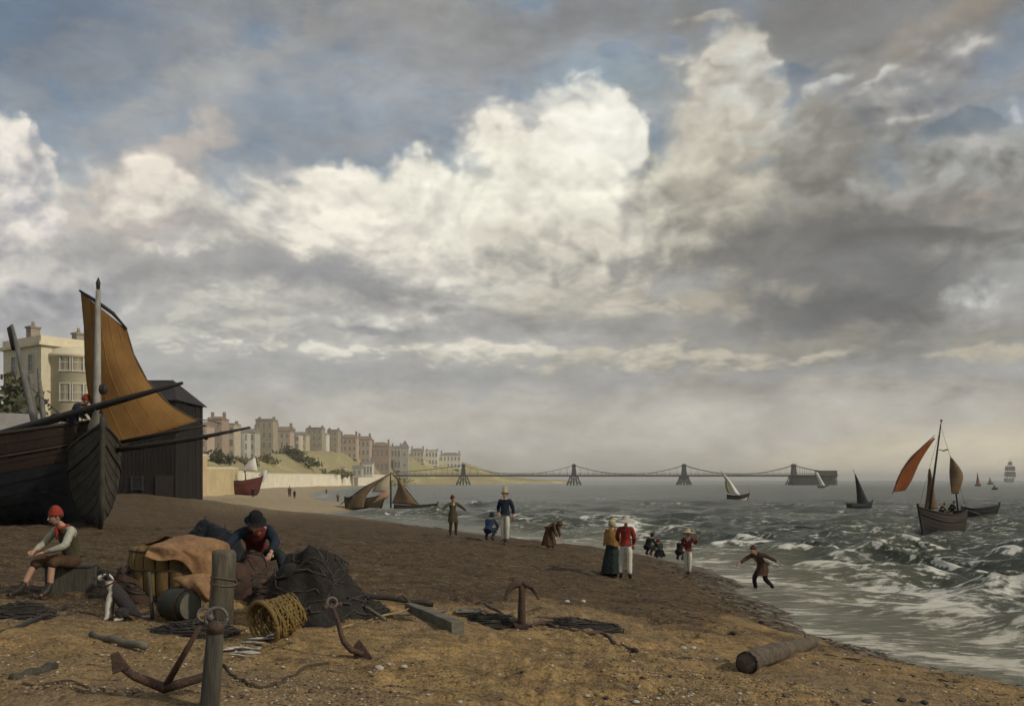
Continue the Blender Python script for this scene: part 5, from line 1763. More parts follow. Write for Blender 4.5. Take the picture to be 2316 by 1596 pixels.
MB().tube([LQ(232, 1022, MY - .3), LQ(320, 1009, MY - .6), LQ(450, 990, MY - .8), LQ(566, 966, MY - 1.0)], [.09, .085, .07, .035], 8).build('spar', M_spar, grey_boat)
MB().tube([LQ(262, 1002, MY + .3), LQ(390, 976, MY + .1), LQ(465, 962, MY)], [.07, .06, .03], 8).build('spar', M_spar, grey_boat)
MB().ball(LQ(466, 990, MY - .8), .07, 8).tube([LQ(466, 990, MY - .8), LQ(466, 984, MY - .8)], .02, 5).build('block', M_spar, grey_boat)
for q, w in ((229, .1), (236, .1)):
    MB().ball(LQ(q, 880, MY), .10, 8, (1, 1, 1.7)).build('block', M_spar, grey_boat)
# furled grey cloth hanging down the mast foot
fb = MB()
rows = []
for i, (py, hw) in enumerate(((930, 10), (960, 20), (1010, 24), (1060, 27), (1090, 24), (1112, 16))):
    rows.append([LQ(222 + hw * math.cos(a) + 2 * math.sin(i * 2.1 + 3 * a), py + 5 * math.sin(2 * a), MY - .42 - .012 * hw * math.sin(a)) for a in np.linspace(0, 2 * math.pi, 19)])
fb.grid(rows).build('furled_cloth', mat('pale_grey_canvas', (0.19, 0.175, 0.13), (0.10, 0.095, 0.072), .9, 2.0, .02, 5), grey_boat)

# fisherman leaning on the dark boat
pt = P(165, 955, 28.9)
person('fisherman in a red cap slouching over the rail of the big black boat', (pt.x, pt.y, pt.z - .05), 1.25,
       dict(pelvis=(0, .05, .14), waist=(.0, -.05, .25), chest=(0, -.22, .40), neck=(0, -.33, .50), head=(0, -.43, .60), ls=(.16, -.25, .46), le=(.2, -.42, .22), lw=(.1, -.55, .1),
            rs=(-.16, -.25, .46), re=(-.22, -.42, .22), rw=(-.1, -.58, .1), lh=(.09, .06, .13), lk=(.12, .48, .16), la=(.12, .86, .08), lt=(.12, .97, .0), rh=(-.09, .06, .13), rk=(-.12, .46, .22), ra=(-.12, .82, .06), rt=(-.12, .95, .0)),
       [('jacket', C_navy), ('trousers', C_navy), ('boots', BOOT), ('hair', HAIR), ('cap', C_redcap)], size=1.25, look=(0, -1, -.3))

# -- red hulled boat with white sails ---------------------------------
def side_boat(label, px0, px1, base_py, gun_py, Y, mlow, mtop, mtrim, flip=False, group=None, yaw=0.0, afloat=False, n=7):
    w = (px1 - px0) / F * Y
    c = P((px0 + px1) / 2, base_py, Y)
    D = (base_py - gun_py) / F * Y
    z = (sea_z(c.x, c.y) - D * .34) if afloat else gh(c.x, c.y) - .08
    if afloat:
        D *= 1.34
    t = thing('sailing_boat' if afloat else 'fishing_boat', label, 'boat', (c.x, c.y, z), yaw + (math.pi if flip else 0), group)
    h = Hull(w / max(abs(math.cos(yaw)), .3), w * .36, D * .86, .3, .25 * D, 2.6, .75)
    h.parts(t, mlow, mtop, mtrim, n, .03, split=.55)
    iv = (Matrix.Translation(t.location) @ Matrix.Rotation(t.rotation_euler.z, 4, 'Z')).inverted()
    return t, (lambda px, py, YY=Y: iv @ P(px, py, YY)), iv.to_3x3()


t, L_, R_ = side_boat('dark red hulled boat with two white sails drawn up on the far sand', 510, 592, 1104, 1066, 158, M_redplank, M_redplank, M_darkplank, yaw=-.25)
MB().tube([L_(556, 1095), L_(553, 1040)], [.12, .06], 8).build('mast', M_spar, t)
sail_sheet([L_(575, 1035), L_(560, 1045), L_(546, 1064)], [L_(577.5, 1035), L_(580, 1050), L_(582, 1065)], R_ @ Vector((.1, -.6, 0)), 10, 10).build('sail', M_sailwhite, t, solid=.03)
MB().tube([L_(552, 1068), L_(566, 1046), L_(579, 1031)], [.07, .06, .03], 6).build('yard', M_spar, t)
sail_sheet([L_(602, 1062), L_(592, 1068), L_(586, 1088)], [L_(604, 1062), L_(602, 1076), L_(597, 1089)], R_ @ Vector((.1, -.4, 0)), 8, 8).build('sail', M_sailwhite, t, solid=.03)
MB().tube([L_(585, 1075), L_(606, 1060)], [.07, .03], 6).build('bowsprit', M_spar, t)

# -- brown boat with the tent of sails ---------------------------------
t, L_, R_ = side_boat('brown beached boat hung with brown, cream and salmon drying sails on the sand', 782, 868, 1161, 1128, 101, M_brownplank, M_brownplank, M_darkplank, yaw=-.35)
MB().tube([L_(884, 1148, 101), L_(884, 1100, 101), L_(883, 1068, 101)], [.1, .09, .05], 8).build('mast', M_spar, t)
MB().tube([L_(770, 1140, 100.5), L_(826, 1100, 100.5), L_(886, 1070, 100.8)], [.05, .08, .05], 8).build('yard', M_spar, t)
sail_sheet([L_(870, 1077, 100.7), L_(830, 1098, 100.6), L_(800, 1122, 100.6), L_(784, 1150, 100.6)], [L_(872, 1078, 100.7), L_(842, 1103, 100.2), L_(828, 1124, 100), L_(822, 1148, 99.8)], R_ @ Vector((0, -.5, 0)), 10, 14).build('sail', M_sailbrown, t, solid=.03)
sail_sheet([L_(866, 1078, 101), L_(848, 1098, 101), L_(842, 1112, 101)], [L_(881, 1074, 101), L_(882, 1095, 101), L_(881, 1112, 101)], R_ @ Vector((0, -.3, 0)), 8, 8).build('sail', M_sailcream, t, solid=.03)
sail_sheet([L_(873, 1110, 100.4), L_(852, 1120, 100.3), L_(838, 1140, 100.3)], [L_(881, 1108, 100.4), L_(878, 1124, 100.3), L_(852, 1136, 100.2)], R_ @ Vector((0, -.4, 0)), 8, 10).build('sail', M_sailpink, t, solid=.03)
MB().tube([L_(884, 1069, 101), L_(930, 1108, 102)], .02, 5).build('rigging', M_rope, t)
t, L_, R_ = side_boat('dark boat with a single brown sail lying behind the brown boat at the inlet', 892, 986, 1146, 1128, 108, M_darkplank, M_darkplank, M_darkplank, yaw=.15)
MB().tube([L_(905, 1140), L_(904, 1078)], [.1, .05], 8).build('mast', M_spar, t)
sail_sheet([L_(896, 1080), L_(900, 1100), L_(886, 1138)], [L_(900, 1080), L_(922, 1112), L_(948, 1142)], R_ @ Vector((.1, -.5, 0)), 10, 12).build('sail', M_sailbrown, t, solid=.03)
MB().tube([L_(892, 1077), L_(912, 1098), L_(950, 1144)], [.04, .06, .04], 6).build('yard', M_spar, t)

# -- boats under sail ---------------------------------------------------
t, L_, R_ = side_boat('two masted lugger with rust red sails riding the waves at the right', 2066, 2190, 1204, 1152, 60, M_tar, M_darkplank, M_rustplank, flip=True, yaw=.55, afloat=True, n=8)
MB().tube([L_(2098, 1185, 60), L_(2112, 1080, 60), L_(2127, 965, 60), L_(2129, 952, 60)], [.09, .08, .045, .02], 10).build('mast', M_spar, t)
MB().ball(L_(2129, 951, 60), .08, 8).build('masthead', M_spar, t)
sail_sheet([L_(2111, 990, 59.6), L_(2060, 1032, 59.4), L_(2030, 1080, 59.3), L_(2022, 1112, 59.2)], [L_(2113, 992, 59.8), L_(2082, 1042, 60.1), L_(2062, 1086, 60.3), L_(2048, 1108, 60.4)], R_ @ Vector((.1, -.3, 0)), 12, 18).build('sail', M_sailred, t, solid=.02)
MB().tube([L_(2114, 984, 59.7), L_(2086, 1010, 59.5), L_(2040, 1062, 59.2), L_(2018, 1116, 59.1)], [.02, .045, .04, .02], 6).build('yard', M_spar, t)
sail_sheet([L_(2100, 1060, 60.2), L_(2096, 1110, 60.2), L_(2090, 1152, 60.3)], [L_(2103, 1060, 60.2), L_(2112, 1110, 60.6), L_(2122, 1150, 60.9)], R_ @ Vector((0, -.4, 0)), 8, 12).build('sail', M_sailbrown, t, solid=.02)
MB().tube([L_(2168, 1170, 61), L_(2160, 1090, 61), L_(2149, 1030, 61)], [.06, .05, .025], 8).build('mast', M_spar, t)
sail_sheet([L_(2149, 1035, 61), L_(2147, 1075, 60.8), L_(2152, 1116, 60.8)], [L_(2151, 1035, 61), L_(2178, 1072, 61.4), L_(2168, 1116, 61.6)], R_ @ Vector((0, -.5, 0)), 10, 14).build('sail', M_sailbrown, t, solid=.02)
MB().tube([L_(2128, 965, 60), L_(2186, 1150, 61)], .012, 4).tube([L_(2128, 965, 60), L_(2076, 1155, 59.5)], .012, 4).build('rigging', M_rope, t)
MB().tube([L_(2180, 1152, 61), L_(2246, 1172, 62)], [.08, .04], 6).build('bumpkin', M_spar, t)
lug_pos = t.location.copy()
crew = P(2128, 1160, 60.2)
person('sailor in a dark brown coat sitting amidships in the lugger', (crew.x, crew.y, crew.z - .15), 1.2, dict(CROUCH), [('coat', C_rust), ('trousers', C_black), ('cap', C_brown)], size=.8, fingers=False)
crew = P(2150, 1156, 60.6)
person('sailor in black sitting aft in the lugger by the small brown sail', (crew.x, crew.y, crew.z - .15), .8, dict(CROUCH), [('coat', C_black), ('trousers', C_black), ('cap', C_maroon)], size=.8, fingers=False)
t, L_, R_ = side_boat('dark open boat following close behind the rust sailed lugger', 2180, 2250, 1176, 1152, 72, M_tar, M_tar, M_darkplank, yaw=-.2, afloat=True, n=6)
t, L_, R_ = side_boat('white sailed boat heeling hard in front of the pier between the last two towers', 1646, 1690, 1131, 1118, 157, M_sailwhite, M_greyplank, M_darkplank, yaw=-.3, afloat=True, n=5)
MB().tube([L_(1676, 1126), L_(1631, 1064)], [.1, .05], 8).build('mast', M_mast, t)
sail_sheet([L_(1631, 1066), L_(1642, 1090), L_(1652, 1114)], [L_(1633, 1066), L_(1654, 1090), L_(1676, 1122)], R_ @ Vector((0, -.5, .1)), 8, 12).build('sail', M_sailwhite, t, solid=.03)
sail_sheet([L_(1640, 1080), L_(1640, 1098), L_(1644, 1112)], [L_(1642, 1082), L_(1648, 1100), L_(1655, 1118)], R_ @ Vector((0, -.4, 0)), 6, 8).build('sail', mat('cream_sail', (0.52, 0.45, 0.28), (0.4, 0.34, 0.2), .9, .7, trans=.4), t, solid=.03)
t, L_, R_ = side_boat('small white sailed boat in front of the pier head', 1850, 1872, 1101, 1096, 400, M_sailwhite, M_greyplank, M_darkplank, afloat=True, n=5)
MB().tube([L_(1866, 1100), L_(1843, 1066)], [.16, .08], 8).build('mast', M_mast, t)
sail_sheet([L_(1843, 1067), L_(1849, 1082), L_(1855, 1096)], [L_(1850, 1068), L_(1858, 1084), L_(1867, 1099)], R_ @ Vector((0, -.8, .1)), 8, 12).build('sail', M_sailwhite, t, solid=.05)
t, L_, R_ = side_boat('dark boat with a narrow green black sail right of the pier head', 1916, 1974, 1152, 1139, 110, M_tar, M_tar, M_tar, yaw=.3, afloat=True, n=6)
MB().tube([L_(1956, 1148), L_(1944, 1100), L_(1929, 1060)], [.08, .06, .02], 8).build('mast', M_spar, t)
sail_sheet([L_(1933, 1072), L_(1937, 1110), L_(1938, 1138)], [L_(1935, 1072), L_(1952, 1108), L_(1966, 1140)], R_ @ Vector((0, -.3, 0)), 8, 12).build('sail', M_saildark, t, solid=.02)
for px, Y, hh, mm, lab in ((2212, 520, 32, M_sailred, 'tiny red sailed boat on the horizon between lugger and ship'), (2240, 700, 17, M_sailbrown, 'tiny brown sailed boat on the horizon left of the ship'),
                           (2250, 330, 12, M_sailbrown, 'tiny dark boat on the horizon just below the ship')):
    c = P(px, HOR, Y)
    u = Y / F
    t = thing('sailing_boat', lab, 'boat', (c.x, Y, 0))
    h = Hull(13 * u, 4 * u, 3.2 * u, .3, .5 * u)
    h.parts(t, M_tar, M_tar, M_darkplank, 5, .03)
    MB().tube([(0, 0, 1), (-2 * u, 0, hh * u)], [.5 * u * .6, .2 * u], 6).build('mast', M_spar, t)
    sail_sheet([Vector((-2 * u, 0, hh * .96 * u)), Vector((-3 * u, 0, hh * .6 * u)), Vector((-5 * u, 0, 4 * u))], [Vector((-1.4 * u, 0, hh * .96 * u)), Vector((2 * u, 0, hh * .5 * u)), Vector((4.5 * u, 0, 4 * u))], Vector((0, -1.5 * u, 0)), 6, 8).build('sail', mm, t, solid=.05)
# ship
u = 1500 / F
c = P(2284, HOR, 1500)
t = thing('ship', 'far grey square rigged ship on the horizon at the right edge', 'ship', (c.x, c.y, 0), .5)
M_shipgrey = mat('ship_grey', (0.12, 0.12, 0.115), (0.09, 0.09, 0.088), .8, .1)
M_shipsail = mat('ship_sail', (0.30, 0.285, 0.25), (0.22, 0.21, 0.19), .9, .1, trans=.3)
h = Hull(34 * u, 9 * u, 8 * u, .25, 2 * u, 2.4, .7)
h.parts(t, M_shipgrey, M_shipgrey, M_shipgrey, 6, .1)
for x, tp in ((-9, 44), (1, 56), (10, 42)):
    MB().tube([(x * u, 0, 2), (x * u, 0, tp * u)], [.7 * u, .25 * u], 6).build('mast', M_shipgrey, t)
    for z0, z1, w in ((12, 24, 8), (26, 36, 6.5)) + (((38, 46, 5),) if x == 1 else ()):
        if z1 < tp:
            sail_sheet([Vector((x * u, -w * .82 * u, z1 * u)), Vector((x * u, -w * u, z0 * u))], [Vector((x * u, w * .82 * u, z1 * u)), Vector((x * u, w * u, z0 * u))], Vector((2.5 * u, 0, 0)), 6, 6).build('sail', M_shipsail, t, solid=.1)
MB().tube([(16 * u, 0, 8 * u), (25 * u, 0, 13 * u)], [.5 * u, .2 * u], 6).build('bowsprit', M_shipgrey, t)
# ---------------------------------------------------------------- things lying on the beach
M_post = mat('weathered_post', (0.14, 0.122, 0.085), (0.055, 0.048, 0.036), 0.85, 2.2, 0.02, 12, (2.5, 2.5, .35))
M_postdark = mat('dark_post', (0.085, 0.08, 0.062), (0.04, 0.037, 0.03), 0.85, 2.2, 0.02, 12, (2.5, 2.5, .35))
M_rust = mat('rusted_iron', (0.075, 0.042, 0.028), (0.035, 0.024, 0.02), 0.75, 9.0, 0.008, 20, speck=((0.16, 0.075, 0.035), .60), spec=.35)
M_iron2 = mat('worn_iron', (0.11, 0.095, 0.085), (0.05, 0.043, 0.04), 0.5, 9.0, 0.006, 20, spec=.5)
M_wick = mat('yellow_wicker', (0.20, 0.132, 0.040), (0.11, 0.072, 0.026), 0.8, 9.0, 0.006)
M_tub = mat('ochre_wood', (0.17, 0.108, 0.032), (0.085, 0.055, 0.02), 0.8, 2.6, 0.008, 10, (2, 2, .4))
M_cloth = mat('salmon_canvas', (0.30, 0.175, 0.085), (0.16, 0.088, 0.045), 0.95, 3.5, 0.05, 7)
M_net = mat('dark_net', (0.028, 0.024, 0.020), (0.015, 0.013, 0.012), 0.95, 6.0, 0.03, 16)
M_netblue = mat('blue_black_net', (0.014, 0.019, 0.026), (0.008, 0.011, 0.016), 0.95, 6.0, 0.03, 16)
M_netbrown = mat('brown_net', (0.075, 0.042, 0.03), (0.04, 0.024, 0.018), 0.95, 6.0, 0.03, 16)
M_twine = mat('net_twine', (0.06, 0.052, 0.042), (0.03, 0.026, 0.022), 0.95, 9.0)
M_keg = mat('dark_keg', (0.028, 0.032, 0.022), (0.017, 0.018, 0.014), 0.6, 3.0, 0.006)
M_kegend = mat('grey_keg_end', (0.12, 0.115, 0.09), (0.075, 0.07, 0.055), 0.8, 5.0, 0.006)
M_fish = mat('fish_silver', (0.50, 0.48, 0.44), (0.30, 0.29, 0.27), 0.4, 9.0, spec=.5)
M_log = mat('log_bark', (0.155, 0.120, 0.085), (0.05, 0.04, 0.03), 0.9, 3.2, 0.05, 9, (.35, 2, 2), speck=((0.22, 0.19, 0.14), .62))
M_logend = mat('log_end', (0.105, 0.085, 0.062), (0.045, 0.037, 0.030), 0.85, 14.0, 0.01)
M_plank = mat('driftwood', (0.16, 0.145, 0.11), (0.085, 0.078, 0.06), 0.85, 3.0, 0.01, 12, (.4, 2, 2))
M_pole = mat('pale_pole', (0.34, 0.235, 0.10), (0.18, 0.13, 0.07), 0.8, 4.0, 0.006)


def mound(name, label, cat, px, py, w, h, dpt, m, seed, twine=None, lumps=.35):
    g = GP(px, py)
    t = thing(name, label, cat, g - Vector((0, 0, .03)), 0)
    rows = []
    r_ = random.Random(seed)
    ph = [r_.uniform(0, 6) for _ in range(8)]
    nr, na = 12, 40
    for i in range(nr + 1):
        th = math.pi / 2 * i / nr
        row = []
        for j in range(na + 1):
            a = 2 * math.pi * j / na
            q = Vector((math.cos(a) * math.cos(th), math.sin(a) * math.cos(th), math.sin(th)))
            n_ = mnoise.fractal(q * 1.9 + Vector((seed, 0, 0)), 1.0, 2.0, 4)
            n2 = abs(mnoise.noise(q * 6 + Vector((0, seed, 0))))
            s = 1 + lumps * n_ + .16 * n2
            row.append(Vector((q.x * w / 2 * s * (1.25 - .25 * q.z), q.y * dpt / 2 * s * (1.25 - .25 * q.z), max(q.z, 0) ** 1.35 * h * (1 + lumps * .8 * n_ + .12 * n2) - (.12 if i == 0 else 0))))
        rows.append(row)
    MB().grid(rows).build('heap', m, t, sub=1)
    tw = MB()
    for k_ in range(46):
        i0, j0 = r_.uniform(.5, nr - 1), r_.uniform(0, na)
        pts = []
        di, dj = r_.uniform(-.5, .5), r_.uniform(.5, 1.6) * r_.choice((-1, 1))
        for s in range(9):
            ii = min(max(i0 + di * s + .5 * math.sin(s + k_), 0), nr - .01)
            jj = (j0 + dj * s) % na
            a = rows[int(ii)][int(jj)]
            b = rows[min(int(ii) + 1, nr)][(int(jj) + 1) % na]
            pts.append(a.lerp(b, ii - int(ii)) * 1.02 + Vector((0, 0, .012)))
        tw.tube(pts, r_.uniform(.006, .012), 5)
    tag(tw.build('twine', twine or M_twine, t), kind='stuff')
    return t


def rope(label, pts, r=.018, m=None, sink=.3, name='rope', cat='rope'):
    P3 = [GP(px, py) for px, py in pts]
    o = P3[0].copy()
    dense = []
    for i in range(len(P3) - 1):
        p0, p1, p2, p3 = P3[max(i - 1, 0)], P3[i], P3[i + 1], P3[min(i + 2, len(P3) - 1)]
        for s in range(8):
            u = s / 8
            q = 0.5 * (2 * p1 + (p2 - p0) * u + (2 * p0 - 5 * p1 + 4 * p2 - p3) * u * u + (3 * p1 - p0 - 3 * p2 + p3) * u ** 3)
            dense.append(Vector((q.x, q.y, gh(q.x, q.y) + r * (1 - sink))) - o)
    dense.append(Vector((P3[-1].x, P3[-1].y, P3[-1].z + r * (1 - sink))) - o)
    ob = MB().tube(dense, r, 8, rough=.12).build(name, m or M_rope, None, o)
    tag(ob, label, cat)
    return ob


def lying_pole(name, label, cat, p0, p1, r0, r1, m, lift0=0.0, lift1=0.0, n=10):
    a, b = GP(*p0), GP(*p1)
    a.z += r0 * .8 + lift0
    b.z += r1 * .8 + lift1
    pts = [(b - a) * (i / 8) + Vector((0, 0, .01 * math.sin(i * 1.7))) for i in range(9)]
    ob = MB().tube(pts, [r0 + (r1 - r0) * i / 8 for i in range(9)], n, rough=.08, seed=3).build(name, m, None, a)
    tag(ob, label, cat)
    return ob


# -- seated net mender with the red cap -------------------------------
g = GP(132, 1343)
k_ = size_for(g.y, 206, 1.40)
st = thing('fish_box', 'low dark box that the seated red capped fisherman sits on', 'box', g + Vector((.05, .28, -.02)), .2)
MB().box((0, 0, .2), (.62, .42, .40)).build('box_body', M_postdark, st, bevel=.01)
MB().box((0, 0, .415), (.66, .46, .03)).build('lid', M_postdark, st, bevel=.006)
person('fisherman in a red wool cap and grey shirt seated below the black boat', g, -.55,
       dict(pelvis=(0, .24, .50), waist=(0, .22, .66), chest=(.0, .12, .90), neck=(0, .05, 1.05), head=(0, -.05, 1.19), ls=(.19, .10, .99), le=(.29, -.08, .75), lw=(.06, -.26, .66),
            rs=(-.19, .10, .99), re=(-.31, -.06, .76), rw=(-.14, -.30, .68), lh=(.1, .2, .48), lk=(.2, -.22, .52), la=(.2, -.26, .09), lt=(.23, -.42, .035),
            rh=(-.1, .2, .48), rk=(-.2, -.24, .50), ra=(-.24, -.44, .09), rt=(-.27, -.6, .035)),
       [('shirt', C_shirt), ('waistcoat', C_green), ('breeches', C_brown), ('boots', BOOT), ('hair', HAIR), ('cap', C_redcap), ('neckerchief', C_redcap)], size=k_, look=(-.25, -1, -.25), curl=1.0)

# -- dog ----------------------------------------------------------------
def dog_fur():
    m = bpy.data.materials.new('pied_fur')
    m.use_nodes = True
    k = NT(m.node_tree)
    bs = k.n['Principled BSDF']
    bs.inputs['Roughness'].default_value = .9
    ob = k.new('ShaderNodeTexCoord').outputs['Object']
    x, y, z = k.sep(ob)[0:3]
    n_ = k.noise(ob, 7, 4, .6)
    front = k.m('MULTIPLY_ADD', k.m('SUBTRACT', n_, .5), .22, k.m('MULTIPLY', x, -1.0))
    a = k.mr(front, .055, .10)
    eyeband = k.mr(k.m('ABSOLUTE', y), .028, .045)
    head = k.mr(z, .47, .50)
    blk = k.m('MULTIPLY', k.m('MULTIPLY', eyeband, head), k.mr(x, -.26, -.20))
    paw = k.mr(k.m('MULTIPLY_ADD', k.m('SUBTRACT', n_, .5), .1, z), .06, .03)
    c = k.mix(k.m('MAXIMUM', a, paw), (0.018, 0.016, 0.017), (0.62, 0.59, 0.52))
    c = k.mix(blk, c, (0.018, 0.016, 0.017))
    c = k.mix(k.mr(k.noise(k.vm('MULTIPLY', ob, (3, 3, 1)), 30, 4, .7), .4, .7, 0, .4), c, (0.05, 0.045, 0.04))
    k.put(bs.inputs['Base Color'], c)
    bn = k.new('ShaderNodeBump')
    bn.inputs['Distance'].default_value = .012
    k.put(bn.inputs['Height'], k.noise(k.vm('MULTIPLY', ob, (3, 3, 1)), 24, 5, .7))
    k.l.new(bn.outputs[0], bs.inputs['Normal'])
    return m


g = GP(270, 1402)
dg_ = thing('dog', 'black and white dog sitting upright in front of the ochre tub', 'dog', g, .25, scale=size_for(g.y, 114, .62))
V = [(.13, 0, .11), (.06, 0, .22), (-.02, 0, .33), (-.07, 0, .40), (-.11, 0, .47), (-.13, 0, .545), (-.21, 0, .525), (-.255, 0, .515),
     (-.09, .065, .33), (-.10, .07, .17), (-.105, .07, .035), (-.145, .07, .018), (-.09, -.065, .33), (-.12, -.07, .17), (-.13, -.07, .035), (-.17, -.07, .018),
     (.10, .09, .12), (-.02, .115, .12), (.06, .12, .03), (-.05, .12, .018), (.10, -.09, .12), (-.02, -.115, .12), (.06, -.12, .03), (-.05, -.12, .018),
     (.22, .02, .05), (.33, .05, .03), (.40, .03, .035)]
E = [(0, 1), (1, 2), (2, 3), (3, 4), (4, 5), (5, 6), (6, 7), (2, 8), (8, 9), (9, 10), (10, 11), (2, 12), (12, 13), (13, 14), (14, 15), (0, 16), (16, 17), (17, 18), (18, 19), (0, 20), (20, 21), (21, 22), (22, 23), (0, 24), (24, 25), (25, 26)]
Rr = [.10, .105, .11, .085, .062, .066, .040, .028, .050, .032, .026, .026, .050, .032, .026, .026, .06, .06, .03, .028, .06, .06, .03, .028, .028, .022, .010]
db = skin_shape(V, E, Rr)
FUR = dog_fur()
for s in (-1, 1):
    db.add([(-.10, s * .055, .59), (-.145, s * .045, .60), (-.125, s * .085, .565), (-.13, s * .10, .50), (-.105, s * .09, .52)], [(0, 1, 2), (1, 3, 2), (0, 2, 4), (2, 3, 4), (0, 4, 3, 1)])
db.build('body', FUR, dg_)
MB().ball((-.278, 0, .525), .016, 6).build('nose', M_eye, dg_)
for s in (-1, 1):
    MB().ball((-.182, s * .034, .562), .010, 5).build('eye', M_eye, dg_)
MB().torus((-.095, 0, .45), .068, .010, 18, 6, Euler((0, -.5, 0)).to_matrix()).build('collar', C_maroon, dg_)

# -- ochre tub with the salmon canvas -----------------------------------
g = GP(372, 1366)
tub = thing('tub', 'large ochre yellow wooden tub half covered by a salmon canvas', 'tub', g + Vector((0, .45, -.03)), 0)
tr, thh = 108 / F * g.y, 128 / F * g.y
tb = MB()
for i in range(22):                                    # coopered staves
    a0_, a1_ = 2 * math.pi * i / 22 + .015, 2 * math.pi * (i + 1) / 22 - .015
    rows = []
    for z, rr_ in ((0, .90), (.3, .985), (.55, 1.0), (.8, .98), (1.0, .93)):
        rows.append([Vector((math.cos(a) * rr_ * tr, math.sin(a) * rr_ * tr * .8, z * thh)) for a in (a0_, (a0_ + a1_) / 2, a1_)])
    s_ = MB().grid(rows).build('stave', M_tub, tub, solid=.03)
for z, rr_ in ((.12, .945), (.62, 1.012), (.95, .965)):
    pts = [Vector((math.cos(a) * rr_ * tr, math.sin(a) * rr_ * tr * .8, z * thh)) for a in np.linspace(0, 2 * math.pi, 40)]
    MB().tube(pts, .016, 6).build('hoop', M_rust, tub)
bt = MB().lathe([(.001, thh * .05), (tr * .8, thh * .05)], (0, 0, 0), 24)
bt.build('bottom', M_tub, tub)
q0 = tub.location
cl = []
for i in range(27):
    u = i / 26
    row = []
    for j in range(49):
        th = math.radians(-104 + 250 * j / 48)
        v = j / 48
        drop = .16 + .40 * math.exp(-((th + .75) / .36) ** 2) + .36 * math.exp(-((th + .02) / .42) ** 2) + .05 * math.sin(th * 7)
        if u < .5:
            rr_ = .06 + 1.0 * (u / .5)
            z = thh * (1.0 + .16 * (1 - (u / .5) ** 2.5)) + .02 * math.sin(6 * th + 9 * u) * u
        else:
            q_ = (u - .5) / .5
            rr_ = 1.06 + .10 * q_ + .035 * math.sin(9 * th + 1.5) * q_
            z = thh * (1.0 - drop * q_) - .01
        row.append(Vector((math.cos(th) * rr_ * tr, math.sin(th) * rr_ * tr * .8, z)) + Vector(mnoise.noise_vector(Vector((th * 2, u * 4, 1)))) * .05 + Vector((math.cos(th), math.sin(th), .6)) * (.05 * abs(math.sin(5.5 * th + 1.2 * math.sin(u * 5))) * min(1, u * 1.6)))
    cl.append(row)
ob = MB().grid(cl).build('canvas', M_cloth, None, q0, solid=.012, sub=1)
tag(ob, 'salmon pink canvas draped over the ochre tub and heap', 'canvas')
lower = sail_sheet([P(388, 1308, g.y - .25) - q0, P(420, 1330, g.y - .35) - q0, P(466, 1362, g.y - .4) - q0], [P(462, 1296, g.y - .1) - q0, P(474, 1320, g.y - .3) - q0, P(480, 1356, g.y - .45) - q0], Vector((0, -.12, .05)), 12, 12, .2)
tag(lower.build('canvas', M_cloth, None, q0, solid=.012), 'rumpled salmon cloth hanging below the canvas beside the upright post', 'canvas')
lying_pole('stick', 'thin dark stick leaning on the front of the ochre tub', 'stick', (345, 1402), (336, 1398), .025, .022, M_postdark, 0, .58)

# -- keg, net heaps, man with the black hat ------------------------------
g = GP(398, 1410)
kg = thing('keg', 'small dark green keg lying in front of the ochre tub with a grey end', 'keg', g + Vector((0, .1, 0)), -.5)
kr = 38 / F * g.y
Mx = Matrix(((0, 0, 1), (0, 1, 0), (-1, 0, 0)))
MB().lathe([(kr * .8, -.22), (kr * .97, -.1), (kr, 0), (kr * .97, .1), (kr * .8, .22)], (0, 0, kr), 20, Mx).build('staves', M_keg, kg)
for x in (-.21, .21):
    MB().lathe([(.001, x), (kr * .79, x)], (0, 0, kr), 20, Mx).build('keg_end', M_kegend, kg)
for x in (-.14, .14):
    MB().lathe([(kr * .93 + .008, x - .018), (kr * .93 + .012, x + .018)], (0, 0, kr), 20, Mx).build('hoop', M_rust, kg)

mound('net_heap', 'reddish brown heap of nets behind the tall post and basket', 'nets', 556, 1352, .95, .62, .9, M_netbrown, 3)
mound('net_heap', 'blue black bundle of nets lying on top behind the salmon canvas', 'nets', 480, 1300, 1.3, .98, .9, M_netblue, 9)
mound('net_heap', 'big dark net heap right of the black hatted man', 'nets', 706, 1398, 1.05, .92, .9, M_net, 14)
mound('net_heap', 'low dark net tail trailing right from the big heap', 'nets', 806, 1392, .75, .26, .6, M_net, 18)
g = GP(590, 1345)
person('man in a black hat and dark clothes sitting hunched against the net heaps', g + Vector((0, .0, .04)), .55,
       dict(pelvis=(.02, .26, .52), waist=(-.02, .20, .66), chest=(-.10, -.04, .83), neck=(-.14, -.17, .92), head=(-.16, -.29, .98), ls=(.08, -.06, .90), le=(.12, -.30, .70), lw=(.0, -.46, .58),
            rs=(-.28, -.10, .88), re=(-.48, -.22, .74), rw=(-.62, -.40, .64), lh=(.1, .2, .5), lk=(.22, -.20, .55), la=(.26, -.40, .12), lt=(.3, -.56, .05), rh=(-.08, .2, .5), rk=(-.08, -.26, .50), ra=(.04, -.50, .12), rt=(.06, -.66, .05)),
       [('jacket', C_navy), ('waistcoat', C_maroon), ('trousers', C_teal), ('boots', BOOT), ('hair', HAIR), ('round_hat', C_black), ('neckerchief', C_maroon)], size=size_for(g.y, 188, 1.17), look=(-.3, -1, -.75))

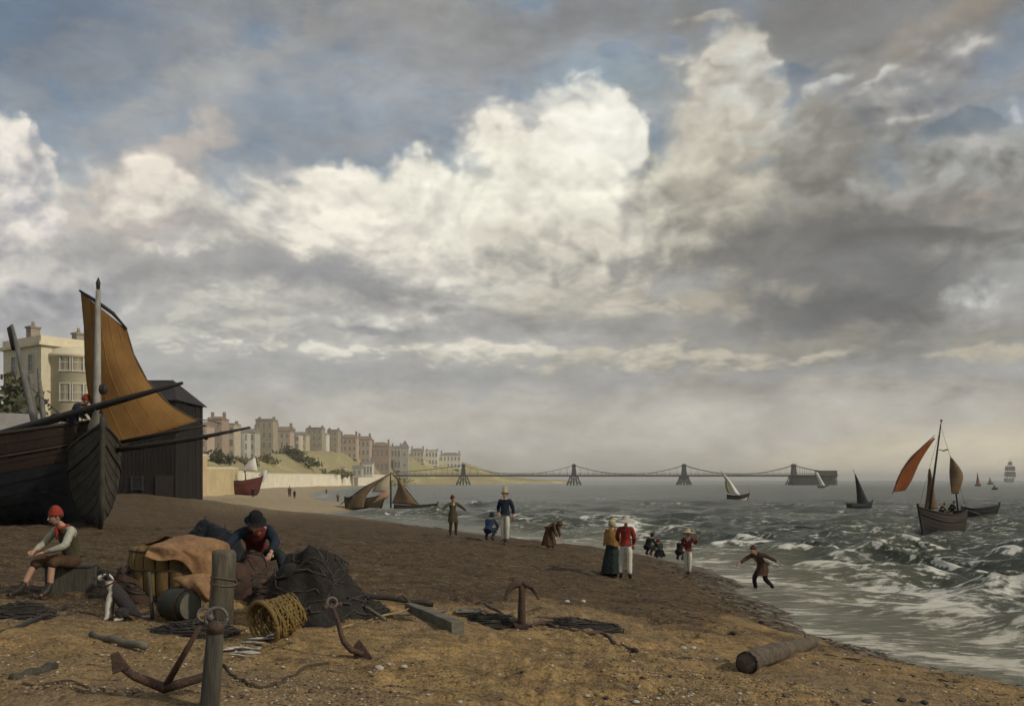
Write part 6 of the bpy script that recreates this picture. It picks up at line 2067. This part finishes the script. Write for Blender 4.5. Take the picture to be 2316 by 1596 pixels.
mound('net_heap', 'dark brown net heap pressed against the left side of the ochre tub', 'nets', 300, 1352, .70, .42, .6, M_netbrown, 23)
mound('net_heap', 'low blackish net heap behind the dog, near the seated fisherman', 'nets', 222, 1330, .9, .34, .7, M_net, 27)
mound('net_heap', 'flat dark net spread in front of the keg and tall post', 'nets', 452, 1428, .8, .15, .5, M_net, 31)
mound('net_heap', 'rust brown net pile behind the yellow basket', 'nets', 628, 1376, .7, .50, .6, M_netbrown, 36)
mound('net_heap', 'dark wrack covered net left of the standing anchor', 'nets', 1092, 1408, .95, .14, .6, M_net, 41)
mound('net_heap', 'thin dark net spread right of the standing anchor', 'nets', 1300, 1418, 1.1, .12, .7, M_net, 44)
mound('net_heap', 'small dark net bundle by the rope coils at the left edge', 'nets', 40, 1400, .9, .22, .6, M_net, 47)
lying_pole('oar', 'long brown oar shaft leaning over the big dark net heap', 'oar', (870, 1404), (640, 1330), .026, .02, M_plank, 0, .42)
lying_pole('spar', 'dark broken spar lying across the sand right of the dark net heap', 'spar', (980, 1372), (812, 1352), .045, .035, M_spar, 0, .03)
lying_pole('stake', 'short dark stake jutting from the net heap behind the black hatted man', 'stake', (668, 1340), (690, 1322), .03, .022, M_postdark, 0, .55)
lying_pole('spar', 'dark timber lying half buried left of the flat anchor', 'spar', (120, 1512), (30, 1536), .05, .04, M_postdark, -.03, -.03)
lying_pole('timber', 'grey driftwood timber lying behind the flat anchor near the dog', 'timber', (330, 1470), (205, 1440), .04, .03, M_plank)
# -- posts ---------------------------------------------------------------
g = GP(502, 1408)
ph = 166 / F * g.y
pw = 27 / F * g.y
t = thing('mooring_post', 'tall weathered greenish post with a rounded head behind the ringed post', 'post', g, .3)
MB().tube([(0, 0, -.3), (0, 0, ph * .3), (.02, 0, ph * .7), (.025, 0, ph * .93), (.025, 0, ph * .985), (.025, 0, ph)], [pw * 1.05, pw, pw * .98, pw, pw * .86, pw * .5], 14, rough=.06, seed=2).build('post', M_post, t)
MB().torus((.022, 0, ph * .55), pw * 1.03, .012, 20, 6, Euler((.2, .1, 0)).to_matrix()).torus((.022, 0, ph * .60), pw * 1.03, .012, 20, 6, Euler((-.1, .15, 0)).to_matrix()).build('rope_turn', M_rope, t)
Yr = 6.45
t0 = P(474, 1596, Yr)
t0.z = gh(t0.x, Yr)
t = thing('mooring_post', 'near grey timber post with an iron ring on its head', 'post', t0, 0)
top = P(488, 1412, Yr) - t0
pw2 = 20 / F * Yr
MB().tube([(-.02, 0, -.25), (0, 0, 0), tuple(Vector((top.x * .5, 0, top.z * .5))), tuple(Vector((top.x * .95, 0, top.z * .92))), tuple(top)], [pw2 * 1.2, pw2 * 1.15, pw2 * 1.02, pw2 * .95, pw2 * .7], 12, rough=.07, seed=5).build('post', M_postdark, t)
MB().tube([tuple(top * .9), tuple(top + Vector((0, 0, .02)))], [pw2 * 1.02, pw2 * .95], 12).build('iron_band', M_rust, t)
MB().torus(top + Vector((.008, -.01, .05)), 23 / F * Yr, .013, 28, 8, Euler((math.radians(80), 0, .25)).to_matrix()).build('ring', M_iron2, t)
MB().ball(top + Vector((-.035, -.02, .055)), .028, 8, (1, 1, 1.1)).build('pin', M_iron2, t)

# leaning anchor with both flukes down
Ya = 6.75
c0 = P(372, 1518, Ya)
c0.z = gh(c0.x, Ya) + .05
an = thing('anchor', 'dark iron anchor leaning on the ringed post with its arms flat', 'anchor', c0, 0)
tp_ = P(464, 1395, Yr + .22) - c0
MB().tube([(0, 0, 0), tuple(tp_ * .5), tuple(tp_)], [.034, .027, .022], 8, squash=.8).build('shank', M_rust, an)
lw_, rw_ = P(262, 1512, Ya - .05) - c0, P(496, 1524, Ya + .1) - c0
lw_.z = max(lw_.z, -.02)
rw_.z = max(rw_.z, -.02)
arm = [lw_ + Vector((0, 0, .04)), lw_ * .6 + Vector((0, -.02, .01)), Vector((0, 0, 0)), rw_ * .6 + Vector((0, -.02, .01)), rw_ + Vector((0, 0, .04))]
MB().tube(arm, [.022, .036, .044, .036, .022], 8).build('arm', M_rust, an)
for e, s in ((lw_, -1), (rw_, 1)):
    f_ = MB().box((0, 0, 0), (.13, .035, .15), (0, s * .35, .2), .45)
    o = f_.build('fluke', M_rust, an, e + Vector((s * -.03, -.03, .06)), bevel=.006)
MB().torus(tp_ + Vector((0, -.01, .02)), .05, .010, 20, 6, Euler((1.3, 0, .4)).to_matrix()).build('shackle', M_iron2, an)

# -- basket with spilt fish ----------------------------------------------
g = GP(615, 1452)
bk = thing('basket', 'yellow wicker basket lying on its side with its mouth open', 'basket', g, 0)
br = 50 / F * g.y
R0 = Euler((math.radians(-78), 0, math.radians(-38))).to_matrix()
cb = Vector((.02, .22, br * .98))
nrow = 15
for i in range(nrow):                                   # woven courses, one hoop above the other
    u = i / (nrow - 1)
    rr_ = br * (.78 + .22 * u)
    pts = [cb + R0 @ Vector((math.cos(a) * (rr_ + .008 * math.cos(13 * a + math.pi * (i % 2)) + .012 * math.sin(2 * a + 1.1 * i)), math.sin(a) * (rr_ + .008 * math.cos(13 * a + math.pi * (i % 2)) - .014 * math.sin(a + .4 * i)), -.20 + .40 * (1 - u) + .012 * math.sin(3 * a + 1.7 * i))) for a in np.linspace(0, 2 * math.pi, 79)]
    MB().tube(pts, .0125 + .004 * ((i * 37) % 10) / 10, 6, rough=.15, seed=i).build('weave', M_wick, bk)
for j in range(26):
    a = 2 * math.pi * j / 26
    MB().tube([cb + R0 @ Vector((math.cos(a) * br * .78, math.sin(a) * br * .78, .2)), cb + R0 @ Vector((math.cos(a) * br, math.sin(a) * br, -.2))], .009, 5).build('rib', M_wick, bk)
pts = [cb + R0 @ Vector((math.cos(a) * br * 1.02, math.sin(a) * br * 1.02, -.215)) for a in np.linspace(0, 2 * math.pi, 50)]
MB().tube(pts, .024, 8).build('rim', M_wick, bk)
MB().lathe([(.001, .2), (br * .78, .2)], cb, 24, R0).build('base', M_wick, bk)


def fish_mesh():
    mb = MB()
    rows = []
    for i in range(13):
        u = i / 12
        r = .5 * math.sin(math.pi * min(u * 1.18, 1)) ** .75 if u < .82 else .11
        rows.append([Vector((u - .5, math.cos(a) * .085 * r * 1.1, math.sin(a) * .21 * r)) for a in np.linspace(0, 2 * math.pi, 13)])
    mb.grid(rows)
    mb.add([(.44, 0, .02), (.60, .01, .12), (.55, 0, 0), (.60, -.01, -.12), (.44, 0, -.02)], [(0, 1, 2, 3, 4)])
    mb.add([(-.1, 0, .09), (.02, .01, .15), (.15, 0, .08)], [(0, 1, 2)])
    return mb.mesh('fish', M_fish)


FM = fish_mesh()
EY = MB().ball((0, 0, 0), .018, 5).mesh('eye', M_eye)
r_ = random.Random(12)
for i, (px, py, ln, rz, lift) in enumerate(((596, 1450, .26, .4, .03), (618, 1444, .22, 1.2, .05), (578, 1458, .30, -.3, .02), (548, 1470, .28, .2, .02), (562, 1480, .24, 2.8, .02),
                                            (530, 1472, .26, .9, .02), (606, 1436, .22, -.6, .08), (584, 1470, .20, 1.9, .02), (540, 1486, .22, -.2, .015))):
    g = GP(px, py)
    f_ = bpy.data.objects.new('fish', FM)
    COL.objects.link(f_)
    f_.location = g + Vector((0, 0, lift))
    f_.rotation_euler = (math.radians(78 + r_.uniform(-8, 8)), r_.uniform(-.1, .1), rz)
    f_.scale = (ln * 1.25, ln * 1.25, ln * 1.6)
    tag(f_, 'small silver fish spilt on the sand by the yellow basket', 'fish', 'fish spilt from the basket')
    for s in (-1,):
        share(EY, 'eye', f_, (-.38, .03 * s, .04))

# -- small anchor --------------------------------------------------------
g = GP(806, 1490)
an = thing('anchor', 'small rusty anchor standing with its ring up beside the dark net heap', 'anchor', g, 0)
q = lambda px, py, Y=g.y: P(px, py, Y) - g
MB().tube([q(752, 1372), q(763, 1400), q(770, 1430), q(778, 1452), q(796, 1470), q(822, 1478)], [.022, .022, .025, .03, .034, .022], 10).build('shank', M_rust, an)
MB().add([q(812, 1444), q(843, 1488), q(800, 1494), q(798, 1462), q(815, 1446, g.y + .05), q(846, 1488, g.y + .05), q(803, 1494, g.y + .05), q(801, 1462, g.y + .05)],
         [(0, 3, 2, 1), (4, 5, 6, 7), (0, 1, 5, 4), (1, 2, 6, 5), (2, 3, 7, 6), (3, 0, 4, 7)], False).build('fluke', M_rust, an, bevel=.006)
MB().torus(q(751, 1362), .050, .013, 22, 8, Euler((1.35, 0, .5)).to_matrix()).build('ring', M_iron2, an)
MB().tube([q(735, 1372, g.y - .1), q(768, 1366, g.y + .15)], .018, 8).ball(q(768, 1366, g.y + .15), .028, 8).ball(q(735, 1372, g.y - .1), .028, 8).build('stock', M_rust, an)

# -- poles, beam, hook -----------------------------------------------------
lying_pole('pole', 'slender pale yellow pole propped on the driftwood beam', 'pole', (756, 1428), (934, 1402), .016, .013, M_pole, 0, .16)
_a, _b = GP(1036, 1432), GP(924, 1398)
_d = _b - _a
_d.z += .10
_q = _d.to_track_quat('X', 'Z').to_matrix()
bm_ = MB().box((0, 0, 0), (.001, .001, .001))
bm_.v, bm_.f, bm_.sm = [], [], []
for i, (u, hw) in enumerate(((0, .075), (.02, .082), (.3, .08), (.62, .072), (.97, .062), (1, .052))):
    pass
rows_ = [[_d * u + _q @ Vector((0, y * hw, z * hw * .9 + .06)) + mnoise.noise_vector(Vector((u * 9, y * 2, z * 2))) * .008 for y, z in ((-1, -1), (-1.02, 0), (-1, .9), (-.9, 1), (0, 1.03), (.9, 1), (1, .9), (1, -1), (-1, -1))]
         for u, hw in ((0, .078), (.15, .084), (.3, .08), (.5, .078), (.72, .07), (.9, .064), (1, .055))]
bm_.grid(rows_, False)
bm_.add(rows_[0][:8], [tuple(range(8))], False).add(rows_[-1][:8], [tuple(reversed(range(8)))], False)
tag(bm_.build('driftwood_beam', M_plank, None, _a, bevel=.004), 'thick squared driftwood beam lying right of the slender pole', 'beam')
lying_pole('pole', 'grey pole lying flat behind the driftwood beam', 'pole', (850, 1392), (1010, 1384), .022, .018, M_plank)
g = GP(928, 1384)
hk = thing('boat_hook', 'rusty curved iron hook sticking up behind the driftwood beam', 'hook', g, .2)
MB().tube([(.08, 0, -.02), (.02, 0, .10), (-.06, 0, .20), (-.12, 0, .25), (-.17, 0, .22), (-.17, 0, .16)], [.022, .022, .02, .018, .015, .006], 8).build('hook_iron', M_rust, hk)
MB().tube([(.08, 0, -.04), (.07, 0, .02)], [.035, .03], 8).build('socket', M_iron2, hk)

# -- standing anchor in the middle -----------------------------------------
g = GP(1180, 1422)
an = thing('anchor', 'rusty anchor standing crown up in the middle foreground with drooping arms', 'anchor', g, 0)
H_ = 104 / F * g.y
MB().tube([(0, 0, -.15), (0, 0, H_ * .4), (.005, 0, H_ * .8), (0, 0, H_ * .96)], [.062, .052, .046, .055], 10, rough=.05).build('shank', M_rust, an)
for s in (-1, 1):
    MB().tube([(0, 0, H_ * .95), (s * .07, -.02, H_ * .96), (s * .14, -.03, H_ * .90), (s * .20, -.03, H_ * .76), (s * .225, -.03, H_ * .64)], [.05, .042, .036, .028, .012], 8).build('arm', M_rust, an)
    MB().box((0, 0, 0), (.045, .15, .17), (0, s * -.45, 0), .5).build('fluke', M_rust, an, (s * .185, -.03, H_ * .80), bevel=.005)
MB().box((0, 0, .03), (.20, .12, .07)).build('foot', M_rust, an, bevel=.01)
lying_pole('stock_bar', 'dark iron bar slanting down to the left side of the standing anchor', 'bar', (1168, 1412), (1096, 1386), .022, .022, M_rust, 0.02, .10)
rope('dark cable trailing from the standing anchor towards the right foreground', [(1200, 1420), (1240, 1412), (1310, 1424), (1370, 1440), (1440, 1475)], .026, M_rust, .35, 'cable', 'cable')
rope('brown cable lying behind the standing anchor', [(1216, 1396), (1262, 1400), (1320, 1412), (1370, 1416)], .022, M_rope, .4, 'cable', 'cable')
g = GP(1060, 1386)
pk = thing('plank', 'flat grey blue plank lying left of the standing anchor', 'plank', g, .15)
MB().box((0, 0, .02), (.42, .16, .03)).build('board', mat('grey_blue_board', (0.17, 0.175, 0.165), (0.11, 0.115, 0.11), .85, 3, .005), pk, bevel=.004)
MB().box((-.12, 0, .045), (.04, .15, .02)).build('batten', M_plank, pk)
MB().box((.12, 0, .045), (.04, .15, .02)).build('batten', M_plank, pk)

# -- log -------------------------------------------------------------------
a = GP(1688, 1520)
b = GP(1842, 1462)
R_l = 25 / F * a.y
d = b - a
d.z = gh(b.x, b.y) - a.z
t = thing('log', 'dark sawn log lying on the open sand at the right', 'log', a + Vector((0, 0, R_l * .85)), 0)
pts = [d * u + Vector((0, 0, .012 * math.sin(u * 7))) for u in (0, .04, .12, .2, .3, .4, .5, .6, .7, .8, .88, .94, 1.0)]
MB().tube(pts, [R_l * q_ for q_ in (1.0, 1.03, 1.0, .97, 1.0, .96, .98, .93, .95, .88, .86, .74, .52)], 30, rough=.06, seed=8, cap=False).jitter(.022, 5, 2).jitter(.008, 18, 5).build('trunk', M_log, t)
dn = d.normalized()
Mz = dn.to_track_quat('Z', 'Y').to_matrix()
MB().lathe([(.001, -.006), (R_l * .5, -.004), (R_l * .9, .004), (R_l * .97, .03)], (0, 0, 0), 18, Mz).build('sawn_end', M_logend, t)
for sy, sz, sl in ((.03, .02, 1.15), (-.04, .0, 1.08), (.0, .045, 1.06), (-.02, -.03, 1.10)):
    MB().tube([d * .9 + Vector((0, sy, sz)), d * 1.0 + Vector((0, sy * 1.1, sz * 1.2)), d * sl + Vector((0, sy * 1.3, sz * 1.4))], [.034, .022, .004], 6, rough=.2, seed=int(sl * 100)).build('splinter', M_log, t)
MB().tube([d * .42 + Vector((0, -R_l * .6, R_l * .5)), d * .43 + Vector((.01, -R_l * 1.0, R_l * 1.0))], [.03, .018], 8).build('branch_stub', M_log, t)
MB().tube([d * .8 + Vector((0, 0, R_l * .6)), d * .81 + Vector((0, 0, R_l * 1.25))], [.025, .012], 8).build('branch_stub', M_log, t)

# -- ropes and spars at the left ---------------------------------------------
lying_pole('spar', 'dark spar lying on the sand at the left edge below the seated fisherman', 'spar', (-30, 1452), (150, 1378), .035, .025, M_spar)
rope('loose grey rope looping on the sand left of the seated fisherman', [(4, 1350), (50, 1338), (78, 1352), (40, 1368), (10, 1372), (60, 1384), (95, 1372), (70, 1400), (20, 1412)], .014)
rope('brown rope end curling at the bottom left corner', [(70, 1590), (52, 1578), (58, 1562), (84, 1560), (104, 1574), (130, 1580), (170, 1577), (200, 1590)], .014, mat('dark_rope', (0.075, 0.052, 0.032), (0.04, 0.03, 0.02), .95, 20, .004))
rope('brown rope snaking over the sand right of the ringed post', [(505, 1505), (530, 1530), (560, 1548), (600, 1556), (640, 1545), (680, 1518), (720, 1504), (742, 1502)], .014, mat('dark_rope', (0.075, 0.052, 0.032)))
rope('thin rope lying from the log over the sand to the left', [(1676, 1494), (1640, 1490), (1600, 1497), (1560, 1490), (1520, 1488)], .009)
rope('hauling rope from the net hauler down to the surf', [(1000, 1196), (960, 1188), (930, 1190), (905, 1186)], .03)

# -- gulls at the inlet
M_gull = mat('gull_white', (0.72, 0.70, 0.66), (0.6, 0.58, 0.55), .8, 6)
M_gullgrey = mat('gull_grey', (0.12, 0.12, 0.125), None, .8, 6)
for px, Y, s, rz, lab in ((878, 82, 1.5, .3, 'large white gull at the inlet edge, leftmost of three'), (893, 81.5, 1.1, 2.6, 'white gull with dark wings beside the large white gull'), (907, 83, .9, .1, 'small white gull, rightmost of three at the inlet')):
    g = GY(px, Y)
    g.z = max(g.z, 0.02)
    t = thing('gull', lab, 'gull', g, rz, 'gulls at the inlet', s)
    vb = skin_shape([(.16, 0, .20), (0, 0, .22), (-.13, 0, .27), (-.18, 0, .36), (-.24, 0, .35)], [(0, 1), (1, 2), (2, 3), (3, 4)], [.05, .10, .09, .055, .02])
    vb.build('body', M_gull, t)
    for q in (-1, 1):
        MB().add([(-.1, q * .09, .27), (.1, q * .105, .26), (.32, q * .03, .19), (.08, q * .10, .18)], [(0, 1, 2, 3)]).build('wing', M_gullgrey, t, solid=.015)
        MB().tube([(.0, q * .03, .14), (.0, q * .03, 0)], .012, 5).build('leg', M_pole, t)
    MB().tube([(-.24, 0, .35), (-.30, 0, .34)], [.015, .004], 5).build('beak', M_pole, t)
# birds in the air near the lugger
for px, py, lab in ((2134, 1019, 'small dark bird flying beside the lugger mast'),):
    g = P(px, py, 60)
    t = thing('bird', lab, 'bird', g, .4)
    skin_shape([(.14, 0, 0), (0, 0, 0), (-.12, 0, .02)], [(0, 1), (1, 2)], [.02, .06, .035]).build('body', M_gullgrey, t)
    for q in (-1, 1):
        MB().add([(-.06, q * .04, .02), (.06, q * .04, .02), (.05, q * .25, .10), (.02, q * .46, .05), (-.04, q * .25, .11)], [(0, 1, 2, 3, 4)]).build('wing', M_gullgrey, t, solid=.012)

# -- pale stones and shingle ----------------------------------------------------
def stone_mesh(seed, m):
    mb = MB().ball((0, 0, 0), .5, 6, (1, .8, .5))
    mb.jitter(.11, 2.0, seed)
    return mb.mesh('stone', m)


M_chalk = mat('chalk', (0.55, 0.52, 0.44), (0.36, 0.33, 0.27), .9, 6.0, .01)
M_flint = mat('flint', (0.05, 0.042, 0.036), (0.03, 0.025, 0.022), .6, 6.0, .01)
chalks = [stone_mesh(i * 3.1, M_chalk) for i in range(4)]
flints = [stone_mesh(i * 5.3 + 1, M_flint) for i in range(3)]
r_ = random.Random(77)
SPECIAL = {(1282, 1362): 'flat white stone behind the standing anchor, left of a close pair', (1319, 1361): 'flat white stone behind the standing anchor, right of a close pair',
           (1545, 1467): 'white stone left of the log, bigger of a close pair', (1568, 1466): 'white stone left of the log, smaller of a close pair',
           (858, 1513): 'largest pale stone, lying just right of the small rusty anchor fluke', (880, 1505): 'pale stone between the largest one and its bright neighbour', (914, 1509): 'bright pale stone right of the largest stone by the small anchor'}
for px, py, s in ((1282, 1362, 17), (1319, 1361, 15), (1545, 1467, 20), (1568, 1466, 16), (858, 1513, 26), (880, 1505, 14), (914, 1509, 20), (1196, 1445, 10), (1230, 1472, 12), (1248, 1507, 13), (1432, 1498, 11),
                  (1040, 1589, 16), (1328, 1575, 16), (1438, 1590, 20), (1488, 1580, 14), (1544, 1578, 13), (1563, 1574, 11), (1672, 1570, 14), (1692, 1568, 12), (2206, 1560, 14), (2136, 1566, 12), (1848, 1500, 10),
                  (1814, 1490, 11), (1975, 1568, 13), (2020, 1546, 10), (640, 1510, 12), (1128, 1527, 12), (968, 1572, 12), (1620, 1492, 12), (700, 1584, 13), (1910, 1480, 9), (1402, 1528, 10)):
    g = GP(px, py)
    o = bpy.data.objects.new('stone', r_.choice(chalks))
    COL.objects.link(o)
    w = s / F * g.y
    o.location = g + Vector((0, 0, w * .12))
    o.scale = (w, w, w * .9)
    o.rotation_euler = (0, 0, r_.uniform(0, 6))
    tag(o, SPECIAL.get((px, py), 'tiny pale chalk stone scattered on the open sand'), 'stone', 'pale stones scattered on the sand')
for px, py, s in ((1960, 1588, 26), (2040, 1586, 22), (1658, 1434, 20), (1722, 1409, 14), (1758, 1410, 14), (1370, 1580, 18), (2090, 1590, 24), (1515, 1530, 14), (1180, 1520, 12), (230, 1560, 16), (395, 1570, 14)):
    g = GP(px, py)
    o = bpy.data.objects.new('stone', r_.choice(flints))
    COL.objects.link(o)
    w = s / F * g.y
    o.location = g + Vector((0, 0, w * .12))
    o.scale = (w, w, w)
    o.rotation_euler = (0, 0, r_.uniform(0, 6))
    tag(o, 'dark flint stone lying loose on the sand', 'stone', 'dark flints scattered on the sand')


def build_pebbles():
    rs = np.random.RandomState(3)
    base = []
    for th in (-.9, 0.0, .9):
        for j in range(6):
            a = 2 * math.pi * (j + (.5 if th else 0)) / 6
            base.append((math.cos(a) * math.cos(th), math.sin(a) * math.cos(th), math.sin(th) * .6))
    base = np.array(base + [(0, 0, .62), (0, 0, -.62)])
    tri = []
    for j in range(6):
        j2 = (j + 1) % 6
        for a, b_ in ((0, 6), (6, 12)):
            tri += [(a + j, a + j2, b_ + j), (a + j2, b_ + j2, b_ + j)]
        tri += [(12 + j, 12 + j2, 18), (j2, j, 19)]
    tri = np.array(tri)
    N = 15000
    dy = rs.uniform(250, 560, N * 2)
    Yp = 1.9 * F / dy
    Xp = np.tan(np.radians(rs.uniform(-33, 33, N * 2))) * Yp
    dens = fbm(Xp, Yp, 1.6, 3, 8) + rs.normal(0, .25, N * 2)
    keep = np.nonzero(dens > -.05)[0][:N]
    Xp, Yp = Xp[keep], Yp[keep]
    n = len(Xp)
    Zp = ground_h(Xp, Yp)
    sz = 0.006 + 0.011 * rs.rand(n) ** 3 + 0.014 * (rs.rand(n) > .985)
    ang = rs.uniform(0, 6.28, n)
    sx, sy = sz * rs.uniform(.8, 1.5, n), sz * rs.uniform(.7, 1.1, n)
    B = base[None] * (1 + rs.uniform(-.18, .18, (n, len(base), 1)))
    x = B[..., 0] * sx[:, None]
    y = B[..., 1] * sy[:, None]
    X = x * np.cos(ang)[:, None] - y * np.sin(ang)[:, None] + Xp[:, None]
    Yv = x * np.sin(ang)[:, None] + y * np.cos(ang)[:, None] + Yp[:, None]
    Zv = B[..., 2] * sz[:, None] * .9 + (Zp + sz * .18)[:, None]
    V_ = np.stack([X, Yv, Zv], -1).reshape(-1, 3)
    T_ = (tri[None] + (np.arange(n) * len(base))[:, None, None]).reshape(-1, 3)
    m = bpy.data.materials.new('pebble')
    m.use_nodes = True
    k = NT(m.node_tree)
    bs = k.n['Principled BSDF']
    bs.inputs['Roughness'].default_value = .8
    tint = k.new('ShaderNodeAttribute', attribute_name='tint').outputs['Fac']
    c = k.ramp(tint, [(0, (0.05, 0.04, 0.03)), (.35, (0.14, 0.095, 0.05)), (.65, (0.26, 0.175, 0.085)), (.86, (0.30, 0.24, 0.16)), (1.0, (0.50, 0.46, 0.38))])
    k.put(bs.inputs['Base Color'], c)
    me = np_mesh('pebbles', V_, T_, [m], dict(tint=np.repeat(rs.rand(n), len(base))))
    o = bpy.data.objects.new('pebbles', me)
    COL.objects.link(o)
    tag(o, 'loose pebbles strewn over the foreground sand', None, kind='stuff')


build_pebbles()


def build_wrack():
    """strands of dark weed along the tide lines"""
    rs = random.Random(61)
    mb = MB()
    n = 0
    while n < 700:
        Y = 8 + 26 * rs.random() ** 1.4
        x = rs.uniform(-2, 13)
        d = float(shore_dist(np.array([x]), np.array([Y]))[0])
        if not (.6 < d < 6.5) or abs(d - 2.2 - .5 * math.sin(Y)) > .5 + .9 * rs.random() and abs(d - 5.2) > .4 * rs.random():
            continue
        n += 1
        z = gh(x, Y)
        a = rs.uniform(0, 6.28)
        L = rs.uniform(.05, .22)
        w = rs.uniform(.008, .022)
        pl = []
        for k_ in range(4):
            u = k_ / 3 - .5
            pl.append((x + math.cos(a) * L * u + .03 * rs.uniform(-1, 1), Y + math.sin(a) * L * u + .03 * rs.uniform(-1, 1), z + .012 + .02 * rs.random()))
        mb.tube(pl, [w * .6, w, w * .9, w * .3], 4, squash=.5)
    o = mb.build('seaweed', mat('bladder_wrack', (0.030, 0.026, 0.014), (0.018, 0.015, 0.01), .5, 9.0))
    tag(o, 'strands of dark seaweed along the tide line', None, kind='stuff')


build_wrack()
